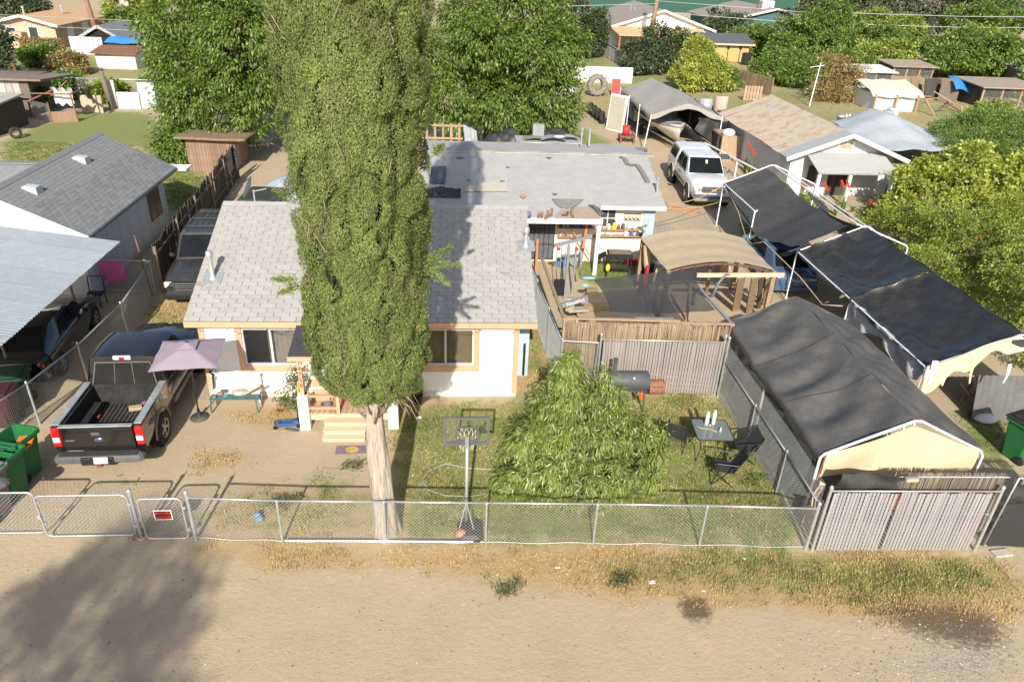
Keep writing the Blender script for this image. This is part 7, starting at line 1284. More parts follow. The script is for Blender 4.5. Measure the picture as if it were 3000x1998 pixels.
def tyre(label, p, r, w_, rx=PI/2, rz=0, m_=None):
    o = MB().lathe([(r*.55,-w_/2),(r*.88,-w_/2),(r,-w_*.33),(r,w_*.33),(r*.88,w_/2),(r*.55,w_/2),(r*.52,0),(r*.55,-w_/2)],24,p,Matrix.Rotation(rz,3,'Z') @ Matrix.Rotation(rx,3,'X'),cap=False); return one('loose_tyre', o, m_ or rubber, label, 'tyre', smooth=True)
tyre('old car tyre standing against the low dark shed', (-26.4,45.77,0.33), .34, .22, 1.4, .5)
co_ = thing('wire_coop', 'collapsed wire and plank coop draped with rags in the left backyard', 'coop', (-26.5,50.8,0)); rp_ = mat('rust_pipe',(.25,.12,.08),.85,.3,6)
for a,b in (((-28.1,51.3,0),(-28.1,51.3,1.6)),((-26.4,50.1,0),(-26.4,50.1,1.3)),((-25.0,50.6,0),(-25.1,50.6,1.7)),((-28.1,51.3,1.6),(-25.1,50.6,1.75)),((-28.2,50.9,1.1),(-26.4,51.6,1.9)),((-26.8,51.4,1.4),(-25.9,52.2,2.3)),((-25.1,50.6,1.75),(-25,53,1.8))): obj('coop_pole', MB().tube([a,b],.05,6), rp_, co_, W=True)
obj('chain_mesh', chain_mb((-28.1,51.2),(-26.4,50.1),.05,1.2,.14,.012), wire, co_, W=True); obj('low_boards', MB().cbox((-25.7,50.35,.35),(1.4,.06,.7),rz=.35), redw, co_, W=True)
obj('white_rag', MB().sheet(lambda u,v: (-26.5+1.2*u+.1*math.sin(v*5), 51.0+.5*v, 2.0-1.1*v*v+.1*math.sin(u*14)), 16, 10), fabric_w, co_, True, W=True); obj('black_rag', MB().sheet(lambda u,v: (-25.4+1.1*u, 51.4+.9*v, 1.9-1.2*v*u+.1*math.sin(u*12+v*5)), 14, 10), tarpb, co_, True, W=True)
for i,(x0,x1,y,h,m_,l) in enumerate(((-24.2,-22.7,55.2,1.12,whitebd,'low white block wall section at the far side of the left lawn'),(-22.75,-21.6,55.4,1.8,mat('zinc_sheet',(.48,.51,.52),.5,.1,4,metal=.4),'upright zinc sheet panel beside the low white wall'),(-26.0,-24.6,53.6,1.15,mat('pale_board',(.42,.36,.28),.9,.2,5),'pale board leaning behind the wire coop'),(-24.75,-24.3,55.3,1.9,mat('white_sheet',(.6,.6,.57),.8,.1,5),'narrow white sheet standing by the old post'))): one('wall_section', MB().cbox(((x0+x1)/2,y,h/2),(x1-x0,.10,h),rx=-.06), m_, l, 'wall panel')
one('old_post', MB().tube([(-24.5,54.75,0),(-24.75,54.8,2.6)],[.2,.15],8), greyw, 'thick old wooden post in front of the low white wall', 'post', smooth=True); one('small_post', MB().tube([(-26.7,55.0,0),(-26.9,55.1,2.0)],.08,7), greyw, 'thin wooden post left of the thick old post', 'post', smooth=True)
lfc = thing('far_wire_fence', 'wire fence across the back of the left yard', 'fence', (-28,58,0)); rail(lfc,(-31,58,1.5),(-20,58,1.55),.04); 
for x in (-31,-28,-25,-22): post(lfc,(x,58),1.55,.04)
obj('chain_mesh', chain_mb((-31,58),(-20,58),.05,1.5,.16,.010), wire, lfc, W=True)
for i,(p,r_,c,l) in enumerate((((-32.5,62.5,.25),(1.6,.9,.45),(.36,.22,.17),'brick coloured rubble heap in the far left yard'),((-30.2,63.5,.2),(1.2,.8,.4),(.40,.33,.27),'tan rubble heap beside the rusty shed'),((-35.0,64.5,.15),(1.5,.7,.3),(.33,.29,.22),'brushwood heap in the far left yard'))):
    t = thing('rubble_heap', l, 'rubble', (p[0],p[1],0))
    for k in range(34): a = rgs.uniform(0,2*PI); q_ = rgs.random()**.6; s_ = rgs.uniform(.14,.34); part_copy('rub%d' % i, lambda: mesh_of('block', MB().bevbox((0,0,0),(1,.7,.5),.12)), mat('rubble%d' % i,c,.95,.3,5,objvar=.35), 'block', t, (p[0]+r_[0]*q_*math.cos(a),p[1]+r_[1]*q_*math.sin(a),.05+r_[2]*(1-q_)*1.4), (rgs.uniform(-.5,.5),rgs.uniform(-.5,.5),a), (s_,s_,s_))
for i,(a,b) in enumerate((((-36,62,0),(-35,63,1.6)),((-33.6,60.5,0),(-33.9,61,1.9)),((-31.2,61,.1),(-30,63,1.2)),((-29.5,62,.1),(-30.6,62.4,1.3)))): one('junk_timber', MB().tube([a,b],.09,6), (greyw,rustm,fabric_w,greyw)[i], ('grey pole leaning in the far left yard','rusty upright pipe before the rubble','white pipe lying over the rubble heap','grey branch standing out of the tan rubble')[i], 'pole', smooth=True)
def gable_house(name, label, x0, x1, y0, y1, ez, rz, axis, wm, rm, oh=.5, fm=None, cat='house', wins=()):
    t = thing(name, label, cat, ((x0+x1)/2,(y0+y1)/2,0)); mb = MB(); mb.box(x0,x1,y0,y1,0,ez)
    if axis == 'Y': xm = (x0+x1)/2; mb.prism([(x0,y0,ez),(x1,y0,ez),(xm,y0,rz-.08)],(0,y1-y0,0))
    else: ym = (y0+y1)/2; mb.prism([(x0,y0,ez),(x0,ym,rz-.08),(x0,y1,ez)],(x1-x0,0,0))
    obj('wall', mb, wm, t, W=True); k = oh*(rz-ez)/(((x1-x0) if axis == 'Y' else (y1-y0))/2)
    if axis == 'Y': A = [(x0-oh,y0-oh,ez-k),(xm,y0-oh,rz),(x1+oh,y0-oh,ez-k)]; ext = (0,y1-y0+2*oh,0)
    else: A = [(x0-oh,y0-oh,ez-k),(x0-oh,ym,rz),(x0-oh,y1+oh,ez-k)]; ext = (x1-x0+2*oh,0,0)
    r_ = obj('roof', MB().prism([A[0],A[1],A[2],(A[2][0],A[2][1],A[2][2]-.15),(A[1][0],A[1][1],A[1][2]-.15),(A[0][0],A[0][1],A[0][2]-.15)],ext), rm, t, W=True)
    if fm:
        if axis == 'Y':
            for a in (0,2): obj('fascia', MB().beam((A[a][0],y0-oh-.03,A[a][2]-.08),(xm,y0-oh-.03,rz-.08),.05,.26), fm, t, W=True)
        else: obj('fascia', MB().beam((x0-oh,y0-oh-.03,ez-k-.07),(x1+oh,y0-oh-.03,ez-k-.07),.05,.2), fm, t, W=True)
    for (wx0,wx1,wz0,wz1) in wins: w_ = obj('window', MB().box(wx0,wx1,y0-.06,y0-.01,wz0,wz1), white, t, W=True); obj('pane', MB().box(wx0+.08,wx1-.08,y0-.08,y0-.065,wz0+.08,wz1-.08), glass('far_pane',(.04,.045,.05)), w_, W=True)
    return t, r_
tan_r = mat('tan_roof',(.56,.36,.20),.9,.10,3); tan_w = mat('tan_wall',(.52,.38,.28),.8,.08,4)
th, thr_ = gable_house('tan_roof_house','tan house with an orange-tan roof in the far left background',-47.8,-41.9,84.6,95,2.45,3.2,'Y',tan_w,tan_r,.6,white,wins=((-46.8,-45.8,.9,2.0),(-44.6,-43.6,.5,2.1)))
for p in ((-46.4,88,2.9),(-43.6,90.5,2.95)): obj('roof_vent_pipe', MB().lathe([(.1,0),(.1,.6),(.15,.62),(.14,.8)],8,p), galv, thr_, W=True)
cl_ = obj('cooler_box', MB().bevbox((-45.6,84,.8),(1.5,1.0,1.6),.05), tan_w, th, W=True)
for x,z,l in ((-50.5,0,0),): obj('window', MB().box(-41.9,-41.82,87,88.4,.6,2.0).box(-41.9,-41.82,90.5,92,.3,2.1), white, th, W=True)
gable_house('grey_metal_tent','dark grey open-ended storage tent in the far left background',-38.5,-34.2,82,88,1.5,2.7,'Y',mat('tent_dark',(.02,.02,.02),.9,.2,4),mat('tent_grey',(.22,.225,.23),.7,.1,4),.3,galv,cat='tent')
bt = thing('blue_tarp_shed','shed covered with a bright blue tarp in the far left background','shed',(-31.6,77.5,0)); obj('wall', MB().box(-33.2,-29.6,76,79,0,1.5), card, bt, W=True); obj('blue_tarp', MB().sheet(lambda u,v: (-33.4+4.2*u, 75.8+3.4*v, 1.25+.95*math.sin(PI*min(1,v*.6+.2))+.05*math.sin(u*11)), 16, 10), mat('blue_tarp',(.06,.25,.65),.5,.12,4,bump=.2), bt, True, W=True)
rsd = thing('rusty_roof_shed','white corrugated shed with a rusty brown roof in the far left yard','shed',(-31.4,73.5,0)); obj('wall', MB().box(-33,-29.5,72.6,74.8,0,1.35), mat('white_corrugated',(.66,.64,.58),.7,.1,6,stretch=(8,1,.3)), rsd, W=True); obj('roof', MB().slab([(-33.3,72.2,1.38),(-29.2,72.2,1.38),(-29.2,75,1.75),(-33.3,75,1.75)],.08), mat('brown_iron',(.22,.11,.08),.8,.25,5), rsd, W=True); obj('door_frame', MB().box(-30.6,-29.7,72.53,72.58,.0,.95), fabric_w, rsd, W=True)
vf = thing('vine_fence','leaf covered fence before the tan house','fence',(-41,80.3,0)); 
for x in np.linspace(-43.4,-39.3,16): obj('fence_post', MB().box(x-.12,x+.12,80.25,80.35,0,1.35), greyw, vf, W=True)
rgv = np.random.default_rng(5); n_ = 2600; P_v = np.stack([rgv.uniform(-43.5,-39.2,n_),80.2+rgv.normal(0,.12,n_),rgv.uniform(.05,1.55,n_)],1); leaf_cloud('vine_leaves', lf_brown, vf, P_v, rgv.normal(size=(n_,3)), .16, .06, rgv)
cf = thing('corrugated_fence','pale corrugated sheet fence before the storage tent','fence',(-37.5,81.3,0))
for i in range(7): obj('sheet_panel', MB().sheet(lambda u,v: (-39.1+.46*i+.44*u, 81.2+.03*math.sin(u*30), 1.65*v), 16, 2), mat('pale_zinc',(.55,.58,.57),.6,.12,4,objvar=.1), cf, True, W=True)
up = thing('utility_pole','brown wooden utility pole in the far left background','utility pole',(-38.2,86,0)); obj('pole', MB().tube([(0,0,0),(-1.3,.4,9.5)],[.26,.2],10), mat('pole_wood',(.30,.18,.11),.9,.2,4,stretch=(3,3,.3)), up, True); obj('cross_arm', MB().cbox((-1.25,.3,8.8),(2.4,.12,.14)), greyw, up)
for i in range(2): one('overhead_cable', MB().tube([(-60,80,3.3+i*1.0-.3),(-45,80.5,2.6+i*.9),(-30,81,2.4+i*.9),(-18,82,2.6+i*1.0)],.02,4), galv, ('lower','upper')[i]+' pale cable crossing the far left yard', 'cable', smooth=True)
car('white_suv_far','white SUV parked by the tan house in the far left','car',(-48.6,116,0),R(60),wp,4.7,1.9,1.05,.35,1.75,(1.0,.4,-1.9,-2.2),(-1.4,1.4),.36,sedan_w,(.05,0),suv=True); car('red_suv_far','dark red SUV beside the tan house','car',(-46.2,104,0),R(70),mat('dark_red_paint',(.22,.02,.02),.25,.1,2,coat=.6),4.6,1.85,1.05,.35,1.7,(1.0,.4,-1.8,-2.1),(-1.4,1.4),.36,sedan_w,(.05,0),suv=True)
fl = thing('flag','red, white and blue striped flag by the far utility pole','flag',(-44.5,108,0)); obj('staff', MB().tube([(0,0,0),(0,0,3.4)],.03,6), galv, fl); obj('cloth', MB().sheet(lambda u,v: (.05+1.1*u, .1*math.sin(u*6), 3.3-.7*v-.3*u), 8, 6), mat('flag_stripes',(.45,.06,.08),.9,.9,9,stretch=(.2,1,1),col2=(.75,.73,.72)), fl, True)

# ---------------------------------------------------------------- middle background
tp = thing('pallet_stack','upright wooden pallet panels behind the rear wing beside the cypress','pallet',(-1.0,38.6,0))
for i in range(6): obj('upright', MB().box(-2.1+i*.42,-2.1+i*.42+.12,38.5,38.56,0,3.05), wood, tp, W=True)
for z in (.5,1.1,1.7,2.3,2.95): obj('cross_slat', MB().box(-2.15,.25,38.44,38.49,z-.05,z+.05), wood, tp, W=True)
one('grey_cloth_drape', MB().sheet(lambda u,v: (.25+.7*u+.1*math.sin(v*4), 38.4+.08*math.sin(u*12), 3.05-2.9*v-.3*u), 10, 10), mat('grey_drape',(.34,.36,.39),.9,.2,5), 'grey cloth hanging beside the upright pallets', 'cloth', smooth=True)
one('black_tarp_heap', MB().sheet(lambda u,v: (.8+3.9*u, 39.2+2.4*v, 2.35*math.sin(PI*u)**.4*math.sin(PI*v)**.4+.12*math.sin(u*19+v*7)+.07*math.sin(u*37)*math.sin(v*29)), 44, 26), tarpb, 'black tarp heap under the right walnut tree', 'tarp', smooth=True); one('black_tarp_roll', MB().sheet(lambda u,v: (3.9+3.4*u, 42.0+2.2*v, 1.95*math.sin(PI*u)**.4*math.sin(PI*v)**.4+.10*math.sin(u*15+v*9)), 34, 20), tarpb, 'second black tarp mound at the edge of the rear lawn', 'tarp', smooth=True)
jt = thing('scrap_shed','low flat-topped shed piled with roofing scrap behind the rear wing','shed',(4.7,37.9,0)); obj('wall', MB().box(3.15,6.25,37.1,38.7,0,2.36), greyw, jt, W=True); obj('flat_top', MB().box(3.0,6.4,36.95,38.85,2.37,2.45), mat('scrap_grey',(.36,.36,.35),.9,.15,4), jt, W=True)
for x in (3.1,4.7,6.3): obj('corner_batten', MB().box(x-.06,x+.06,36.98,37.08,0,2.36), rustm, jt, W=True)
for i,(x,y,a,b,c_) in enumerate(((-.7,.1,1.2,.8,.1),(.2,-.1,1.3,.7,.16),(1.1,.2,.9,.6,.12))): one('roofing_scrap', MB().sheet(lambda u,v: (4.7+x+(u-.5)*a, 37.9+y+(v-.5)*b, 2.5+c_*math.sin(PI*u)+.03*i), 10, 3), mat('grey_felt%d' % i,(.22+.07*i,.22+.07*i,.22+.07*i),.9,.15,5), ('left','middle','right')[i]+' curled sheet of roofing scrap on the flat shed', 'roofing scrap', smooth=True)
one('plastic_tray', MB().bevbox((5.2,37.6,2.72),(.5,.3,.12),.06), mat('jug',(.62,.66,.68),.3,.1,5), 'pale plastic tray on the flat scrap shed', 'tray'); one('grey_crate', MB().bevbox((4.2,38.5,2.8),(.6,.4,.7),.02), mat('crate_grey',(.27,.28,.27),.8,.15,5), 'grey upright box on the back of the flat scrap shed', 'box'); one('white_batten', MB().beam((3.2,36.92,2.52),(6.2,36.9,2.52),.08,.06), white, 'white batten along the front of the flat scrap shed', 'batten')
# boat shelter and boat
bs_ = thing('boat_shelter','grey canvas boat shelter on white poles beside the white pickup','shelter',(14.4,51,0)); cv = mat('grey_canvas',(.33,.315,.29),.9,.08,3,bump=.12,grime=.3,grime_col=(.24,.22,.19)); BX0,BX1,BXM,BY0,BY1 = 12.15,16.75,14.4,46.2,56.0
def bsl(s):
    return lambda u,v: ((BXM+((BX0 if s < 0 else BX1)-BXM)*min(1,u*1.12))+(.0), BY0+(BY1-BY0)*v, 3.05-.78*min(1,u*1.12)-.09*math.sin(PI*u)-(.38 if v < .04 else .30)*max(0,u-.89)/.11*(1+.25*math.sin(v*21))+.025*math.sin(v*13+u*5))
obj('left_slope', MB().sheet(bsl(-1),16,40), cv, bs_, True, W=True); obj('right_slope', MB().sheet(bsl(1),16,40), cv, bs_, True, W=True)
obj('front_edge', MB().sheet(lambda u,v: (BX0+(BX1-BX0)*u, BY0-.03, 2.27+.78*(1-abs(2*u-.98))-.28*v-.06*math.sin(u*17)*v), 30, 4), cv, bs_, True, W=True)
for x in (BX0,BX1):
    for y in (46.2,49.5,52.8,56.0): obj('shelter_pole', MB().tube([(x-(.25 if x < 14 and y < 47 else 0),y,0),(x,y,2.3)],.035,7), pipew, bs_, W=True)
obj('rear_sheet', MB().sheet(lambda u,v: (BX0+(BX1-BX0)*u, 56.0+.1*math.sin(u*9), 2.3*v), 12, 6), mat('dark_mesh_wall',(.05,.055,.06),.8,.2,5), bs_, True, W=True); obj('right_sheet', MB().sheet(lambda u,v: (BX1-.1+.1*math.sin(u*11), 46.5+9*u, .3+2.0*v), 24, 6), tarpb, bs_, True, W=True); obj('left_sheet', MB().sheet(lambda u,v: (BX0+.1, 51.5+4.4*u, .8+1.5*v), 12, 6), meshcloth('blue_grey_mesh',(.18,.23,.26),.45), bs_, True, W=True); obj('front_flap', MB().sheet(lambda u,v: (BX1-1.5*u+.1*math.sin(v*5), 46.35+.15*math.sin(u*7), 2.15-(1.7-.9*u)*v), 10, 10), tarpb, bs_, True, W=True)
bo = thing('motor_boat','white and tan motor boat on a trailer under the canvas shelter','boat',(13.9,49.6,0),R(183)); hullm = mat('boat_hull',(.66,.62,.54),.4,.08,3); L_b = 7.0
def hull(u,v):
    y = -3.3+6.9*u; taper = 1-max(0,(u-.55)/.45)**2.0; hwb = 1.15*taper; s = math.sin(PI/2*v); x = hwb*(v if v < .5 else .5+.5*math.sin((v-.5)*PI)); z = .55+.85*v**1.2+.35*max(0,u-.6)*v+ (.35*max(0,u-.75)*(1-v)*2); return (x*1.0,y,z)
for s in (-1,1): obj('hull_side', MB().sheet(lambda u,v: (s*hull(u,v)[0],hull(u,v)[1],hull(u,v)[2]),24,10), hullm, bo, True)
obj('deck', MB().sheet(lambda u,v: ((2*v-1)*hull(.52+.48*u,1)[0]*.98, hull(.52+.48*u,1)[1], hull(.52+.48*u,1)[2]+.08*math.sin(PI*v)), 14, 8), mat('boat_deck',(.72,.70,.66),.4,.05,3), bo, True); obj('bow_cover', MB().sheet(lambda u,v: ((2*v-1)*hull(.58+.28*u,1)[0]*.70, hull(.58+.28*u,1)[1], hull(.58+.28*u,1)[2]+.10+.07*math.sin(PI*v)), 10, 8), mat('boat_blue_grey',(.30,.37,.44),.7,.08,4), bo, True)
for s in (-1,1): obj('gunwale', MB().tube([(s*hull(u,1)[0],hull(u,1)[1],hull(u,1)[2]+.02) for u in np.linspace(0,1,14)],.045,6), mat('gunwale_brown',(.22,.16,.11),.6,.1,4), bo, True)
obj('transom', MB().cbox((0,-3.3,.95),(2.2,.08,.85)), hullm, bo); obj('cockpit_floor', MB().cbox((0,-1.6,.7),(1.7,3.2,.04)), mat('boat_floor',(.16,.15,.14),.9,.2,4), bo); obj('windscreen', MB().tube([(-.95,.2,1.45),(-.75,.55,1.95),(0,.8,2.05),(.75,.55,1.95),(.95,.2,1.45)],.03,6), chrome, bo); obj('windscreen_glass', MB().sheet(lambda u,v: (-.9+1.8*u, .35+.45*math.sin(PI*u), 1.48+.5*v), 10, 2), seethru('boat_glass',(.1,.12,.14),.5,.05), bo, True)
for sx in (-1,1): obj('seat', MB().bevbox((sx*.5,-.6,1.0),(.5,.5,.6),.06), fabric_w, bo); obj('trailer_wheel', MB().lathe([(.18,-.1),(.32,-.1),(.34,0),(.32,.1),(.18,.1)],16,(sx*1.05,-1.4,.34),Matrix.Rotation(PI/2,3,'Y')), rubber, bo, True); obj('trailer_rail', MB().beam((sx*.8,-2.8,.45),(0,4.3,.45),.08,.1), galv, bo)
obj('outboard_motor', MB().bevbox((0,-3.6,1.35),(.4,.5,.65),.1), black, bo)
one('black_board', MB().cbox((14.6,41.6,.9),(2.6,.12,.28),rz=-.06), mat('dark_board',(.06,.065,.065),.6,.2,4), 'long black board propped behind the white pickup', 'board')
fpn = thing('wooden_frame_panel','tall framed grey panel leaning at the boat shelter','panel',(11.2,52.0,0),R(-50)); obj('frame', MB().cbox((0,0,1.2),(1.5,.08,2.5),rx=-.12), pipew, fpn); obj('panel', MB().cbox((0,-.05,1.2),(1.25,.08,2.2),rx=-.12), mat('panel_grey',(.42,.40,.34),.9,.1,4), fpn)
one('red_bucket', MB().lathe([(.22,0),(.28,.6),(.26,.6),(.2,.03),(.01,.03)],14,(11.15,48.4,.5)), mat('bucket_red',(.60,.04,.03),.5,.1,6), 'tall red bucket on a stand by the boat shelter', 'bucket', smooth=True); one('bucket_stand', MB().box(10.7,11.8,48.0,48.8,.40,.5).box(10.75,10.85,48.05,48.15,0,.4).box(11.65,11.75,48.05,48.15,0,.4).box(10.75,10.85,48.65,48.75,0,.4).box(11.65,11.75,48.65,48.75,0,.4), mat('red_brown_stand',(.20,.09,.07),.8,.2,5), 'red-brown stand carrying the tall red bucket', 'stand')
for i in range(4): tyre(('first','second','third','fourth')[i]+' black tyre in the row by the boat shelter rear', (10.6-.1*i,54.2+1.1*i,.45), .46, .3, 1.45, 1.2)
# tractor tyre with lugs
tr_ = thing('tractor_tyre','huge grey tractor tyre leaning on the white wall','tyre',(12.1,65.6,0)); dusty = mat('dusty_rubber',(.22,.19,.17),.95,.3,5,grime=.4,grime_col=(.33,.25,.2)); Mt = Matrix.Rotation(.2,3,'Z') @ Matrix.Rotation(PI/2-.1,3,'X'); rT = .92
obj('carcass', MB().lathe([(rT*.52,-.28),(rT*.85,-.30),(rT*.95,-.22),(rT*.95,.22),(rT*.85,.30),(rT*.52,.28),(rT*.50,0),(rT*.52,-.28)],32,(0,0,rT),Mt,cap=False), dusty, tr_, True)
for k in range(26): a = 2*PI*k/26; q_ = Vector((0,0,rT))+Mt @ Vector((rT*.97*math.cos(a),rT*.97*math.sin(a),.12*(1 if k % 2 else -1))); mb = MB().cbox((0,0,0),(.12,.09,.26)); mb.xf(Matrix.Translation(q_) @ Mt.to_4x4() @ Matrix.Rotation(a,4,'Z') @ Matrix.Rotation(.5*(1 if k % 2 else -1),4,'X')); obj('tread_lug', mb, dusty, tr_)
one('red_sheet', MB().cbox((13.9,66.2,.8),(.75,.08,1.2),rz=-.2,rx=-.15), mat('red_panel',(.62,.06,.05),.6,.1,5), 'red panel leaning beside the tractor tyre', 'sheet')
ww = thing('white_block_wall','low white wall behind the tractor tyre','wall',(13.5,73,0))
for r_ in range(4):
    for i in range(7): obj('wall_board', MB().box(9.5+i*1.05,9.5+i*1.05+1.03,72.9,73.15,.02+r_*.36,.02+r_*.36+.345), whitebd, ww, W=True)
for i,(x,y,s_) in enumerate(((9.8,66.5,.5),(8.9,65.2,.6),(10.4,68.5,.45))): one('white_sheet_heap', MB().ball((x,y,s_*.5),(s_*1.3,s_,s_*.8),12,8), mat('pale_sheet',(.55,.56,.57),.8,.15,5,bump=.3), ('largest pale covered heap near the tractor tyre','left pale covered heap under the walnut tree','small pale heap behind the tractor tyre')[i], 'heap', smooth=True)
# white cottage with rusty roof
rusty = mat('rust_streaked_iron',(.56,.51,.43),.75,.10,5,stretch=(.5,5,1),bump=.1,col2=(.47,.37,.28),grime=.9,grime_col=(.33,.17,.09)); wbm = mat('whitewash',(.60,.62,.64),.85,.10,3,grime=.25,grime_col=(.36,.33,.30))
ch_ = thing('rusty_roof_cottage','white cottage with a rust streaked iron roof beside the shrubs','cottage',(20.4,41,0)); CX0_,CX1_,CM,CY0_,CY1_,CE,CRr = 17.1,23.8,20.42,36.7,48.0,2.10,3.38
mb = MB(); mb.box(17.65,23.3,37.3,47.6,0,2.2); mb.prism([(17.65,37.3,2.2),(23.3,37.3,2.2),(CM,37.3,3.2)],(0,10.3,0)); obj('wall', mb, wbm, ch_, W=True)
for side_,xe in (('l',CX0_),('r',CX1_)):
    for i in range(9):
        y0 = CY0_+.9+i*1.16; sg_ = .12*math.sin(i*.8) if side_ == 'l' else 0
        obj('roof_sheet', MB().sheet(lambda u,v: (CM+(xe-CM)*u, y0+1.2*v, CRr+(CE-CRr)*u+.012*math.sin(v*40)+.004*i+sg_*u*.5-.06*math.sin(PI*u)), 6, 26), rusty, ch_, True, W=True)
    obj('front_roof_strip', MB().slab([(CM,CY0_,CRr+.03),(xe,CY0_,CE+.03),(xe,CY0_+1.1,CE+.03),(CM,CY0_+1.1,CRr+.03)][::(1 if side_ == 'r' else -1)],.08), mat('grey_roll',(.36,.37,.37),.9,.1,4), ch_, W=True); obj('bargeboard', MB().beam((CM,CY0_-.03,CRr-.06),(xe,CY0_-.03,CE-.06),.06,.2), white, ch_, W=True)
g1 = obj('gable_vent', MB().box(CM-.45,CM+.45,37.22,37.3,2.45,2.95), white, ch_, W=True); obj('vent_board', MB().box(CM-.32,CM+.32,37.2,37.22,2.52,2.9), mat('vent_brown',(.38,.31,.23),.9,.15,5), g1, W=True)
aw_ = obj('porch_awning', MB().slab([(18.3,35.3,1.72),(22.6,35.3,1.72),(22.3,37.25,2.32),(18.6,37.25,2.32)],.06), mat('awning_shingle',(.40,.405,.39),.95,.1,5,stretch=(.6,6,1),bump=.3), ch_, W=True)
for r_ in range(6): obj('awning_course', MB().slab([(18.3,35.28+r_*.32,1.725+r_*.0985),(22.58,35.28+r_*.32,1.725+r_*.0985),(22.58,35.62+r_*.32,1.822+r_*.0985),(18.3,35.62+r_*.32,1.822+r_*.0985)],-.012), mat('awning_shingle',(.40,.405,.39)), aw_, W=True)
for x in (18.45,20.1,22.4): obj('porch_post', MB().box(x-.08,x+.08,35.4,35.55,0,1.7), white, ch_, W=True)
d_ = obj('porch_door', MB().box(19.9,21.2,37.2,37.29,.05,1.75), mat('dark_door',(.06,.05,.045),.7,.2,5), ch_, W=True); obj('window', MB().box(18.7,19.5,37.2,37.29,.7,1.6), glass('porch_pane',(.05,.05,.055)), ch_, W=True)
for k in range(4): obj('door_bar', MB().box(19.95+k*.38,20.0+k*.38,37.16,37.2,.05,1.75), black, d_, W=True)
ct = mat('canna_leaf',(.10,.16,.04),.7,.2,5); cred = mat('canna_red',(.65,.03,.02),.6,.15,8)
for i,(x,y,h,l) in enumerate(((18.2,34.0,1.5,'red canna at the left porch corner of the cottage'),(18.9,33.8,1.7,'tall red canna clump before the cottage porch'),(19.4,34.2,1.6,'red canna beside the cottage door'),(17.3,34.6,1.3,'single red canna behind the canopy ridge'),(20.3,33.2,.9,'low red potted canna before the porch'),(16.9,40.5,1.5,'red canna beside the white pickup'),(17.0,41.6,1.7,'red canna against the cottage side wall'))):
    t = strap_plant(l, (x,y,0), 11, .9, ct, 60+i, .07, .45, 'canna_plant', 'flower', .35)
    for k in range(3): obj('flower_stalk', MB().tube([(0,0,0),(.12*(k-1),.05*k,h-.15*k)],.015,5), ct, t); obj('bloom', MB().ball((.12*(k-1),.05*k,h-.15*k+.05),(.075,.07,.07),8,6), cred, t)
for i,(x,y) in enumerate(((20.6,34.0),(21.3,34.3),(19.6,33.6),(21.9,33.9))): t = strap_plant(('strap leaf plant in a pot right of the cottage door','second potted strap plant before the cottage','low potted plant left of the cottage door','potted plant at the right porch post')[i], (x,y,0), 16, .55, ct, 80+i, .03, .6, z0=.3); obj('pot', MB().lathe([(.14,0),(.2,.3),(.18,.3),(.01,.25)],12), mat('clay_pot',(.35,.22,.15),.8,.15,5), t, True)
pf2 = thing('picket_rail','low white pipe rail between the pickup and the cottage','rail',(16.2,40,0)); obj('rail', MB().tube([(15.3,44.5,1.0),(16.7,36.5,1.0)],.05,6), pipew, pf2, W=True)
for k in range(5): obj('upright', MB().tube([(15.3+1.4*k/4,44.5-8*k/4,0),(15.3+1.4*k/4,44.5-8*k/4,1.0)],.04,6), pipew, pf2, W=True)
one('wood_crate_wall', MB().box(16.3,17.5,44.3,44.45,0,1.5).box(16.3,17.5,44.45,46.2,1.38,1.5), woodx, 'plank box against the far side wall of the cottage', 'crate'); one('white_bundle', MB().ball((16.7,44.5,1.65),(.4,.35,.25),12,8), fabric_w, 'white cloth bundle on the plank box', 'cloth', smooth=True)
# grey tarp tent behind the cottage
one('grey_tarp_tent', MB().sheet(lambda u,v: ((25.0+6.6*u)+.5*v, 42.2+7.2*v, 1.25+1.35*math.exp(-((u-.42)/.36)**2)*math.exp(-((v-.75)/.5)**2)+.05*math.sin(u*21+v*8)+.03*math.sin(v*23)), 40, 30), mat('silver_grey_tarp',(.40,.43,.46),.55,.08,3,bump=.15), 'peaked silver-grey tarp roof behind the rusty cottage', 'tarp', smooth=True)
for i,(x,y) in enumerate(((25.2,42.4),(31.6,42.6),(25.6,49.2),(31.9,49.2))): one('tarp_pole', MB().tube([(x,y,0),(x,y,1.3)],.05,6), galv, ('near left','near right','far left','far right')[i]+' pole holding up the silver-grey tarp', 'pole')
# coops and junk at the right
def coop(name,label,x0,x1,y0,y1,h,roofm_,wallm,slope=.25,front=True):
    t = thing(name,label,'coop',((x0+x1)/2,(y0+y1)/2,0)); obj('roof', MB().slab([(x0-.4,y0-.4,h),(x1+.4,y0-.4,h),(x1+.4,y1+.4,h+slope),(x0-.4,y1+.4,h+slope)],.09), roofm_, t, W=True)
    for x in np.linspace(x0,x1,4): obj('coop_post', MB().box(x-.08,x+.08,y0-.06,y0+.08,0,h-.05), wood, t, W=True); obj('coop_post', MB().box(x-.08,x+.08,y1-.06,y1+.08,0,h+slope-.1), wood, t, W=True)
    obj('back_wall', MB().box(x0,x1,y1-.1,y1,0,h), wallm, t, W=True); obj('front_board', MB().box(x0+.08,(x0+x1)/2,y0,y0+.05,0,h*.5), wallm, t, W=True); obj('side_wall', MB().box(x0-.02,x0+.04,y0,y1,0,h*.9), wallm, t, W=True)
    obj('wire_front', chain_mb((x0,y0),(x1,y0),.1,h-.1,.18,.012), wire, t, W=True); return t
dkw = mat('brown_plank',(.27,.18,.12),.9,.3,5,objvar=.2); ply = mat('plywood_roof',(.33,.27,.21),.9,.2,4)
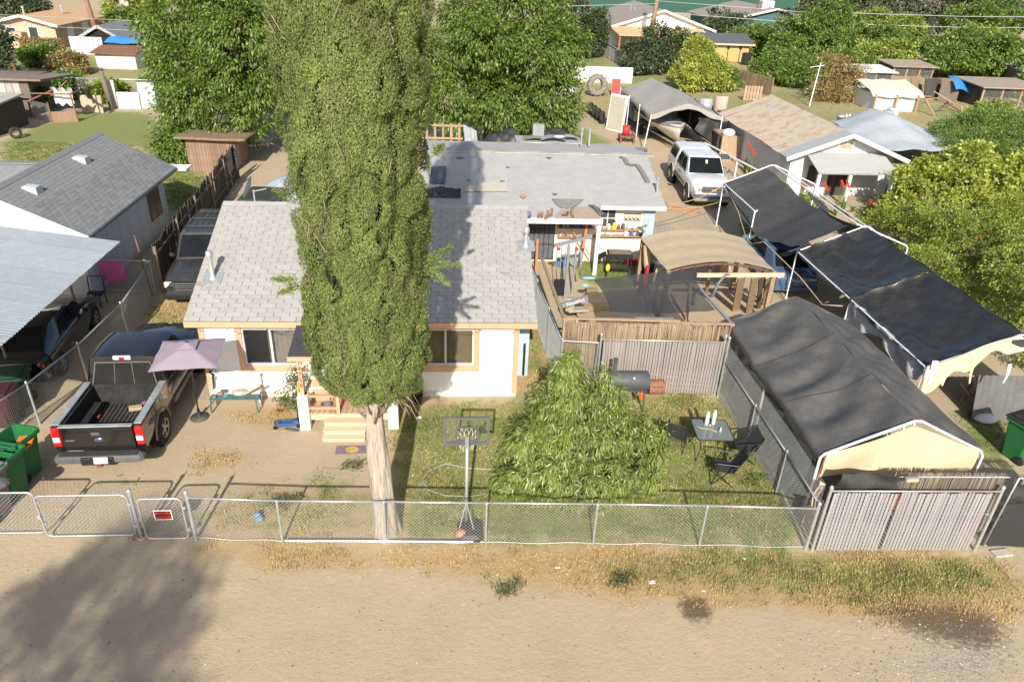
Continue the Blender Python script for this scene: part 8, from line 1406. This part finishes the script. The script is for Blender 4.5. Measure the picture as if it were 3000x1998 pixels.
coop('plank_coop','tall plank coop with a flat brown roof in the right back yard',45.0,49.2,76.5,79.5,2.0,ply,dkw); coop('tarped_coop','white and blue tarped coop left of the tall plank coop',38.5,43.5,74,77,1.7,fabric_w,mat('blue_white',(.35,.42,.5),.8,.3,5)); coop('scrap_coop','long scrap coop with planks on its roof at the right edge',47.5,53,65.5,69.5,1.8,ply,mat('dark_wall',(.06,.055,.05),.9,.3,5))
bt2 = one('blue_tarp', MB().sheet(lambda u,v: (46.0+2.4*u, 69.0-1.8*v, 2.1-.9*v*v+.12*math.sin(u*8)-.2*u), 14, 12), mat('blue_tarp_r',(.04,.20,.55),.5,.15,4,bump=.3), 'blue tarp thrown over the scrap coop corner', 'tarp', smooth=True)
wt = thing('white_roof_hutch','hutch covered with stained white sheeting in the right yard','hutch',(37.6,63.4,0)); obj('sheet_roof', MB().sheet(lambda u,v: (35.3+4.6*u+.3*v, 62.0+4.2*v, 1.5+.55*v-.5*max(0,.2-v)*3+.05*math.sin(u*14)), 20, 14), mat('stained_sheet',(.66,.60,.50),.85,.15,2.5,grime=.5,grime_col=(.42,.34,.24)), wt, True, W=True); obj('wall', MB().box(35.6,39.6,62.4,65.8,0,1.35), fabric_w, wt, W=True)
for x in (35.6,37.5,39.4): obj('hutch_post', MB().box(x-.07,x+.07,62.0,62.15,0,1.4), wood, wt, W=True)
for i in range(22):
    x = rgs.uniform(40,46); y = rgs.uniform(56,68); a = rgs.uniform(0,PI); l_ = rgs.uniform(1.0,2.6); one('scrap_timber', MB().beam((x-l_/2*math.cos(a),y-l_/2*math.sin(a),.1+.25*(i % 3)),(x+l_/2*math.cos(a),y+l_/2*math.sin(a),.15+.3*(i % 4)),.16,.08), (wood,greyw,woodx)[i % 3], 'scrap timber lying loose in the right back yard', 'timber', 'scrap timber in the right back yard')
for i in range(3): one('leaning_board', MB().cbox((44.2+i*.9,70.5-i*1.2,.9),(1.6,.1,1.9),rz=.5-i*.5,rx=-.4), (dkw,mat('black_board2',(.06,.05,.045),.9,.3,5),greyw)[i], ('brown','blackish','grey')[i]+' board leaning against the scrap coop', 'board')
for i,(x,y) in enumerate(((33.0,57.4),(34.0,57.0),(35.1,58.2))): one('blue_drum', MB().lathe([(.42,0),(.46,.1),(.46,.9),(.42,1.0),(.01,1.0)],16,(x,y,0)), mat('drum%d' % i,((.42,.47,.50),(.30,.36,.40),(.55,.57,.56))[i],.5,.15,5), ('pale','blue-grey','whitish')[i]+' drum behind the cottage ridge', 'drum', smooth=True)
pk = thing('picket_fence','short white picket fence behind the cottage roof','fence',(31,55,0))
for i in range(9): obj('picket', MB().prism([(29.6+i*.28,55.2,0),(29.78+i*.28,55.2,0),(29.78+i*.28,55.2,.85),(29.69+i*.28,55.2,1.0),(29.6+i*.28,55.2,.85)],(0,.05,0)), white, pk, W=True)
obj('rail', MB().box(29.5,32.1,55.26,55.3,.5,.6), white, pk, W=True)
an = thing('antenna_mast','thin white antenna mast among the right back yard shrubs','antenna',(30.6,63.5,0)); obj('mast', MB().tube([(0,0,0),(.15,0,3.6)],.05,6), pipew, an); obj('cross_bar', MB().tube([(-.7,0,3.2),(.5,0,3.4)],.03,5), pipew, an)
one('grey_pipe_vent', MB().lathe([(.28,0),(.26,1.6),(.34,1.62),(.3,1.8)],12,(26.8,50.5,0)), galv, 'fat grey flue standing behind the cottage', 'flue', smooth=True)
gf = thing('grey_metal_fence','dark grey metal fence and pale roof slab at the far right','fence',(61,81,0)); obj('fence_sheet', MB().prism([(63.7,88.1,0),(58.7,74.8,0),(52.5,63.5,0),(52.5,63.5,1.7),(58.7,74.8,1.7),(63.7,88.1,1.7)],(.08,-.03,0)), mat('fence_grey',(.13,.135,.14),.7,.15,4), gf, W=True); obj('pale_roof', MB().slab([(65,93,1.2),(61.8,80,1.2),(80,84,1.5),(84,95,1.5)],.1), mat('pale_slab',(.42,.37,.36),.9,.08,4), gf, W=True)
# brown fence, pallet, shed, poles and houses at the top right
bf = thing('brown_board_fence','brown board fence behind the yellow-green tree','fence',(28,71,0))
for i in range(12): obj('board', MB().cbox((26.9+.17*i,75-.62*i,.8),(.08,.55,1.6),rz=.26), dkw, bf, W=True)
pl = thing('upright_pallet','pale pallet standing upright before the brown fence','pallet',(26.1,65.4,0))
for i in range(6): obj('slat', MB().cbox((-.7+i*.28,0,.65),(.2,.05,1.25)), woodx, pl)
for z in (.15,.65,1.15): obj('cross_slat', MB().cbox((0,.06,z),(1.65,.06,.12)), wood, pl)
wsh, wsr = gable_house('wood_storage_shed','new orange plywood shed with a charcoal roof in the background',29.6,35.2,92,98,2.15,2.9,'X',mat('orange_ply',(.56,.34,.15),.8,.12,3,stretch=(4,4,.4)),mat('charcoal_roof',(.10,.105,.115),.9,.1,5),.5,mat('shed_trim',(.55,.42,.30),.8,.1,4),'shed')
for i,x in enumerate((32.6,34.1)): one('shovel', MB().tube([(x,91.85,0),(x,91.9,1.5)],.04,5).cbox((x,91.86,1.65),(.3,.04,.42)), black, ('left','right')[i]+' shovel leaning on the orange plywood shed', 'shovel')
gb, gbr = gable_house('white_gable_house','white gabled house with brown shingle roof and orange porch in the background',20.4,34.0,104,122,2.55,4.7,'Y',white,mat('brown_shingle',(.30,.26,.22),.95,.12,5),.6,white)
obj('porch_roof', MB().slab([(20.2,97.5,2.05),(31,97.5,2.05),(33,103.9,2.55),(20.0,103.9,2.55)],.12), mat('orange_porch_roof',(.62,.42,.25),.85,.08,3), gb, W=True)
for x in (20.4,24,27.5,30.8): obj('porch_post', MB().box(x-.12,x+.12,97.7,97.9,0,2.0), mat('porch_post_red',(.30,.12,.08),.8,.1,4), gb, W=True)
for k in range(3): obj('roof_pipe', MB().tube([(24.5+k*.6,112,3.8),(24.5+k*.6,112,4.7-.2*k)],.08,6), galv, gbr, W=True)
gh2, ghr = gable_house('green_wall_house','teal-walled house with brown shingle roof in the far background',40.5,56,118,136,2.7,4.6,'Y',mat('teal_wall',(.06,.14,.14),.8,.1,4),mat('brown_shingle2',(.31,.265,.23),.95,.12,5),.6,white); obj('roof_cooler', MB().bevbox((48,121.5,4.8),(1.9,1.7,1.3),.1), fabric_w, ghr, W=True)
obj('roof_ladder', MB().tube([(45.6,119,3.6),(46.2,121,5.4)],.05,5).tube([(46.2,119,3.6),(46.8,121,5.4)],.05,5), rustm, ghr, W=True)
one('green_metal_wall', MB().box(14,40,166,166.3,0,5).box(40,75,172,172.3,0,5), mat('green_sheet',(.025,.085,.06),.7,.08,4), 'long dark green metal wall at the top of the view', 'wall')
up2 = thing('wooden_power_pole','brown power pole before the white gabled house','utility pole',(22.9,93,0)); obj('pole', MB().tube([(0,0,0),(1.1,.5,12)],[.3,.22],10), mat('pole_wood2',(.30,.20,.14),.9,.2,4,stretch=(3,3,.3)), up2, True); obj('transformer', MB().lathe([(.3,0),(.32,.1),(.32,.9),(.28,1.0)],14,(.9,.2,9.5)), galv, up2, True)
for i,(z,s) in enumerate(((6.3,.5),(5.1,.5),(6.6,.3))): one('power_line', MB().tube([(23.3,93,z),(40,92,z-s),(60,91,z-s*.6),(90,90,z+.6)] if i < 2 else [(23.3,93,6.0),(10,93,5.2),(-6,93,5.0)],.03,4), mat('cable_pale',(.50,.51,.52),.6,.1,5), ('upper power line running right from the brown pole','lower power line running right from the brown pole','power line running left from the brown pole')[i], 'power line', smooth=True)
cf2 = thing('mesh_yard_fence','dark mesh fence leading back to the white gabled house','fence',(18,90,0)); rail(cf2,(17.5,97,1.6),(18.1,83,1.6),.05); obj('chain_mesh', chain_mb((17.5,97),(18.1,83),.05,1.6,.14,.014), wire, cf2, W=True); obj('screen', MB().box(17.9,17.94,83.2,96.8,.1,1.55), meshcloth('yard_screen',(.12,.12,.11),.45), cf2, W=True)
for k in range(5): post(cf2,(17.5+.15*k,97-3.5*k),1.65,.05)
bin_('green bin beside the orange plywood shed', (28.6,88.5,0), 0, green, 'closed', h=1.1); one('log_pile', MB().tube([(35.6,89,.2),(37.4,89.6,.25)],.2,8).tube([(35.5,89.4,.5),(37.2,89.2,.55)],.17,8).tube([(35.9,88.7,.3),(37.0,89.9,.6)],.14,8), wood, 'heap of cut logs right of the orange plywood shed', 'logs', smooth=True); one('grill_dark', MB().bevbox((34.0,89.2,.7),(1.0,.7,1.3),.1), black, 'dark box leaning before the orange plywood shed', 'box')
for i,(x,y) in enumerate(((21.5,60.2),(19.8,59.0),(24.2,58.8))): one('yard_drum', MB().lathe([(.5,0),(.55,.1),(.55,1.1),(.5,1.2),(.01,1.2)],14,(x,y,0)), (mat('drum_pink',(.50,.38,.33),.8,.15,5),mat('drum_glass',(.35,.37,.37),.4,.2,5),fabric_w)[i], ('pinkish barrel behind the boat shelter','grey glass tank behind the boat shelter','white tub on the planks behind the boat shelter')[i], 'barrel', smooth=True)
one('plank_platform', MB().box(18.5,23.5,50.5,55.5,.35,.5), woodx, 'weathered plank platform behind the cottage roof', 'platform'); one('rear_lean_to', MB().slab([(18.0,49.0,1.9),(23.5,49.0,2.3),(24.2,51.5,2.2),(18.2,51.5,1.7)],.08), mat('brown_roof2',(.36,.23,.17),.9,.2,4), 'brown iron lean-to roof behind the rusty cottage', 'roof')
car('silver_car_far','silver car with red lamps by the green metal wall','car',(20.6,150,0),R(20),mat('silver_paint',(.45,.47,.50),.3,.1,2,coat=.5),4.7,1.9,1.05,.35,1.7,(1.0,.4,-1.9,-2.2),(-1.4,1.4),.36,sedan_w,(.05,0),suv=True)


# ---------------------------------------------------------------- background trees and the shrubs at the right
def rnd_lobes(c, r, n, seed, s=.5, flat=.8, zmin=.0):
    rg = np.random.default_rng(seed); out = []
    for i in range(n):
        d = rg.normal(size=3); d /= np.linalg.norm(d); q = rg.random()**.4*.72
        k = s*rg.uniform(.75,1.25); out.append((c[0]+d[0]*r[0]*q, c[1]+d[1]*r[1]*q, max(zmin+k*r[2]*.6, c[2]+d[2]*r[2]*q), r[0]*k, r[1]*k, r[2]*k*flat))
    return out
tree('walnut_tree','large bright green walnut tree left of the cypress','tree',(-13.2,46,0), rnd_lobes((-12.6,45,5.6),(4.4,4.6,4.6),20,1,.40)+[(-15.2,42.6,2.6,1.7,1.5,1.6),(-12.6,42.3,2.2,2.2,1.6,1.6),(-15.3,43.5,4.8,1.8,1.7,1.9),(-14.2,41.9,3.6,1.8,1.4,1.5),(-15.9,44.5,6.8,1.8,1.7,1.6),(-11,43,4.4,2.,1.8,1.9),(-15.2,40.6,1.2,1.1,.9,1.0)], lf_walnut, 3000, 38, .23, .05, droop=.75, cl_r=.55, seed=51, trunk_r=.4, limbs=10, shell=(.5,1.04))
tree('walnut_tree','large bright green walnut tree right of the cypress','tree',(2.0,48,0), rnd_lobes((2.0,47,5.8),(5.4,4.6,4.6),20,2,.40)+[(-.6,44.5,3.4,2.2,1.7,2.0),(5.0,45,4.0,2.2,1.7,1.9),(2.2,44.2,3.2,2.0,1.5,1.5),(6.0,46,6.0,2.0,1.7,1.6),(-1.8,45,5.4,2.0,1.7,1.9),(4.2,44.6,2.2,1.6,1.3,1.2),(6.3,45.5,2.6,1.2,1.2,1.2)], lf_walnut, 3000, 38, .23, .05, droop=.75, cl_r=.55, seed=52, trunk_r=.4, limbs=10, shell=(.5,1.04))
tree('walnut_tree','walnut tree filling the gap behind the cypress','tree',(-6,52,0), rnd_lobes((-6,51,5.5),(4.5,4.0,4.6),14,3,.42), lf_walnut, 800, 30, .32, .06, droop=.7, cl_r=.7, seed=53, trunk_r=.35)
tree('dark_evergreen','dark broad tree at the top left edge','tree',(-38.5,64,0), rnd_lobes((-38.4,63,2.9),(3.8,3.4,3.2),14,4,.42)+[(-36.2,61.5,1.4,1.9,1.7,1.5)], lf_dark, 900, 30, .24, .07, cl_r=.55, seed=54, trunk_r=.3)
tree('yard_sapling','leafy young tree hanging over the small wood shed','tree',(-15.0,41.2,0), rnd_lobes((-15.2,41,1.3),(1.3,1.1,1.3),6,5,.5), lf_mid, 220, 26, .2, .045, droop=.6, cl_r=.4, seed=55, trunk_r=.08)
tree('far_left_palm_shrub','yellow-green foliage behind the tan roof','tree',(-46,112,0), rnd_lobes((-46,112,2.6),(6,3,2.6),8,6,.45), lf_yel, 260, 24, .5, .1, cl_r=.8, seed=56, trunk_r=.2)
tree('far_left_hedge','grey-green trees at the top of the left background','tree',(-36,122,0), rnd_lobes((-35,122,4),(12,4,4.5),14,7,.36), lf_grey, 500, 26, .5, .14, cl_r=.9, seed=57, trunk_r=.3)
tree('dark_cedar','dark blue-green cedar beside the mesh yard fence','tree',(15.8,91,0), rnd_lobes((15.7,91,2.6),(2.3,2.0,3.0),12,8,.45), lf_dark, 520, 28, .30, .08, cl_r=.5, seed=58, trunk_r=.25)
tree('grey_green_tree','grey-green tree left of the white gabled house','tree',(14.5,100,0), rnd_lobes((14.5,100,3.6),(3.4,2.6,2.8),10,9,.45), lf_grey, 420, 26, .36, .09, cl_r=.6, seed=59, trunk_r=.25)
tree('pole_side_tree','dense green tree at the foot of the brown power pole','tree',(19.6,79,0), rnd_lobes((19.6,79,2.0),(2.9,2.2,2.1),12,10,.45)+[(20.5,80,3.9,1.3,1.2,1.2),(22.8,80,2.9,1.8,1.3,1.4)], lf_dark, 700, 28, .28, .08, cl_r=.5, seed=60, trunk_r=.2)
tree('yellow_green_tree','bright yellow-green citrus tree behind the boat shelter','tree',(22.6,69.5,0), rnd_lobes((22.6,69.5,1.7),(3.2,2.0,1.7),12,11,.42)+[(22.3,71,3.4,1.5,1.1,1.1)], lf_yel, 700, 28, .22, .06, cl_r=.42, seed=61, trunk_r=.18)
tree('citrus_shrub','green citrus shrub right of the yellow-green tree','tree',(25.2,71,0), rnd_lobes((25.0,70.5,1.3),(1.9,1.5,1.3),8,12,.45), lf_mid, 320, 26, .22, .06, cl_r=.4, seed=62, trunk_r=.14)
tree('light_walnut','light green walnut behind the orange plywood shed','tree',(42.5,90,0), rnd_lobes((42,90,3.6),(6.0,3.6,3.8),20,13,.38)+[(43.8,90,6.2,1.8,1.5,1.4),(38,88,2.0,2.2,1.8,1.8)], lf_mid, 1300, 28, .34, .09, droop=.6, cl_r=.6, seed=63, trunk_r=.25)
tree('mid_green_tree','rounded mid green tree in the middle of the right background','tree',(53,95,0), rnd_lobes((53.2,95,2.8),(5.4,3.4,3.6),18,14,.4), lf_shrub, 1100, 28, .30, .09, cl_r=.55, seed=64, trunk_r=.25)
tree('mulberry_tree','broad bright green mulberry at the right back yard','tree',(58,84,0), rnd_lobes((57.5,84,2.4),(6.8,3.8,3.4),22,15,.36), lf_mid, 1500, 28, .30, .10, cl_r=.55, seed=65, trunk_r=.28)
tree('vine_thicket','green vine thicket before the brown board fence','tree',(32.5,74,0), rnd_lobes((33.0,75,1.5),(4.4,2.6,1.9),14,16,.4), lf_mid, 700, 26, .26, .08, cl_r=.5, seed=66, trunk_r=.15)
tree('dry_brown_shrub','tall brownish seedy shrub in the right back yard','tree',(34.5,67,0), rnd_lobes((34.5,67,2.4),(3.2,1.8,1.9),10,17,.4)+[(34,66,.9,2.4,1.4,1.0)], lf_brown, 420, 22, .22, .045, cl_r=.5, up=.4, seed=67, trunk_r=.12, limbs=14, shell=(.3,1.05))
for i,(x,y,rx_,h_,m_) in enumerate(((62,128,8,10.0,lf_grey),(57,112,6,8.5,lf_dark),(70,118,9,10.,lf_grey),(83,119,8,10.,lf_dark),(96,116,8,10.,lf_grey))):
    tree('tall_grey_tree',('tall grey-green tree behind the other trees right of the teal-walled house','tall dark tree right of the teal-walled house','tall grey-green tree above the mid green tree','tall dark tree above the mulberry','tall grey tree at the top right corner')[i],'tree',(x,y,0), rnd_lobes((x,y,h_*.5),(rx_*.85,4,h_*.55),14,20+i,.4), m_, 620, 26, .5, .15, cl_r=.9, seed=70+i, trunk_r=.35)
for i in range(7): x = -70+i*9.5; tree('skyline_tree',('first','second','third','fourth','fifth','sixth','seventh')[i]+' tree from the left along the far top left skyline','tree',(x,150+6*(i % 2),0), rnd_lobes((x,150,4.5),(5.5,4,4.5),9,40+i,.42), (lf_grey,lf_dark,lf_mid)[i % 3], 260, 22, .7, .2, cl_r=1.1, seed=90+i, trunk_r=.35)
for i in range(6): x = 8+i*16; tree('skyline_tree_right',('first','second','third','fourth','fifth','sixth')[i]+' tree from the left behind the green metal wall','tree',(x,186+6*(i % 2),0), rnd_lobes((x,186,5.5),(8.5,4,5.5),9,60+i,.42), (lf_grey,lf_dark)[i % 2], 260, 22, .9, .26, cl_r=1.4, seed=110+i, trunk_r=.4)
# shrubs right of the canopies
tree('mimosa_tree','feathery deep green mimosa behind the silver-grey tarp','tree',(35,45.5,0), rnd_lobes((35,45.5,1.7),(5.2,3.2,1.9),16,30,.36)+[(31.5,42.5,1.3,2.2,1.6,1.2),(36.5,42,1.4,2.6,1.8,1.3)], lf_mid, 1500, 36, .16, .03, droop=.2, cl_r=.42, seed=121, trunk_r=.15)
tree('yellow_vine_shrub','yellow-green broad leaved shrub right of the cottage porch','shrub',(24.5,33.5,0), rnd_lobes((25.2,33.2,1.8),(4.2,3.2,1.7),20,31,.34)+[(29.5,34,2.6,1.8,1.8,1.2),(23.2,30.6,1.3,1.5,1.3,1.0),(26.5,30.5,1.9,1.8,1.5,1.1)]+[(21.6,32.0,.9,1.6,1.3,.8),(27.6,33,2.0,1.8,1.8,1.2),(24.5,33,3.0,1.0,.9,.9)], lf_yel, 1900, 30, .19, .06, droop=.3, cl_r=.36, seed=122, trunk_r=.1)
hedge = tree('lantana_hedge','dense fine-leaved green hedge right of the glossy black canopy','shrub',(20.5,26,0), rnd_lobes((20.6,27,1.5),(3.0,3.0,1.5),16,32,.38)+rnd_lobes((21.2,22,1.4),(3.4,3.4,1.5),18,33,.36)+[(23.6,27.5,2.2,1.5,1.6,.9),(22.5,24.5,2.1,1.6,1.6,.9)]+[(18.9,29.2,.8,1.5,1.5,.9),(19.0,19.0,.8,1.5,1.6,.8),(18.2,24.6,.8,1.0,1.5,.9)], lf_shrub, 3600, 34, .085, .03, droop=.1, up=.25, cl_r=.26, seed=123, trunk_r=.08, limbs=10)
rgf = np.random.default_rng(9)
for i in range(26): q = (rgf.uniform(18.4,23.4), rgf.uniform(19.5,29.5), 1.95+rgf.uniform(-.3,.2)); obj('bloom', MB().ball(q,(.032,.032,.025),6,4), mat('bloom_orange',(.70,.16,.04),.7,.15,6), hedge, True, W=True)
for i,(x,y) in enumerate(((16.3,36.2),(15.9,34.9),(16.8,33.3))): tree('drive_edge_plant',('leafy plant beside the white pickup mirror','leafy plant by the white pipe rail end','leafy plant before the cottage corner')[i],'shrub',(x,y,0), [(x,y,.5,.7,.6,.5),(x+.4,y+.3,.7,.5,.5,.4)], lf_shrub, 90, 18, .14, .04, cl_r=.25, seed=130+i, trunk_r=.03, limbs=3)

XT = [(37.2,97,3.0,4.0,lf_mid,'bush right of the orange plywood shed'),(47.5,84.5,3.6,4.2,lf_shrub,'yellow-green bush between the light walnut and the coops'),(41.5,80.5,2.8,3.0,lf_mid,'low bush behind the tarped coop'),(51,89,3.6,4.6,lf_mid,'bush behind the tall plank coop'),(64.5,93,4.5,5.5,lf_shrub,'rounded tree behind the grey metal fence'),(50,106,5.5,7.0,lf_dark,'dark tree behind the mid green tree'),(61,106,5.5,7.5,lf_grey,'grey tree behind the mulberry'),(73,106,5.5,7.5,lf_mid,'green tree at the far right behind the grey fence'),(39,112,4.0,6.0,lf_dark,'dark tree between the two brown-roofed houses'),(15,112,4.2,5.0,lf_dark,'dark tree left of the white gabled house'),(27,86.5,2.4,2.6,lf_mid,'bush before the orange plywood shed'),(24.6,82,2.6,3.2,lf_dark,'dark bush right of the brown power pole'),
 (57,70.5,2.6,2.4,lf_mid,'shrub at the far right yard fence'),(42.5,57,2.2,1.6,lf_shrub,'low shrub behind the silver-grey tarp'),(46.5,53,3.4,2.4,lf_mid,'green shrub at the right edge beyond the mimosa'),(40.5,40.5,3.6,2.6,lf_mid,'green shrub right of the mimosa'),(33.5,38.2,2.8,2.3,lf_yel,'yellow-green shrub before the mimosa'),(28.5,27.5,3.0,2.6,lf_shrub,'shrub at the right edge above the hedge'),
 (-33.8,69.5,1.6,1.6,lf_brown,'dry shrub in the far left yard'),(-37.2,72.5,2.0,1.7,lf_mid,'green shrub before the corrugated fence'),(-29.2,58.6,1.4,1.7,lf_mid,'green weeds at the far wire fence'),(-25.6,57.2,1.2,1.5,lf_shrub,'weeds behind the thick old post'),(-22,59.5,1.8,1.9,lf_mid,'bush behind the zinc sheet panel'),(-29.6,53.2,1.5,2.0,lf_dark,'dark ivy on the open barn side'),(-40.5,98,3.0,3.4,lf_mid,'green tree behind the storage tent'),(-51,98,3.6,4.2,lf_dark,'dark tree behind the tan house')]
for i,(x,y,r_,h_,m_,l) in enumerate(XT): tree('background_bush',l,'bush' if h_ < 4 else 'tree',(x,y,0), rnd_lobes((x,y,h_*.5),(r_,r_*.75,h_*.55),12,200+i,.42), m_, 420, 26, .10+.0028*y, .03+.0008*y, droop=.3, cl_r=.25+.004*y, seed=300+i, trunk_r=.1+.02*h_)
